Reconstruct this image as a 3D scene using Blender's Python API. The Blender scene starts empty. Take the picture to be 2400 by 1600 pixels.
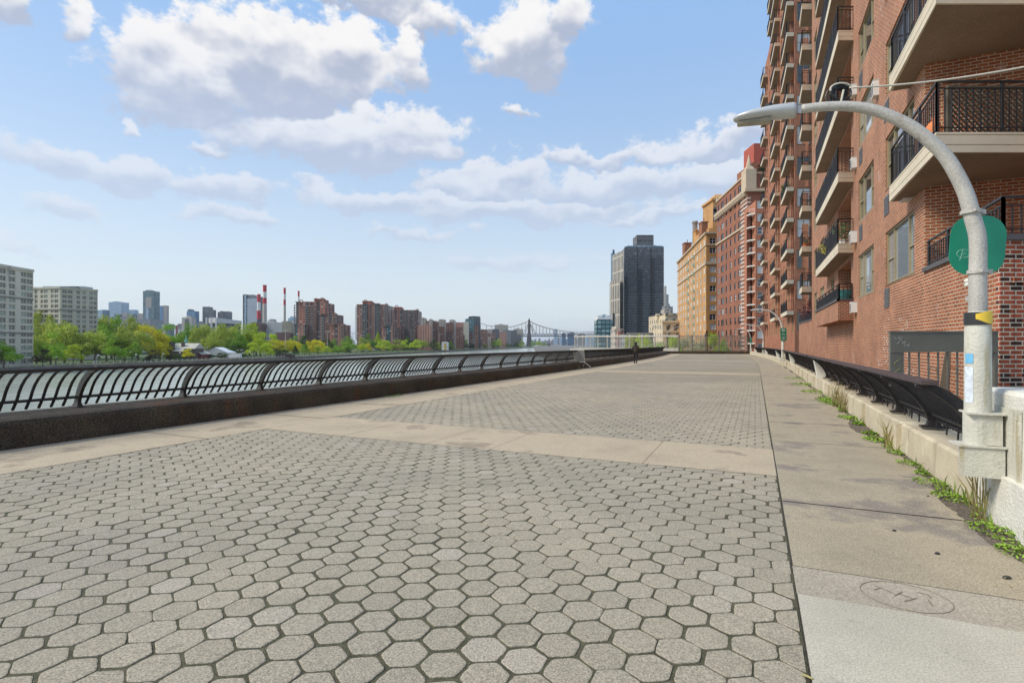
import bpy, math, random
from mathutils import Vector, Matrix
import numpy as np
R = math.radians
random.seed(7)
SC = bpy.context.scene
COL = SC.collection

# ------------------------------------------------------------------ camera
CAMZ = 1.6
cam_d = bpy.data.cameras.new('camera')
cam = bpy.data.objects.new('camera', cam_d); COL.objects.link(cam)
cam.location = (0, 0, CAMZ); cam.rotation_euler = (R(90), 0, 0)
cam_d.sensor_width = 36; cam_d.lens = 18.75; cam_d.shift_y = 0.0025
cam_d.clip_start = 0.05; cam_d.clip_end = 40000
SC.camera = cam
SC.render.resolution_x = 1024; SC.render.resolution_y = 682
SC.view_settings.view_transform = 'Standard'; SC.view_settings.look = 'None'
SC.view_settings.exposure = 1.14; SC.view_settings.gamma = 1

# ------------------------------------------------------------------ world
SUN_EL, SUN_AZ = R(44), R(-100)        # azimuth measured from +Y towards +X
world = bpy.data.worlds.new('World'); SC.world = world; world.use_nodes = True
wt = world.node_tree; wt.nodes.clear()

class NT:
    def __init__(s, t): s.t = t
    def node(s, kind, **kw):
        n = s.t.nodes.new(kind)
        for k, v in kw.items(): setattr(n, k, v)
        return n
    def put(s, sock, v):
        if hasattr(v, 'is_output') or isinstance(v, bpy.types.NodeSocket): s.t.links.new(v, sock)
        else:
            if isinstance(v, (tuple, list)) and len(v) == 3 and sock.type == 'RGBA': v = (*v, 1)
            sock.default_value = v
    def m(s, op, a, b=0.0, c=0.0, clamp=False):
        n = s.node('ShaderNodeMath', operation=op, use_clamp=clamp)
        s.put(n.inputs[0], a); s.put(n.inputs[1], b); s.put(n.inputs[2], c)
        return n.outputs[0]
    def vm(s, op, a, b=(0, 0, 0), out=0):
        n = s.node('ShaderNodeVectorMath', operation=op)
        s.put(n.inputs[0], a)
        if op == 'SCALE': s.put(n.inputs['Scale'], b)
        else: s.put(n.inputs[1], b)
        return n.outputs[out]
    def mix(s, f, a, b, mode='MIX'):
        n = s.node('ShaderNodeMix', data_type='RGBA', blend_type=mode)
        s.put(n.inputs['Factor'], f); s.put(n.inputs['A'], a); s.put(n.inputs['B'], b)
        return n.outputs['Result']
    def noise(s, vec, scale, detail=4, rough=.55, out='Fac', dist=0):
        n = s.node('ShaderNodeTexNoise'); s.put(n.inputs['Vector'], vec)
        n.inputs['Scale'].default_value = scale; n.inputs['Detail'].default_value = detail
        n.inputs['Roughness'].default_value = rough; n.inputs['Distortion'].default_value = dist
        return n.outputs[out]
    def rng(s, v, a, b, c=0.0, d=1.0, smooth=False):
        n = s.node('ShaderNodeMapRange'); n.interpolation_type = 'SMOOTHSTEP' if smooth else 'LINEAR'
        s.put(n.inputs[0], v)
        for i, x in enumerate((a, b, c, d)): n.inputs[i + 1].default_value = x
        return n.outputs[0]
    def sep(s, v):
        n = s.node('ShaderNodeSeparateXYZ'); s.put(n.inputs[0], v); return n.outputs
    def comb(s, x, y, z=0.0):
        n = s.node('ShaderNodeCombineXYZ'); s.put(n.inputs[0], x); s.put(n.inputs[1], y); s.put(n.inputs[2], z); return n.outputs[0]

def azel(u, v):
    r = (u - 1200) / 1250; az = math.atan(r)
    return az, math.atan((806 - v) / 1250 * math.cos(az))
# clouds: centre u, v, half width, half height (up), half height (down), strength
CL = [(430,190,205,115,85,1.0),(640,140,240,105,145,1.1),(800,140,140,85,90,.95),
      (760,330,260,78,60,1.0),(940,320,150,72,55,.9),(1000,345,100,35,25,.75),
      (955,140,50,60,45,.75),(20,15,75,60,40,.95),(180,60,28,34,26,.55),(240,390,215,46,40,.9),
      (500,432,135,38,34,.9),(150,490,95,46,30,.85),(25,575,75,26,20,.6),(880,5,180,75,34,.85),(1010,50,80,45,36,.7),
      (1230,110,125,85,75,1.0),(1330,70,60,70,50,.7),(1210,272,40,16,13,.5),
      (1440,372,200,26,20,.75),(1660,340,190,44,36,.85),(1150,425,165,48,42,.95),
      (1420,440,210,42,40,.9),(1650,420,180,50,40,.95),(960,470,290,30,28,.8),(1240,490,360,34,34,.85),
      (560,505,140,24,18,.7),(1560,500,260,18,14,.7),(980,543,150,18,15,.55),(1200,615,220,22,18,.55),(310,298,28,22,16,.5),(500,340,45,20,16,.55)]
g = bpy.data.node_groups.new('cloud_field', 'ShaderNodeTree')
g.interface.new_socket('Vector', in_out='INPUT', socket_type='NodeSocketVector')
g.interface.new_socket('Density', in_out='OUTPUT', socket_type='NodeSocketFloat')
g.interface.new_socket('Light', in_out='OUTPUT', socket_type='NodeSocketFloat')
G = NT(g); gi = G.node('NodeGroupInput'); go = G.node('NodeGroupOutput')
vec = gi.outputs[0]
sv = G.vm('MULTIPLY', vec, (1.0, 1.35, 1))
warp = G.noise(sv, 8.0, 4, .6, 'Color')
warp = G.vm('SCALE', G.vm('SUBTRACT', warp, (.5, .5, .5)), .10)
w2 = G.vm('ADD', vec, warp)
sx, sy, _ = G.sep(w2)
fld = None; hgt = None
for (u, v, rx, up, dn, st) in CL:
    az, el = azel(u, v)
    kx = rx / 1250 * math.cos(az) ** 2; ku = up / 1250 * math.cos(az); kd = dn / 1250 * math.cos(az)
    dx = G.m('MULTIPLY_ADD', sx, 1 / kx, -az / kx)
    dyr = G.m('SUBTRACT', sy, el)
    up_ = G.m('MULTIPLY', dyr, 1 / ku); dn_ = G.m('MULTIPLY', dyr, 1 / kd)
    sg = G.m('ADD', G.m('MAXIMUM', up_, 0), G.m('MINIMUM', dn_, 0))
    r2 = G.m('MULTIPLY_ADD', dx, dx, G.m('MULTIPLY', sg, sg))
    d = G.m('MULTIPLY_ADD', G.m('SQRT', r2), -st, 1.15 * st)
    if fld is None: fld = d; hgt = sg
    else:
        t_ = G.m('MULTIPLY_ADD', G.m('SUBTRACT', d, fld), 3.0, .5, clamp=True)
        hgt = G.m('MULTIPLY_ADD', G.m('SUBTRACT', sg, hgt), t_, hgt)
        fld = G.m('SMOOTH_MAX', fld, d, .12)
# clouds in the part of the sky the photograph does not show
bk = G.noise(G.vm('MULTIPLY', vec, (1, 2.0, 1)), 4.5, 2, .5)
ax = G.m('ABSOLUTE', sx)
outm = G.m('MAXIMUM', G.rng(ax, .85, 1.05), G.rng(sy, .62, .75))
bkf = G.m('MULTIPLY_ADD', bk, 3.2, G.m('MULTIPLY_ADD', outm, 1.0, -2.75))
fld = G.m('MAXIMUM', fld, bkf)
n1 = G.noise(sv, 19, 8, .64)
p0 = G.noise(sv, 11, 3, .5); p1 = G.noise(G.vm('ADD', sv, (-.008, .022, 0)), 11, 3, .5)
det = G.m('MULTIPLY', G.m('SUBTRACT', n1, .5), 3.0)
dens = G.m('ADD', G.m('MULTIPLY', fld, 1.6), det)
G.put(go.inputs[0], dens)
li = G.m('MULTIPLY_ADD', hgt, .72, .50)
li = G.m('ADD', li, G.m('MULTIPLY', G.m('SUBTRACT', p0, p1), 1.7))
li = G.m('ADD', li, G.m('MULTIPLY', G.m('SUBTRACT', n1, .5), .35))
li = G.m('ADD', li, G.m('MULTIPLY', G.m('SUBTRACT', .55, dens), .10))
G.put(go.inputs[1], li)

W = NT(wt)
tc = W.node('ShaderNodeTexCoord').outputs['Generated']
x, y, z = W.sep(tc)
az = W.m('ARCTAN2', x, y); el = W.m('ARCSINE', z)
vec = W.comb(az, el, 0.0)
cgn = W.node('ShaderNodeGroup'); cgn.node_tree = g; W.put(cgn.inputs[0], vec)
D0 = cgn.outputs[0]; lit = cgn.outputs[1]
alpha = W.rng(D0, 0.0, .60, 0, 1, True)
ccol = W.mix(W.rng(lit, .02, .86, 0, 1, True), (2.05, 2.32, 2.95), (4.35, 4.3, 4.3))
sky = W.node('ShaderNodeTexSky', sky_type='NISHITA', sun_disc=False)
sky.sun_elevation = SUN_EL; sky.sun_rotation = SUN_AZ; sky.air_density = 1.0; sky.dust_density = .6; sky.ozone_density = 2.2; sky.altitude = 10
skc = W.mix(1.0, sky.outputs[0], (.95, .90, .82), 'MULTIPLY')
elv = W.m('MAXIMUM', el, 0.0)
# pale humid air low over the horizon, deeper blue above
skc = W.mix(W.rng(elv, .0, .55, .95, .12), skc, (3.5, 3.82, 3.98))
skc = W.mix(W.rng(elv, .05, .62, .0, .85), skc, (1.50, 2.60, 4.4))
wisp = W.noise(W.vm('MULTIPLY', vec, (3.0, 16, 1)), 1.6, 5, .6)
wa = W.m('MULTIPLY', W.rng(wisp, .5, .72, 0, .42), W.rng(elv, .02, .36, 1, 0))
skc = W.mix(wa, skc, (2.9, 3.3, 4.0))
# thinner, hazier clouds low down
ca = W.m('MULTIPLY', alpha, W.rng(elv, .08, .46, .30, 1.0))
ccol = W.mix(W.rng(elv, .12, .50, .65, 0.0), ccol, (3.1, 3.35, 4.0))
fin = W.mix(ca, skc, ccol)
bg = W.node('ShaderNodeBackground'); W.put(bg.inputs[0], fin); bg.inputs[1].default_value = .1
wo = W.node('ShaderNodeOutputWorld'); wt.links.new(bg.outputs[0], wo.inputs[0])

sd = bpy.data.lights.new('sun', 'SUN'); sd.energy = 1.75; sd.angle = R(18); sd.color = (1.0, .91, .78)
so = bpy.data.objects.new('sun', sd); COL.objects.link(so)
sdir = Vector((math.sin(SUN_AZ) * math.cos(SUN_EL), math.cos(SUN_AZ) * math.cos(SUN_EL), math.sin(SUN_EL)))
so.rotation_euler = (-sdir).to_track_quat('-Z', 'Y').to_euler(); so.location = (0, 0, 50)

# ------------------------------------------------------------------ coordinates
ANG = R(24.55)
dX, dY = math.sin(ANG), math.cos(ANG)      # along the promenade
nX, nY = math.cos(ANG), -math.sin(ANG)     # across it, to the right
def cv(s): return -.0009 * max(0., s - 35) ** 2
def P(s, t, z=0.0):
    t = t + cv(s)
    return (s * dX + t * nX, s * dY + t * nY, z)
def ST(x, y):
    return (x * dX + y * dY, x * nX + y * nY)
def tang(s):
    a = Vector(P(s - .5, 0)); b = Vector(P(s + .5, 0)); return (b - a).normalized()
def at(u, v, Y): return ((u - 1200) / 1250 * Y, Y, CAMZ + (806 - v) / 1250 * Y)

# ------------------------------------------------------------------ materials
MATS = {}
def newmat(name):
    m = bpy.data.materials.new(name); m.use_nodes = True; m.node_tree.nodes.clear()
    T = NT(m.node_tree); b = T.node('ShaderNodeBsdfPrincipled'); o = T.node('ShaderNodeOutputMaterial')
    m.node_tree.links.new(b.outputs[0], o.inputs[0]); MATS[name] = m
    return m, T, b
def c3(c): return (c, c, c) if isinstance(c, (int, float)) else c
def mul(c, k): return tuple(min(1, a * k) for a in c3(c))
def pmat(name, col, rough=.8, var=.2, scale=3.0, bump=.0, bscale=60, metal=0., col2=None, patch=None, streak=None, spec=.5, isl=0, speck=None):
    m, T, b = newmat(name)
    pos = T.node('ShaderNodeNewGeometry').outputs['Position']
    n = T.noise(pos, scale, 5, .6)
    c = T.mix(T.rng(n, .3, .7), mul(col, 1 - var), mul(col, 1 + var) if col2 is None else col2)
    if patch:        # (colour, scale, threshold)
        p = T.noise(pos, patch[1], 6, .65)
        c = T.mix(T.rng(p, patch[2], patch[2] + .08), c, patch[0])
    if streak:       # vertical stains: (colour, horizontal scale, threshold)
        sp = T.vm('MULTIPLY', pos, (1, 1, .12))
        p = T.noise(sp, streak[1], 4, .6)
        c = T.mix(T.rng(p, streak[2], streak[2] + .12), c, streak[0])
    if speck:        # (scale, lo colour mult, hi colour mult)
        p = T.noise(pos, speck[0], 2, .7)
        c = T.mix(T.rng(p, .36, .64), T.mix(1, c, c3(speck[1]), 'MULTIPLY'), T.mix(1, c, c3(speck[2]), 'MULTIPLY'))
    if isl:
        ri = T.node('ShaderNodeNewGeometry').outputs['Random Per Island']
        c = T.mix(1, c, T.mix(ri, c3(1 - isl), c3(1 + isl)), 'MULTIPLY')
    T.put(b.inputs['Base Color'], c)
    T.put(b.inputs['Roughness'], rough); T.put(b.inputs['Metallic'], metal)
    b.inputs['Specular IOR Level'].default_value = spec
    if bump:
        bn = T.node('ShaderNodeBump'); bn.inputs['Strength'].default_value = bump; bn.inputs['Distance'].default_value = .02
        T.put(bn.inputs['Height'], T.noise(pos, bscale, 4, .6)); T.put(b.inputs['Normal'], bn.outputs[0])
    return m
def brickmat(name, c1, c2, mortar, bw=.215, bh=.075, ms=.011, var=.25, white=0, dark=None, bumps=.6):
    m, T, b = newmat(name)
    uv = T.node('ShaderNodeTexCoord').outputs['UV']
    pos = T.node('ShaderNodeNewGeometry').outputs['Position']
    br = T.node('ShaderNodeTexBrick'); T.put(br.inputs['Vector'], uv)
    br.inputs['Scale'].default_value = 1; br.inputs['Brick Width'].default_value = bw; br.inputs['Row Height'].default_value = bh
    br.inputs['Mortar Size'].default_value = ms; br.inputs['Mortar Smooth'].default_value = .3; br.inputs['Bias'].default_value = -.1
    T.put(br.inputs['Color1'], c1); T.put(br.inputs['Color2'], c2); T.put(br.inputs['Mortar'], mortar)
    n = T.noise(pos, .9, 6, .65)
    c = T.mix(1, br.outputs[0], T.mix(T.rng(n, .3, .7), c3(1 - var), c3(1 + var * .6)), 'MULTIPLY')
    # coarse per brick tone
    ux, uy, _ = T.sep(uv)
    cell = T.comb(T.m('FLOOR', T.m('DIVIDE', ux, bw)), T.m('FLOOR', T.m('DIVIDE', uy, bh)))
    wn = T.node('ShaderNodeTexWhiteNoise'); T.put(wn.inputs['Vector'], cell)
    bf = T.m('SUBTRACT', 1, br.outputs['Fac'])
    c = T.mix(T.m('MULTIPLY', bf, T.rng(wn.outputs[0], .0, .3, .45, 0)), c, mul(c1, .35))
    if dark: c = T.mix(T.m('MULTIPLY', bf, T.rng(wn.outputs[0], .80, .81)), c, dark)
    if white:
        p = T.noise(pos, .8, 8, .75)
        c = T.mix(T.rng(p, .62, .72, 0, white), c, (.75, .72, .70))
    T.put(b.inputs['Base Color'], c); T.put(b.inputs['Roughness'], .9); b.inputs['Specular IOR Level'].default_value = .25
    bn = T.node('ShaderNodeBump'); bn.inputs['Strength'].default_value = bumps; bn.inputs['Distance'].default_value = .01
    hh = T.m('ADD', T.m('MULTIPLY', bf, 1.0), T.m('MULTIPLY', T.noise(pos, 90, 3), .4))
    T.put(bn.inputs['Height'], hh); T.put(b.inputs['Normal'], bn.outputs[0])
    return m
def gridmat(name, wall, glass, cw, ch, fw=.5, fh=.55, lite=None, var=.15, band=None, rough=.25, litefrac=.2):
    """far facade: window grid set by metres along wall and height"""
    m, T, b = newmat(name)
    uv = T.node('ShaderNodeTexCoord').outputs['UV']
    pos = T.node('ShaderNodeNewGeometry').outputs['Position']
    ux, uy, _ = T.sep(uv)
    a = T.m('DIVIDE', ux, cw); c = T.m('DIVIDE', uy, ch)
    fa = T.m('FRACT', a); fc = T.m('FRACT', c)
    ia = T.m('MULTIPLY', T.m('GREATER_THAN', fa, .5 - fw / 2), T.m('LESS_THAN', fa, .5 + fw / 2))
    ic = T.m('MULTIPLY', T.m('GREATER_THAN', fc, .5 - fh / 2), T.m('LESS_THAN', fc, .5 + fh / 2))
    win = T.m('MULTIPLY', ia, ic)
    nz = T.sep(T.node('ShaderNodeNewGeometry').outputs['Normal'])[2]
    win = T.m('MULTIPLY', win, T.m('LESS_THAN', T.m('ABSOLUTE', nz), .5))
    wn = T.node('ShaderNodeTexWhiteNoise'); T.put(wn.inputs['Vector'], T.comb(T.m('FLOOR', a), T.m('FLOOR', c)))
    n = T.noise(pos, .12, 5, .6)
    wc = T.mix(T.rng(n, .3, .7), mul(wall, 1 - var), mul(wall, 1 + var))
    gc = T.mix(T.rng(wn.outputs[0], .0, 1.0), mul(glass, .55), mul(glass, 1.4))
    if lite: gc = T.mix(T.m('LESS_THAN', wn.outputs[0], litefrac), gc, lite)
    if band: # vertical bands of another colour : (period, fraction, colour)
        bb = T.m('LESS_THAN', T.m('FRACT', T.m('DIVIDE', ux, band[0])), band[1])
        wc = T.mix(bb, wc, band[2])
    T.put(b.inputs['Base Color'], T.mix(win, wc, gc))
    T.put(b.inputs['Roughness'], T.m('MULTIPLY_ADD', win, rough - .85, .85))
    return m

brick_near = brickmat('orange_red_brick', (.405, .135, .055), (.29, .090, .040), (.55, .47, .36), white=.55, ms=.010)
brick_front = brickmat('red_and_dark_brick', (.42, .100, .05), (.28, .07, .035), (.58, .52, .42), dark=(.055, .028, .022), ms=.011)
brick_far = brickmat('orange_brick', (.40, .15, .075), (.31, .11, .058), (.50, .34, .25), bw=.22, bh=.078, ms=.008)
red_wall = pmat('dark_red_brick_wall', (.27, .108, .062), .9, .22, .35, isl=0)
red_quoin = pmat('stone_quoin', (.52, .40, .33), .9, .12, 1.0)
orange_wall = pmat('ochre_brick_wall', (.49, .27, .105), .9, .2, .3)
orange_shaded = pmat('ochre_brick_shaded', (.46, .235, .08), .9, .2, .3)  # darker copy of the ochre wall, shade of the side put into its colour
stone_trim = pmat('limestone_trim', (.50, .40, .28), .9, .15, 2)
redbldg2 = pmat('salmon_brick_wall', (.40, .16, .09), .9, .18, .4)
slab = pmat('balcony_concrete', (.66, .58, .44), .85, .10, 1.2, .15, 40, streak=((.40, .30, .19), 3.0, .66))
soffit = pmat('balcony_soffit_shaded', (.23, .165, .11), .95, .15, 1.0, .2, 80, speck=(45, .8, 1.25))  # underside colour darkened to carry the deep shade below the slabs
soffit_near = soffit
ironwork = pmat('dark_ironwork', (.022, .022, .024), .45, .3, 8)
bronze = pmat('window_frame_bronze', (.32, .27, .16), .5, .12, 3)
whiteframe = pmat('window_frame_white', (.75, .75, .73), .5, .05, 3)
darkframe = pmat('window_frame_dark', (.10, .055, .045), .5, .1, 3)
acmetal = pmat('air_conditioner_white', (.66, .65, .61), .5, .08, 5, streak=((.40, .33, .22), 9, .62))
louvre = pmat('louvre_dark', (.11, .11, .11), .5, .1, 5)
whitewash = pmat('white_painted_concrete', (.70, .68, .60), .85, .08, 4, .9, 38, patch=((.27, .26, .24), 2.6, .66), streak=((.52, .45, .33), 4, .68))
parapet = pmat('parapet_concrete', (.50, .435, .31), .9, .16, 2.0, .4, 60, patch=((.66, .60, .43), 1.7, .58), streak=((.30, .24, .16), 2.6, .62), speck=(110, .85, 1.15))
curbdark = pmat('dark_aggregate_wall', (.046, .036, .024), .72, .35, 1.3, .9, 70, streak=((.082, .034, .014), .9, .56), speck=(60, .2, 2.6), patch=((.018, .014, .010), .9, .60), spec=.3)
rail_black = pmat('railing_paint', (.024, .020, .016), .48, .35, 6, .25, 80, patch=((.10, .052, .03), 8, .66))
railr = pmat('railing_wood_cap', (.075, .050, .048), .55, .3, 8, .3, 50)
rail_rust = pmat('rusty_black_iron', (.024, .019, .018), .55, .35, 6, .3, 70, patch=((.12, .045, .022), 9, .68))
paver = None
galv = pmat('galvanised_steel', (.46, .44, .395), .6, .12, 4, .4, 50, metal=.1, patch=((.27, .25, .22), 5, .62), streak=((.36, .31, .24), 7, .60), speck=(60, .88, 1.1))
paintpole = pmat('chipped_white_pole_paint', (.55, .54, .46), .6, .10, 5, .5, 40, patch=((.30, .29, .25), 9, .62), streak=((.42, .37, .24), 9, .55))
signgreen = pmat('sign_green', (.010, .25, .145), .45, .06, 6, patch=((.02, .20, .13), 20, .68))
signwhite = pmat('sign_white', (.75, .76, .74), .5, .03, 6)
chalk = pmat('chalk_marks', (.30, .52, .42), .8, .2, 40)
scrawl = pmat('scratched_scrawl', (.42, .43, .42), .8, .3, 30)
scrawly = pmat('yellow_scrawl', (.38, .34, .12), .8, .3, 30)
olivepaint = pmat('olive_grey_paint', (.145, .135, .105), .5, .12, 3, .1, 60, patch=((.20, .19, .16), 5, .64))
tapey = pmat('yellow_tape', (.75, .52, .05), .4, .1, 6)
tapek = pmat('black_tape', (.03, .03, .03), .35, .1, 6)
tapew = pmat('white_sticker', (.62, .68, .74), .5, .2, 30)
tapeb = pmat('blue_sticker', (.16, .45, .70), .4, .1, 20)
plasticw = pmat('white_plastic', (.72, .71, .66), .35, .03, 6)
lamphead = pmat('lamp_housing', (.50, .51, .50), .4, .05, 6, metal=.3)
lens = pmat('lamp_lens', (.30, .27, .20), .2, .2, 10)
ropemat = pmat('cream_cable', (.60, .56, .46), .7, .1, 30)
wirek = pmat('black_cable', (.02, .02, .02), .5, .1, 30)
cloth = pmat('black_clothing', (.012, .012, .013), .85, .2, 20)
clothg = pmat('dark_brown_jacket', (.045, .036, .024), .85, .3, 10)
shoes = pmat('shoe_leather', (.10, .075, .06), .6, .2, 20)
meshgrey = pmat('screen_cloth', (.14, .14, .13), .8, .2, 30)
soilm = pmat('soil_and_litter', (.115, .092, .068), .95, .4, 25, .8, 90, speck=(70, .5, 1.9))
leaf_weed = pmat('weed_leaf', (.20, .32, .030), .6, .35, 12, isl=.35)
leaf_dry = pmat('dry_blade', (.35, .30, .13), .7, .3, 12, isl=.3)
terracotta = pmat('terracotta_pot', (.62, .19, .05), .7, .1, 5)
tealpot = pmat('teal_pot', (.03, .16, .16), .3, .1, 5)
latticem = pmat('lattice_wood', (.10, .085, .06), .8, .2, 10)
redleaf = pmat('red_leaf', (.10, .018, .022), .6, .4, 12, isl=.4)
bushleaf = pmat('bush_leaf', (.07, .13, .035), .6, .4, 12, isl=.4)
yellowleaf = pmat('yellow_flower', (.60, .50, .05), .6, .3, 12, isl=.3)

# glass: opaque panes with blinds behind in some of them
def glassmat(name, dark, blind, frac, rough=.04):
    m, T, b = newmat(name)
    oi = T.node('ShaderNodeObjectInfo').outputs['Random']
    pos = T.node('ShaderNodeNewGeometry').outputs['Position']
    _, _, pz = T.sep(pos)
    slat = T.m('LESS_THAN', T.m('FRACT', T.m('MULTIPLY', pz, 14)), .72)
    bl = T.mix(slat, mul(blind, .7), blind)
    f = T.m('LESS_THAN', oi, frac)
    c = T.mix(f, T.mix(T.noise(pos, 1.2, 4), mul(dark, .3), mul(dark, 1.6)), bl)
    T.put(b.inputs['Base Color'], c); b.inputs['Roughness'].default_value = rough
    b.inputs['Specular IOR Level'].default_value = .9; b.inputs['Coat Weight'].default_value = .6; b.inputs['Coat Roughness'].default_value = .02
    bn = T.node('ShaderNodeBump'); bn.inputs['Strength'].default_value = .04; bn.inputs['Distance'].default_value = .05
    T.put(bn.inputs['Height'], T.noise(pos, 1.5, 2)); T.put(b.inputs['Normal'], bn.outputs[0])
    return m
glass_near = glassmat('window_glass', (.06, .065, .065), (.30, .34, .37), .55)
glass_far = glassmat('window_glass_far', (.03, .033, .036), (.66, .66, .63), .45, .15)
glass_red = glassmat('window_glass_dark', (.035, .03, .03), (.42, .40, .38), .25)

# paver material
m, T, b = newmat('hex_paver_asphalt')
pos = T.node('ShaderNodeNewGeometry').outputs['Position']; ri = T.node('ShaderNodeNewGeometry').outputs['Random Per Island']
c = T.mix(T.m('GREATER_THAN', ri, .975), T.mix(ri, (.310, .280, .218), (.348, .315, .248)), (.37, .335, .275))
c = T.mix(T.rng(T.noise(pos, .35, 5, .6), .35, .7), T.mix(1, c, (.88, .88, .9), 'MULTIPLY'), T.mix(1, c, (1.10, 1.08, 1.02), 'MULTIPLY'))
c = T.mix(1, c, T.mix(T.rng(T.noise(pos, 95, 3, .75), .34, .66), (.52, .52, .53), (1.55, 1.52, 1.45)), 'MULTIPLY')
vo = T.node('ShaderNodeTexVoronoi'); T.put(vo.inputs['Vector'], pos); vo.inputs['Scale'].default_value = 120
c = T.mix(T.m('MULTIPLY', T.rng(vo.outputs['Distance'], .12, .30, 1, 0), .55), c, (.62, .56, .46))
c = T.mix(T.rng(T.noise(pos, 1.1, 7, .7), .58, .74, 0, .45), c, (.15, .135, .105))
c = T.mix(T.rng(T.noise(pos, 7, 3, .6), .66, .72, 0, .45), c, (.16, .145, .12))
c = T.mix(T.rng(T.noise(pos, .22, 3, .6), .50, .70, 0, .28), c, (.20, .185, .15))
PAVER_COL = c
T.put(b.inputs['Base Color'], c); b.inputs['Roughness'].default_value = .88; b.inputs['Specular IOR Level'].default_value = .3
bn = T.node('ShaderNodeBump'); bn.inputs['Strength'].default_value = .7; bn.inputs['Distance'].default_value = .006
T.put(bn.inputs['Height'], T.noise(pos, 140, 4, .7)); T.put(b.inputs['Normal'], bn.outputs[0]); paver = m
joint = pmat('mossy_joint_sand', (.080, .075, .042), .95, .35, 9, .6, 120, patch=((.078, .092, .030), 2.2, .60), speck=(120, .6, 1.5))
slabtan = pmat('tan_concrete', (.43, .355, .245), .9, .14, .8, .35, 110, patch=((.29, .235, .165), .8, .56), speck=(110, .74, 1.28))
slabtan2 = pmat('patched_concrete', (.35, .305, .235), .9, .10, 1.2, .35, 110, patch=((.20, .185, .155), 7, .66), speck=(80, .74, 1.28))
slabgrey = pmat('new_pale_concrete', (.455, .42, .335), .88, .12, 1.1, .3, 140, patch=((.33, .305, .25), 5.0, .62), speck=(90, .78, 1.18))
slabasph = pmat('worn_asphalt_strip', (.350, .296, .205), .92, .16, .9, .35, 110, patch=((.235, .20, .16), .9, .52), speck=(110, .7, 1.35))
grimy = pmat('grimy_edge', (.070, .065, .052), .95, .3, 6, .5, 90, speck=(90, .6, 1.6))
scratch = pmat('scratched_mark', (.21, .175, .13), .95, .2, 40)

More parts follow.
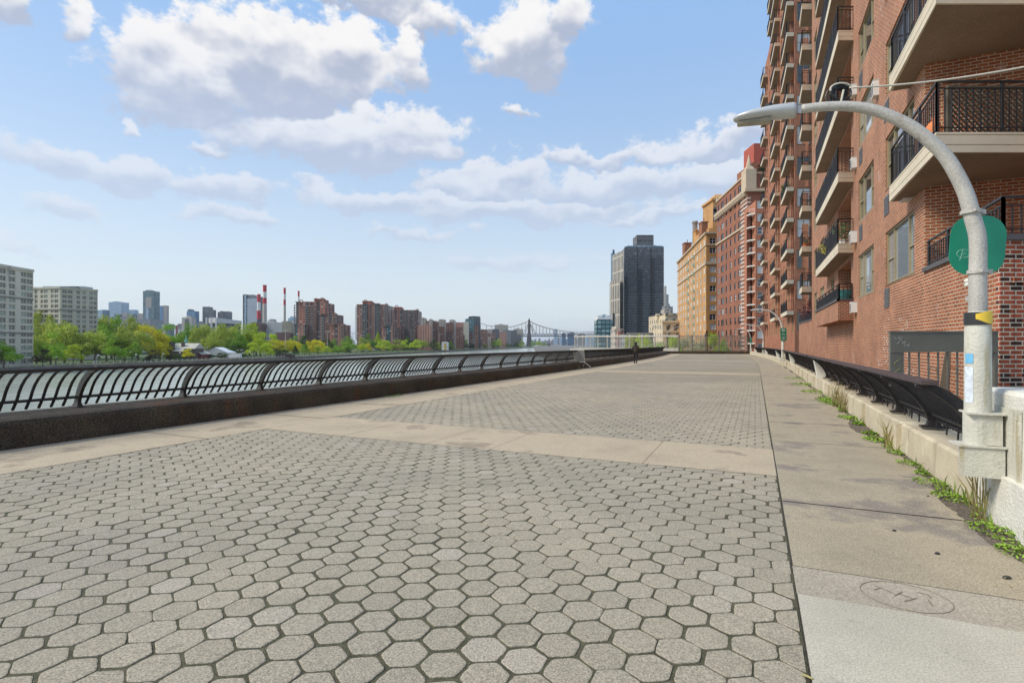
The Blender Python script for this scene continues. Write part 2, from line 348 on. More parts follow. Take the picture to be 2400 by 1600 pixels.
# ------------------------------------------------------------------ mesh builder
class MB:
    def __init__(s): s.v = []; s.f = []; s.mi = []; s.cur = 0
    def add(s, vs, fs):
        o = len(s.v); s.v += [tuple(p) for p in vs]
        for f in fs: s.f.append(tuple(i + o for i in f)); s.mi.append(s.cur)
    def box(s, x0, y0, z0, x1, y1, z1):
        s.prism([(x0, y0), (x1, y0), (x1, y1), (x0, y1)], z0, z1)
    def prism(s, poly, z0, z1, top=None):
        a = 0
        for i in range(len(poly)):
            j = (i + 1) % len(poly); a += poly[i][0] * poly[j][1] - poly[j][0] * poly[i][1]
        if a < 0: poly = poly[::-1]; top = top[::-1] if top else None
        n = len(poly); tp = top or poly
        vs = [(p[0], p[1], z0) for p in poly] + [(p[0], p[1], z1) for p in tp]
        fs = [tuple(range(n - 1, -1, -1)), tuple(range(n, 2 * n))] + [(i, (i + 1) % n, n + (i + 1) % n, n + i) for i in range(n)]
        s.add(vs, fs)
    def bar(s, a, b, w, h, up=(0, 0, 1)):
        a = Vector(a); b = Vector(b); d = (b - a).normalized(); up = Vector(up)
        sd = d.cross(up)
        if sd.length < 1e-4: sd = d.cross(Vector((1, 0, 0)))
        sd.normalize(); u2 = sd.cross(d).normalized(); sd *= w / 2; u2 *= h / 2
        vs = [a - sd - u2, a + sd - u2, a + sd + u2, a - sd + u2, b - sd - u2, b + sd - u2, b + sd + u2, b - sd + u2]
        s.add(vs, [(0, 1, 2, 3), (7, 6, 5, 4), (0, 4, 5, 1), (1, 5, 6, 2), (2, 6, 7, 3), (3, 7, 4, 0)])
    def tube(s, pts, r, n=8, cap=True):
        pts = [Vector(p) for p in pts]; k = len(pts)
        rs = r if isinstance(r, (list, tuple)) else [r] * k
        ref = Vector((0, 0, 1)); d0 = (pts[1] - pts[0]).normalized()
        if abs(d0.z) > .9: ref = Vector((1, 0, 0))
        vs = []
        prev = None
        for i, p in enumerate(pts):
            d = (pts[min(i + 1, k - 1)] - pts[max(i - 1, 0)]).normalized()
            if prev is None: sd = d.cross(ref).normalized()
            else: sd = (prev - d * prev.dot(d)).normalized()
            prev = sd; u = sd.cross(d)
            for j in range(n):
                a = 2 * math.pi * j / n; vs.append(p + (sd * math.cos(a) + u * math.sin(a)) * rs[i])
        fs = []
        for i in range(k - 1):
            for j in range(n):
                j2 = (j + 1) % n; fs.append((i * n + j, i * n + j2, (i + 1) * n + j2, (i + 1) * n + j))
        if cap: fs.append(tuple(range(n))[::-1]); fs.append(tuple((k - 1) * n + j for j in range(n)))
        s.add(vs, fs)
    def loft(s, rings, cap=True):
        n = len(rings[0]); vs = [p for r in rings for p in r]; fs = []
        for i in range(len(rings) - 1):
            for j in range(n):
                j2 = (j + 1) % n; fs.append((i * n + j, i * n + j2, (i + 1) * n + j2, (i + 1) * n + j))
        if cap: fs.append(tuple(range(n))[::-1]); fs.append(tuple((len(rings) - 1) * n + j for j in range(n)))
        s.add(vs, fs)
    def sphere(s, c, r, n=10, m=6, sc=(1, 1, 1)):
        rings = []
        for i in range(1, m):
            a = math.pi * i / m
            rings.append([(c[0] + r * sc[0] * math.sin(a) * math.cos(2 * math.pi * j / n), c[1] + r * sc[1] * math.sin(a) * math.sin(2 * math.pi * j / n), c[2] - r * sc[2] * math.cos(a)) for j in range(n)])
        s.loft(rings)
    def build(s, name, mats, parent=None, smooth=False, uv=True):
        me = bpy.data.meshes.new(name)
        me.from_pydata(s.v, [], s.f)
        ms = mats if isinstance(mats, (list, tuple)) else [mats]
        for m in ms: me.materials.append(m)
        if len(ms) > 1: me.polygons.foreach_set('material_index', s.mi)
        if smooth: me.polygons.foreach_set('use_smooth', [True] * len(me.polygons))
        me.update()
        if uv and len(me.polygons):
            nl = len(me.loops); vi = np.empty(nl, np.int32); me.loops.foreach_get('vertex_index', vi)
            co = np.empty(len(me.vertices) * 3); me.vertices.foreach_get('co', co); co = co.reshape(-1, 3)
            nr = np.empty(len(me.polygons) * 3); me.polygons.foreach_get('normal', nr); nr = nr.reshape(-1, 3)
            lt = np.empty(len(me.polygons), np.int32); me.polygons.foreach_get('loop_total', lt)
            ln = np.repeat(nr, lt, axis=0); p = co[vi]
            tx = -ln[:, 1]; ty = ln[:, 0]; L = np.hypot(tx, ty); flat = L < .35
            L[flat] = 1
            uu = (p[:, 0] * tx + p[:, 1] * ty) / L; vv = p[:, 2].copy()
            uu[flat] = p[flat, 0]; vv[flat] = p[flat, 1]
            lay = me.uv_layers.new(name='UVMap'); lay.data.foreach_set('uv', np.stack([uu, vv], 1).ravel())
        o = bpy.data.objects.new(name, me); COL.objects.link(o)
        if parent is not None: par(o, parent)
        return o
WM = {}
def wmat(o): return WM.get(o.name, Matrix.Identity(4))
def par(o, parent):
    o.parent = parent
    o.matrix_parent_inverse = wmat(parent).inverted()
    return o
def place(o, loc, rz=0):
    o.location = loc; o.rotation_euler = (0, 0, rz)
    WM[o.name] = Matrix.Translation(loc) @ Matrix.Rotation(rz, 4, 'Z'); return o
def tag(o, label=None, cat=None, group=None, kind=None):
    if label: o['label'] = label
    if cat: o['category'] = cat
    if group: o['group'] = group
    if kind: o['kind'] = kind
    return o
def thing(name, label, cat, loc=(0, 0, 0), rz=0, group=None):
    o = bpy.data.objects.new(name, None); COL.objects.link(o); o.empty_display_size = .3
    place(o, loc, rz); tag(o, label, cat, group); return o
def struct(name, mb, mat, **k):
    o = mb.build(name, mat, **k); o['kind'] = 'structure'; return o
def clone(src, parent=None):
    o = src.copy(); COL.objects.link(o)
    if parent is not None: o.parent = parent
    return o
def clone_tree(root, loc, rz=0, sc=None):
    r = root.copy(); COL.objects.link(r); r.location = loc; r.rotation_euler = (0, 0, rz)
    if sc: r.scale = sc
    for k in ('label', 'group'):
        if k in r: del r[k]
    for ch in KIDS.get(root.name, []):
        c = ch.copy(); COL.objects.link(c); c.parent = r
        for g2 in KIDS.get(ch.name, []):
            e = g2.copy(); COL.objects.link(e); e.parent = c
    return r
KIDS = {}
def kid(o, parent):      # child sharing the parent's local coordinates
    o.parent = parent; KIDS.setdefault(parent.name, []).append(o); return o

# ================================================================== SETTING
SMAX = 91.0
def strip(mb, t0, t1, s0, s1, z, step=2.0):
    n = max(1, int((s1 - s0) / step)); 
    for i in range(n):
        a = s0 + (s1 - s0) * i / n; b = s0 + (s1 - s0) * (i + 1) / n
        mb.add([P(a, t0, z), P(a, t1, z), P(b, t1, z), P(b, t0, z)], [(0, 1, 2, 3)])
TL, TR, TW0, TW1 = -8.4, .236, -10.28, 1.95
# concrete deck body under everything
mb = MB()
pl = [P(s, TW0 - 1.2)[:2] for s in np.linspace(-8, SMAX, 30)] + [(12, 97), (12, 101), (50, 101), (50, 88)] + [P(s, 2.55)[:2] for s in np.linspace(84, -8, 28)]
mb.prism(pl, -3.2, -.02)
struct('promenade_deck', mb, slabtan)
mb = MB(); strip(mb, TL, TR, -6, SMAX, -.003); struct('paving_bed', mb, joint)
# hexagonal pavers as real blocks
PF = .2345; RF = PF / math.sqrt(3)          # across flats, circumradius
bands = [(7.2, 9.0), (30.0, 31.8), (52.8, 54.6), (75.6, 77.4)]
rnd = np.random.RandomState(5)
V = []; F = []
def in_band(s, e):
    for a, b in bands:
        if a - e < s < b + e: return True
    return False
base_a = [math.pi / 6 + math.pi / 3 * k for k in range(6)]
nrow = int((SMAX + 6) / (1.5 * RF))
for r in range(nrow):
    s0 = -3 + r * 1.5 * RF
    if s0 > SMAX - .2: break
    # band crossing handled by clipping the outline
    off = (r % 2) * PF / 2
    nc = int((TR - TL) / PF) + 2
    for ci in range(nc):
        t0 = TR - .012 - off - ci * PF
        if t0 < TL - PF / 2: continue
        X, Y, _ = P(s0, t0)
        if Y < 1.2 or (Y < 3 and abs(X) > Y * 1.3 + .6): continue
        if abs(X / Y) > 1.15 and Y < 12: continue
        near = Y < 6.5; mid = Y < 22
        lo, hi = -99, 99
        for a, b in bands:
            if a - RF < s0 < b + RF:
                if s0 < (a + b) / 2: hi = a - .008
                else: lo = b + .008
        if s0 > hi + RF * .6 or s0 < lo - RF * .6: continue
        gap = (.0040 + .0050 * rnd.rand() ** 2 + .0035 * max(0, math.sin(s0 * 1.3 + t0 * .9))) if near else .0065
        Rr = RF - gap * 1.15
        pts = []
        rot = rnd.randn() * .022; sc = 1 - abs(rnd.randn()) * .02; ds = rnd.randn() * .003; dt = rnd.randn() * .003
        for k in range(6):
            a = base_a[k]
            px, py = Rr * math.cos(a), Rr * math.sin(a)
            pa, na = base_a[(k - 1) % 6], base_a[(k + 1) % 6]
            c1 = (Rr * math.cos(pa), Rr * math.sin(pa)); c2 = (Rr * math.cos(na), Rr * math.sin(na))
            q = .19 if near else .13
            pts.append((px + (c1[0] - px) * q, py + (c1[1] - py) * q))
            if near: pts.append((px * .962, py * .962))
            pts.append((px + (c2[0] - px) * q, py + (c2[1] - py) * q))
            if near:
                for w in (.4, .6, .8) if Y < 4.5 else (.5,):
                    pts.append((px + (c2[0] - px) * (q + (1 - 2 * q) * (w - .2) / .8), py + (c2[1] - py) * (q + (1 - 2 * q) * (w - .2) / .8)))
        cr, sr = math.cos(rot) * sc, math.sin(rot) * sc
        outer = []; 
        for (px, py) in pts:
            if near: j = 1 + rnd.randn() * .010; px *= j; py *= j
            tt = t0 + px * cr - py * sr + dt; ss = s0 + px * sr + py * cr + ds
            tt = min(TR - .010, max(TL + .008, tt)); ss = min(hi, max(lo, ss))
            outer.append((ss, tt))
        if max(p[0] for p in outer) - min(p[0] for p in outer) < .03 or max(p[1] for p in outer) - min(p[1] for p in outer) < .03: continue
        hz = .003 + rnd.randn() * .0008; tx, ty = rnd.randn(2) * .008
        cs = sum(p[0] for p in outer) / len(outer); ct = sum(p[1] for p in outer) / len(outer)
        o = len(V); n = len(outer)
        if mid:
            bz = .0022
            for (ss, tt) in outer: V.append(P(ss, tt, -.005))
            for (ss, tt) in outer: V.append(P(ss, tt, hz - bz + (ss - cs) * tx + (tt - ct) * ty))
            for (ss, tt) in outer:
                k = .945; V.append(P(cs + (ss - cs) * k, ct + (tt - ct) * k, hz + (ss - cs) * tx + (tt - ct) * ty))
            for i in range(n):
                j = (i + 1) % n
                F.append((o + i, o + j, o + n + j, o + n + i)); F.append((o + n + i, o + n + j, o + 2 * n + j, o + 2 * n + i))
            F.append(tuple(o + 2 * n + i for i in range(n)))
        else:
            for (ss, tt) in outer: V.append(P(ss, tt, .002))
            F.append(tuple(o + i for i in range(n)))
me = bpy.data.meshes.new('hex_paving'); me.from_pydata(V, [], F); me.materials.append(paver); me.update()
# make sure every block faces upwards
po = bpy.data.objects.new('hex_paving', me); COL.objects.link(po); po['kind'] = 'structure'
print('pavers verts', len(V))

# concrete slabs, each a little proud of the bed, with open joints
mb = MB()
def slabq(mb, s0, s1, t0, t1, z=.002, g=.010):
    n = max(1, int((s1 - s0) / 2.5))
    for i in range(n):
        a = s0 + g + (s1 - s0 - 2 * g) * i / n; b = s0 + g + (s1 - s0 - 2 * g) * (i + 1) / n
        mb.add([P(a, t0 + g, z), P(a, t1 - g, z), P(b, t1 - g, z), P(b, t0 + g, z)], [(0, 1, 2, 3)])
sj = [-6, 0.2, 3.0, 6.05, 8.75, 11.3, 14.2, 17.0, 19.6, 22.4, 25.2, 28, 30.9, 34, 37, 40, 43, 46, 49, 52, 55, 58, 61, 64, 67, 70, 73, 76, 79, 82, 85, 88, 91]
for a, b in zip(sj[:-1], sj[1:]): slabq(mb, a, b, TW0, TL, .002 + random.random() * .003, .014)
struct('left_concrete_walk', mb, slabtan)
mb = MB()
for (a, b) in bands:
    ts = [TL, -6.56, -4.8, -3.67, -1.38, TR] if a < 10 else [TL, -6.2, -4.1, -2.0, TR]
    for t0, t1 in zip(ts[:-1], ts[1:]): slabq(mb, a, b, t0, t1, .003 + random.random() * .002, .004)
struct('cross_band_slabs', mb, slabtan)
mb = MB()
sj = [4.34, 6.09, 7.8, 9.84, 12.2, 14.6, 17.5, 20.5, 23.5, 26.5, 29.8, 31.8, 35, 38.5, 42, 46, 50, 54, 58, 62, 66, 70, 74, 78, 82, 86, 91]
for a, b in zip(sj[:-1], sj[1:]): slabq(mb, a, b, TR, TW1 + .05, .002 + random.random() * .003)
struct('right_concrete_walk', mb, slabasph)
mb = MB(); slabq(mb, 3.86, 4.34, TR, TW1 + .05, .005, .004); struct('patched_walk_strip', mb, slabtan2)
mb = MB(); slabq(mb, -6, 3.86, TR, TW1 + .05, .010, .007); struct('new_walk_slab', mb, slabgrey)
# joint beds under slabs
mb = MB(); strip(mb, TW0 - .3, TL, -6, SMAX, -.007); strip(mb, TR, TW1 + .1, -6, SMAX, -.007)
struct('joint_bed', mb, grimy)
# a ring and letters scratched in the wet concrete of the patched strip
mb = MB()
def groove(pts, w=.008, z=.0072):
    for (a, b) in zip(pts[:-1], pts[1:]):
        mb.bar(P(a[0], a[1], z), P(b[0], b[1], z), w, .003)
rc = (4.10, 0.86)
groove([(rc[0] + .21 * math.sin(a), rc[1] + .24 * math.cos(a)) for a in np.linspace(0, 2 * math.pi, 30)], .0035)
for ln in ([(4.20, .72), (4.12, .80)], [(4.17, .74), (4.13, .70)], [(4.08, .80), (4.17, .86)], [(4.13, .83), (4.08, .90)], [(4.02, .84), (4.10, .92)], [(4.10, .98), (4.03, .98)], [(4.20, .95), (4.18, 1.0), (4.13, 1.0)]):
    groove(ln, .008)
struct('scratched_ring_mark', mb, scratch)
# soil & grime wedge along the right parapet
mb = MB()
N = 420; wob = [.05 + .13 * random.random() for _ in range(N + 1)]
for k in range(3): wob = [(wob[max(0, i - 1)] + wob[i] + wob[min(N, i + 1)]) / 3 for i in range(N + 1)]
sseq = [3.5 + (40) * (i / N) ** 1.3 for i in range(N + 1)]
ww = []
for i, s in enumerate(sseq):
    w = (.06 + .22 * max(0, math.sin(s * 1.1 + 1) * .5 + .5) ** 2) * (.5 + wob[i] * 4.5) + random.uniform(-.016, .016)
    ww.append(w if s < 18 else w * .6)
for i in range(N):
    mb.add([P(sseq[i], TW1 - ww[i], .0075), P(sseq[i], TW1 + .02, .020), P(sseq[i + 1], TW1 + .02, .020), P(sseq[i + 1], TW1 - ww[i + 1], .0075)], [(0, 1, 2, 3)])
struct('soil_along_parapet', mb, soilm)

# lower passage floor between parapet and building, street ground, river etc.
street = pmat('street_ground', (.16, .15, .13), .95, .2, .2, .3, 20)
lawn = pmat('lawn_grass', (.055, .095, .016), .95, .3, .15, .4, 4)
seawallm = pmat('seawall_stone', (.17, .145, .11), .95, .3, .25, .5, 3)
mb = MB(); mb.add([P(-8, 2.5, -1.6), P(-8, 60, -1.6), P(60, 60, -1.6), P(60, 2.5, -1.6)], [(0, 1, 2, 3)])
struct('passage_floor', mb, street)
mb = MB(); mb.prism([(-1, -60), (400, -60), (1800, 9000), (330, 9000), (150, 2600), (60, 1500), (28, 600), (24, 300), (26, 140), (22, 60), (4, 20)], -12, -6.0)
struct('street_ground', mb, street)
# water
m, T, b = newmat('river_water')
pos = T.node('ShaderNodeNewGeometry').outputs['Position']
T.put(b.inputs['Base Color'], T.mix(T.rng(T.noise(T.vm('MULTIPLY', pos, (1, .5, 1)), .03, 4), .35, .65), (.33, .35, .29), (.42, .44, .385)))  # pale base colour stands in for the bright sky reflected in the water
b.inputs['Roughness'].default_value = .16; b.inputs['IOR'].default_value = 1.33; b.inputs['Specular IOR Level'].default_value = .9
h = T.m('ADD', T.m('MULTIPLY', T.noise(T.vm('MULTIPLY', pos, (1.0, .55, 1)), .55, 5, .62), 1.0), T.m('MULTIPLY', T.noise(pos, .06, 3), 2.5))
bn = T.node('ShaderNodeBump'); bn.inputs['Strength'].default_value = .34; bn.inputs['Distance'].default_value = .7
T.put(bn.inputs['Height'], h); T.put(b.inputs['Normal'], bn.outputs[0]); water = m
mb = MB(); mb.add([(-12000, -800, -9), (12000, -800, -9), (12000, 20000, -9), (-12000, 20000, -9)], [(0, 1, 2, 3)])
struct('river_water', mb, water)
# island
def shoreX(Y): return -184 + .179 * (Y - 192)
def shoreY(u): return 218.4 / (.179 - (u - 1200) / 1250)
mb = MB()
isl = [(shoreX(60), 60), (shoreX(192), 192), (shoreX(600), 600), (shoreX(1200), 1200), (shoreX(2050), 2050), (shoreX(2350) - 25, 2350), (60, 2350), (-60, 1500), (-210, 700), (-330, 300), (-360, 60)]
mb.prism(isl, -12, -7.2); struct('island_ground', mb, lawn)
mb = MB()
for (a, b2) in zip(isl[:5], isl[1:6]): mb.bar((a[0] + .3, a[1], -8.1), (b2[0] + .3, b2[1], -8.1), 1.4, 2.2)
tag(mb.build('sea_wall', seawallm), 'low stone sea wall along the water edge of the far island', 'wall')
# rip-rap rocks and mainland
mb = MB(); mb.prism([(-5000, 200), (-420, 200), (-330, 700), (-150, 1500), (40, 2600), (300, 6000), (320, 12000), (-6000, 12000)], -12, -6.5)
struct('far_shore_ground', mb, pmat('far_land', (.11, .12, .09), .95, .2, .01))

# ================================================================== LEFT WALL AND RAILING
mb = MB()
ss = list(np.linspace(-3, 90, 60)) + [90.8]
prof = [(TW0, -.02), (TW0 - .02, .36), (TW0 - .06, .425), (TW0 - .16, .452), (TW0 - 1.05, .470), (TW0 - 1.15, .43), (TW0 - 1.18, -3.0)]
def P3(s, tz): return P(s, tz[0], tz[1])
mb.loft([[P3(s, q) for q in prof] for s in ss])
o = mb.build('promenade_wall', curbdark); tag(o, 'low dark stone wall with rust stains under the river railing', 'wall')

def sweep_rect(mb, center, widths, depth_pts, s, hw):
    pass
TB = -11.18
railT = thing('railing', 'long black curved iron railing on the dark river wall', 'railing', P(0, TB, .46))
prL = [(-.10, .50), (-.02, .60), (.055, .70), (.12, .82), (.20, .93), (.32, 1.04), (.47, 1.13), (.60, 1.165)]
def prof_post(base, sgn=1):
    # (t offset, z, depth) : flared foot, neck, curved blade
    return [(0, .455, .30), (0, .475, .30), (0, .485, .17), (0.005, .55, .125), (.03, .64, .115), (.075, .74, .115), (.135, .84, .12), (.215, .94, .12), (.33, 1.04, .11), (.46, 1.12, .09), (.60, 1.16, .06)]
def add_post(mb, s, tb, sgn, hw=.028, z0=0):
    rings = []
    pp = prof_post(0)
    for i, (dt, z, dep) in enumerate(pp):
        h = .075 if i < 2 else (hw + .02 if i == 2 else hw)
        # blade depth measured across the local direction
        a = pp[max(0, i - 1)]; b = pp[min(len(pp) - 1, i + 1)]
        tx, tz = b[0] - a[0], b[1] - a[1]
        L = math.hypot(tx, tz) or 1; nx, nz = tz / L, -tx / L
        if i < 4: nx, nz = 1, 0
        d = dep / 2
        t1, z1 = tb + sgn * (dt - nx * d), z - nz * d + z0; t2, z2 = tb + sgn * (dt + nx * d), z + nz * d + z0
        rings.append([P(s - h, t1, z1), P(s + h, t1, z1), P(s + h, t2, z2), P(s - h, t2, z2)])
    mb.loft(rings)
def add_picket(mb, s, tb, sgn, w=.024):
    pts = [P(s, tb + sgn * a, z) for a, z in prL]
    mb.tube(pts, w, 5)
posts = [-2.3 + 1.955 * i for i in range(48)]
for i, s in enumerate(posts):
    m1 = MB(); add_post(m1, s, TB, 1); m1.build('post', rail_black, railT)
for a, b in zip(posts[:-1], posts[1:]):
    m1 = MB()
    n = 11
    for k in range(1, n):
        s = a + (b - a) * k / n
        if Vector(P(s, TB)).y < 2: continue
        add_picket(m1, s, TB, 1)
    if m1.v: m1.build('baluster_panel', rail_black, railT)
def railline(tb, zz, s0, s1, step=1.0):
    n = int((s1 - s0) / step) + 1; return [P(s0 + (s1 - s0) * i / n, tb, zz) for i in range(n + 1)]
m1 = MB(); m1.tube(railline(TB + .62, 1.175, posts[0], posts[-1]), .034, 8)
for s in posts: m1.tube([P(s - .045, TB + .62, 1.175), P(s + .045, TB + .62, 1.175)], .039, 8)
m1.build('top_rail', rail_black, railT, smooth=True)
m1 = MB(); m1.tube(railline(TB + .03, .645, posts[0], posts[-1]), .027, 7); m1.build('lower_rail', rail_black, railT, smooth=True)

# ================================================================== RIGHT PARAPET, PIERS, RAILINGS
m1 = MB()
pr = [(TW1, -.02), (TW1 + .015, .40), (TW1 + .05, .43), (TW1 + .60, .43), (TW1 + .62, -1.6)]
sp = [2.0, 6.4]; m1b = MB()
m1.loft([[P3(s, q) for q in pr] for s in np.linspace(-3, 90.5, 70)])
# pilasters standing a little proud of the wall
for s in [9.75, 12.6, 15.4, 18.0, 22.5, 25, 27.5, 30, 32.5, 38, 41, 44, 47]:
    wd = .16
    m1.loft([[P(a, TW1 - .05, -.02), P(a, TW1 - .045, .415), P(a, TW1 + .58, .437), P(a, TW1 + .58, .3)] for a in (s - wd, s + wd)])
o = m1.build('parapet_wall', parapet); tag(o, 'low cream concrete parapet with pilasters beside the right walkway', 'wall')
pier_s = [(21.0, 21.45), (36.2, 36.7), (51.5, 52), (66.5, 67), (82, 82.5)]
plabs = ['white curved end pier at the far end of the nearest bench railing', 'white curved pier just beyond the second lamp post', 'third white curved pier along the parapet past the second lamp', 'small white pier beside the third lamp post', 'farthest white pier beside the end fence']
def pier(s0, s1, label, big=False):
    m1 = MB()
    if big:
        q = [(TW1 + .02, .43), (TW1 + .03, 1.16), (TW1 + .06, 1.195), (TW1 + .66, 1.20), (TW1 + .70, 1.15), (TW1 + .70, -1.6), (TW1 + .64, -1.6), (TW1 + .64, .43)]
        m1.loft([[P3(s, k) for k in q] for s in (s0, s0 + .03, s1)])
        q2 = [(TW1 - .035, -.02), (TW1 - .03, .46), (TW1 + .03, .47), (TW1 + .03, -.02)]
        m1.loft([[P3(s, k) for k in q2] for s in (s0 - .05, s1)])
    else:
        q = [(TW1 + .0, .40), (TW1 - .12, 1.08), (TW1 - .10, 1.14), (TW1 + .02, 1.15), (TW1 + .22, .98), (TW1 + .38, .72), (TW1 + .45, .40)]
        m1.loft([[P3(s, k) for k in q] for s in (s0, s1)])
    o = m1.build('concrete_pier', whitewash); tag(o, label, 'pier'); return o
for (a, b), l in zip(pier_s, plabs): tag(pier(a, b, l), group='white piers along the parapet')
pier(-3, 6.45, 'big rough white pier behind the near lamp post', True)
TRB = 2.22
secs = [(7.05, 20.95, 'nearest black bench shaped railing on the cream parapet'), (21.55, 36.1, 'second black railing between the first and second white piers'),
        (36.8, 51.4, 'third black railing just past the second lamp post'), (52.1, 66.4, 'fourth black railing beside the third lamp post'), (67.1, 81.9, 'farthest black railing near the end fence')]
for si, (a, b, lab) in enumerate(secs):
    th = thing('bench_railing', lab, 'railing', P(a, TRB, .43), group='black railings on the right parapet')
    n = max(1, round((b - a) / 1.78)); st = (b - a) / n
    ps = [a + st * (i + (0 if si else .12)) for i in range(n + 1)] if si else [9.05 - 1.78, 9.05, 10.85, 12.5, 14.2, 15.9, 17.5, 19.2, 20.7]
    for s in ps:
        m1 = MB(); add_post(m1, s, TRB, -1, .032); m1.build('post', rail_rust, th)
    for a1, b1 in zip(ps[:-1], ps[1:]):
        m1 = MB(); k = 15 if si == 0 else 12
        for j in range(1, k):
            s = a1 + (b1 - a1) * j / k
            pts = [P(s, TRB - q, z) for q, z in prL]
            for (p0, p1) in zip(pts[:-1], pts[1:]): m1.bar(p0, p1, .012, .035)
        m1.build('slat_panel', rail_rust, th)
    m1 = MB()
    pts = railline(TRB - .52, 1.185, a, b)
    for p0, p1 in zip(pts[:-1], pts[1:]): m1.bar(p0, p1, .15, .045)
    m1.build('cap_rail', railr, th)
    m1 = MB(); m1.tube(railline(TRB - .03, .655, a, b), .025, 6); m1.tube(railline(TRB + .02, .56, a, b), .018, 6)
    for s in np.arange(a + .2, b, .42): m1.tube([P(s, TRB, .44), P(s, TRB + .01, .64)], .011, 5)
    m1.build('lower_rail', rail_rust, th)

# ================================================================== WINDOW HELPERS
def window_proto(w, h, fmat, gmat, kind='double', name='window', dep=.09, fr=.05):
    """local: x across, y outwards(-) , z up; origin bottom centre, face at y=0 going in to +y"""
    f = MB(); x0, x1 = -w / 2, w / 2
    f.box(x0, -.0, 0, x0 + fr, dep, h); f.box(x1 - fr, 0, 0, x1, dep, h)
    f.box(x0 + fr, 0, 0, x1 - fr, dep, fr); f.box(x0 + fr, 0, h - fr, x1 - fr, dep, h)
    if kind == 'double': f.box(x0 + fr, .01, h * .5 - fr * .4, x1 - fr, dep - .01, h * .5 + fr * .4)
    if kind == 'picture':   # narrow sash, wide pane, narrow sash
        for q in (.26, .76):
            f.box(x0 + w * q - fr / 2, .008, fr, x0 + w * q + fr / 2, dep - .008, h - fr)
        f.box(x0 + fr, .015, h * .46, x0 + w * .26 - fr / 2, dep - .015, h * .46 + fr * .8); f.box(x0 + w * .76 + fr / 2, .015, h * .46, x1 - fr, dep - .015, h * .46 + fr * .8)
    if kind == 'cross':
        f.box(-fr * .4, .01, fr, fr * .4, dep - .01, h - fr); f.box(x0 + fr, .014, h * .5 - fr * .3, -fr * .4, dep - .014, h * .5 + fr * .3); f.box(fr * .4, .014, h * .5 - fr * .3, x1 - fr, dep - .014, h * .5 + fr * .3)
    if kind == 'triple':
        for q in (.333, .667): f.box(x0 + w * q - fr * .4, .01, fr, x0 + w * q + fr * .4, dep - .01, h - fr)
    f.box(x0 - .04, -.05, -.06, x1 + .04, dep, -.002)
    fo = f.build(name, fmat)
    g2 = MB(); g2.add([(x0 + fr * .5, dep * .6, fr * .5), (x1 - fr * .5, dep * .6, fr * .5), (x1 - fr * .5, dep * .6, h - fr * .5), (x0 + fr * .5, dep * .6, h - fr * .5)], [(0, 1, 2, 3)])
    go_ = g2.build('pane', gmat); kid(go_, fo)
    return fo
USED = set()
def put_window(proto, parent, p, rz, zz):
    """p 2D position on wall, rz = rotation so local -y is the outward normal"""
    if proto.name not in USED: o = proto; USED.add(proto.name); ch = KIDS[proto.name]
    else:
        o = proto.copy(); COL.objects.link(o)
        for c in KIDS[proto.name]: e = c.copy(); COL.objects.link(e); e.parent = o
    o.parent = parent; o.matrix_parent_inverse = wmat(parent).inverted()
    o.location = (p[0], p[1], zz); o.rotation_euler = (0, 0, rz)
    return o
def wall_panel(mb, p0, p1, z0, z1, ops, depth=.12, inward=None):
    """wall from p0 to p1 seen with outward normal to the left of p0->p1 reversed; ops (a0,a1,b0,b1) along metres"""
    p0 = Vector(p0[:2]); p1 = Vector(p1[:2]); L = (p1 - p0).length; d = (p1 - p0) / L
    nin = Vector(inward[:2]).normalized()
    xs = sorted(set([0, L] + [x for o in ops for x in o[:2]])); zs = sorted(set([z0, z1] + [x for o in ops for x in o[2:4]]))
    xs = [x for x in xs if -1e-6 <= x <= L + 1e-6]; zs = [x for x in zs if z0 - 1e-6 <= x <= z1 + 1e-6]
    def pt(a, z, k=0): q = p0 + d * a + nin * k; return (q.x, q.y, z)
    flip = d.cross(nin) > 0     # d x inward > 0 -> outward to the right
    for i in range(len(xs) - 1):
        for j in range(len(zs) - 1):
            cx, cz = (xs[i] + xs[i + 1]) / 2, (zs[j] + zs[j + 1]) / 2
            if any(o[0] < cx < o[1] and o[2] < cz < o[3] for o in ops): continue
            q = [pt(xs[i], zs[j]), pt(xs[i + 1], zs[j]), pt(xs[i + 1], zs[j + 1]), pt(xs[i], zs[j + 1])]
            mb.add(q if flip else q[::-1], [(0, 1, 2, 3)])
    for (a0, a1, b0, b1) in [o[:4] for o in ops]:
        for (A, B) in (((a0, b0), (a1, b0)), ((a1, b0), (a1, b1)), ((a1, b1), (a0, b1)), ((a0, b1), (a0, b0))):
            q = [pt(A[0], A[1]), pt(B[0], B[1]), pt(B[0], B[1], depth), pt(A[0], A[1], depth)]
            mb.add(q if not flip else q[::-1], [(0, 1, 2, 3)])
    return lambda a, k=0: tuple(p0 + d * a + nin * k)

# ================================================================== NEAR APARTMENT BUILDING
TF = 3.65
bA = thing('apartment_building', 'tall orange red brick apartment block with cream balconies along the right walkway', 'building', P(30, TF + 6, -1.6))
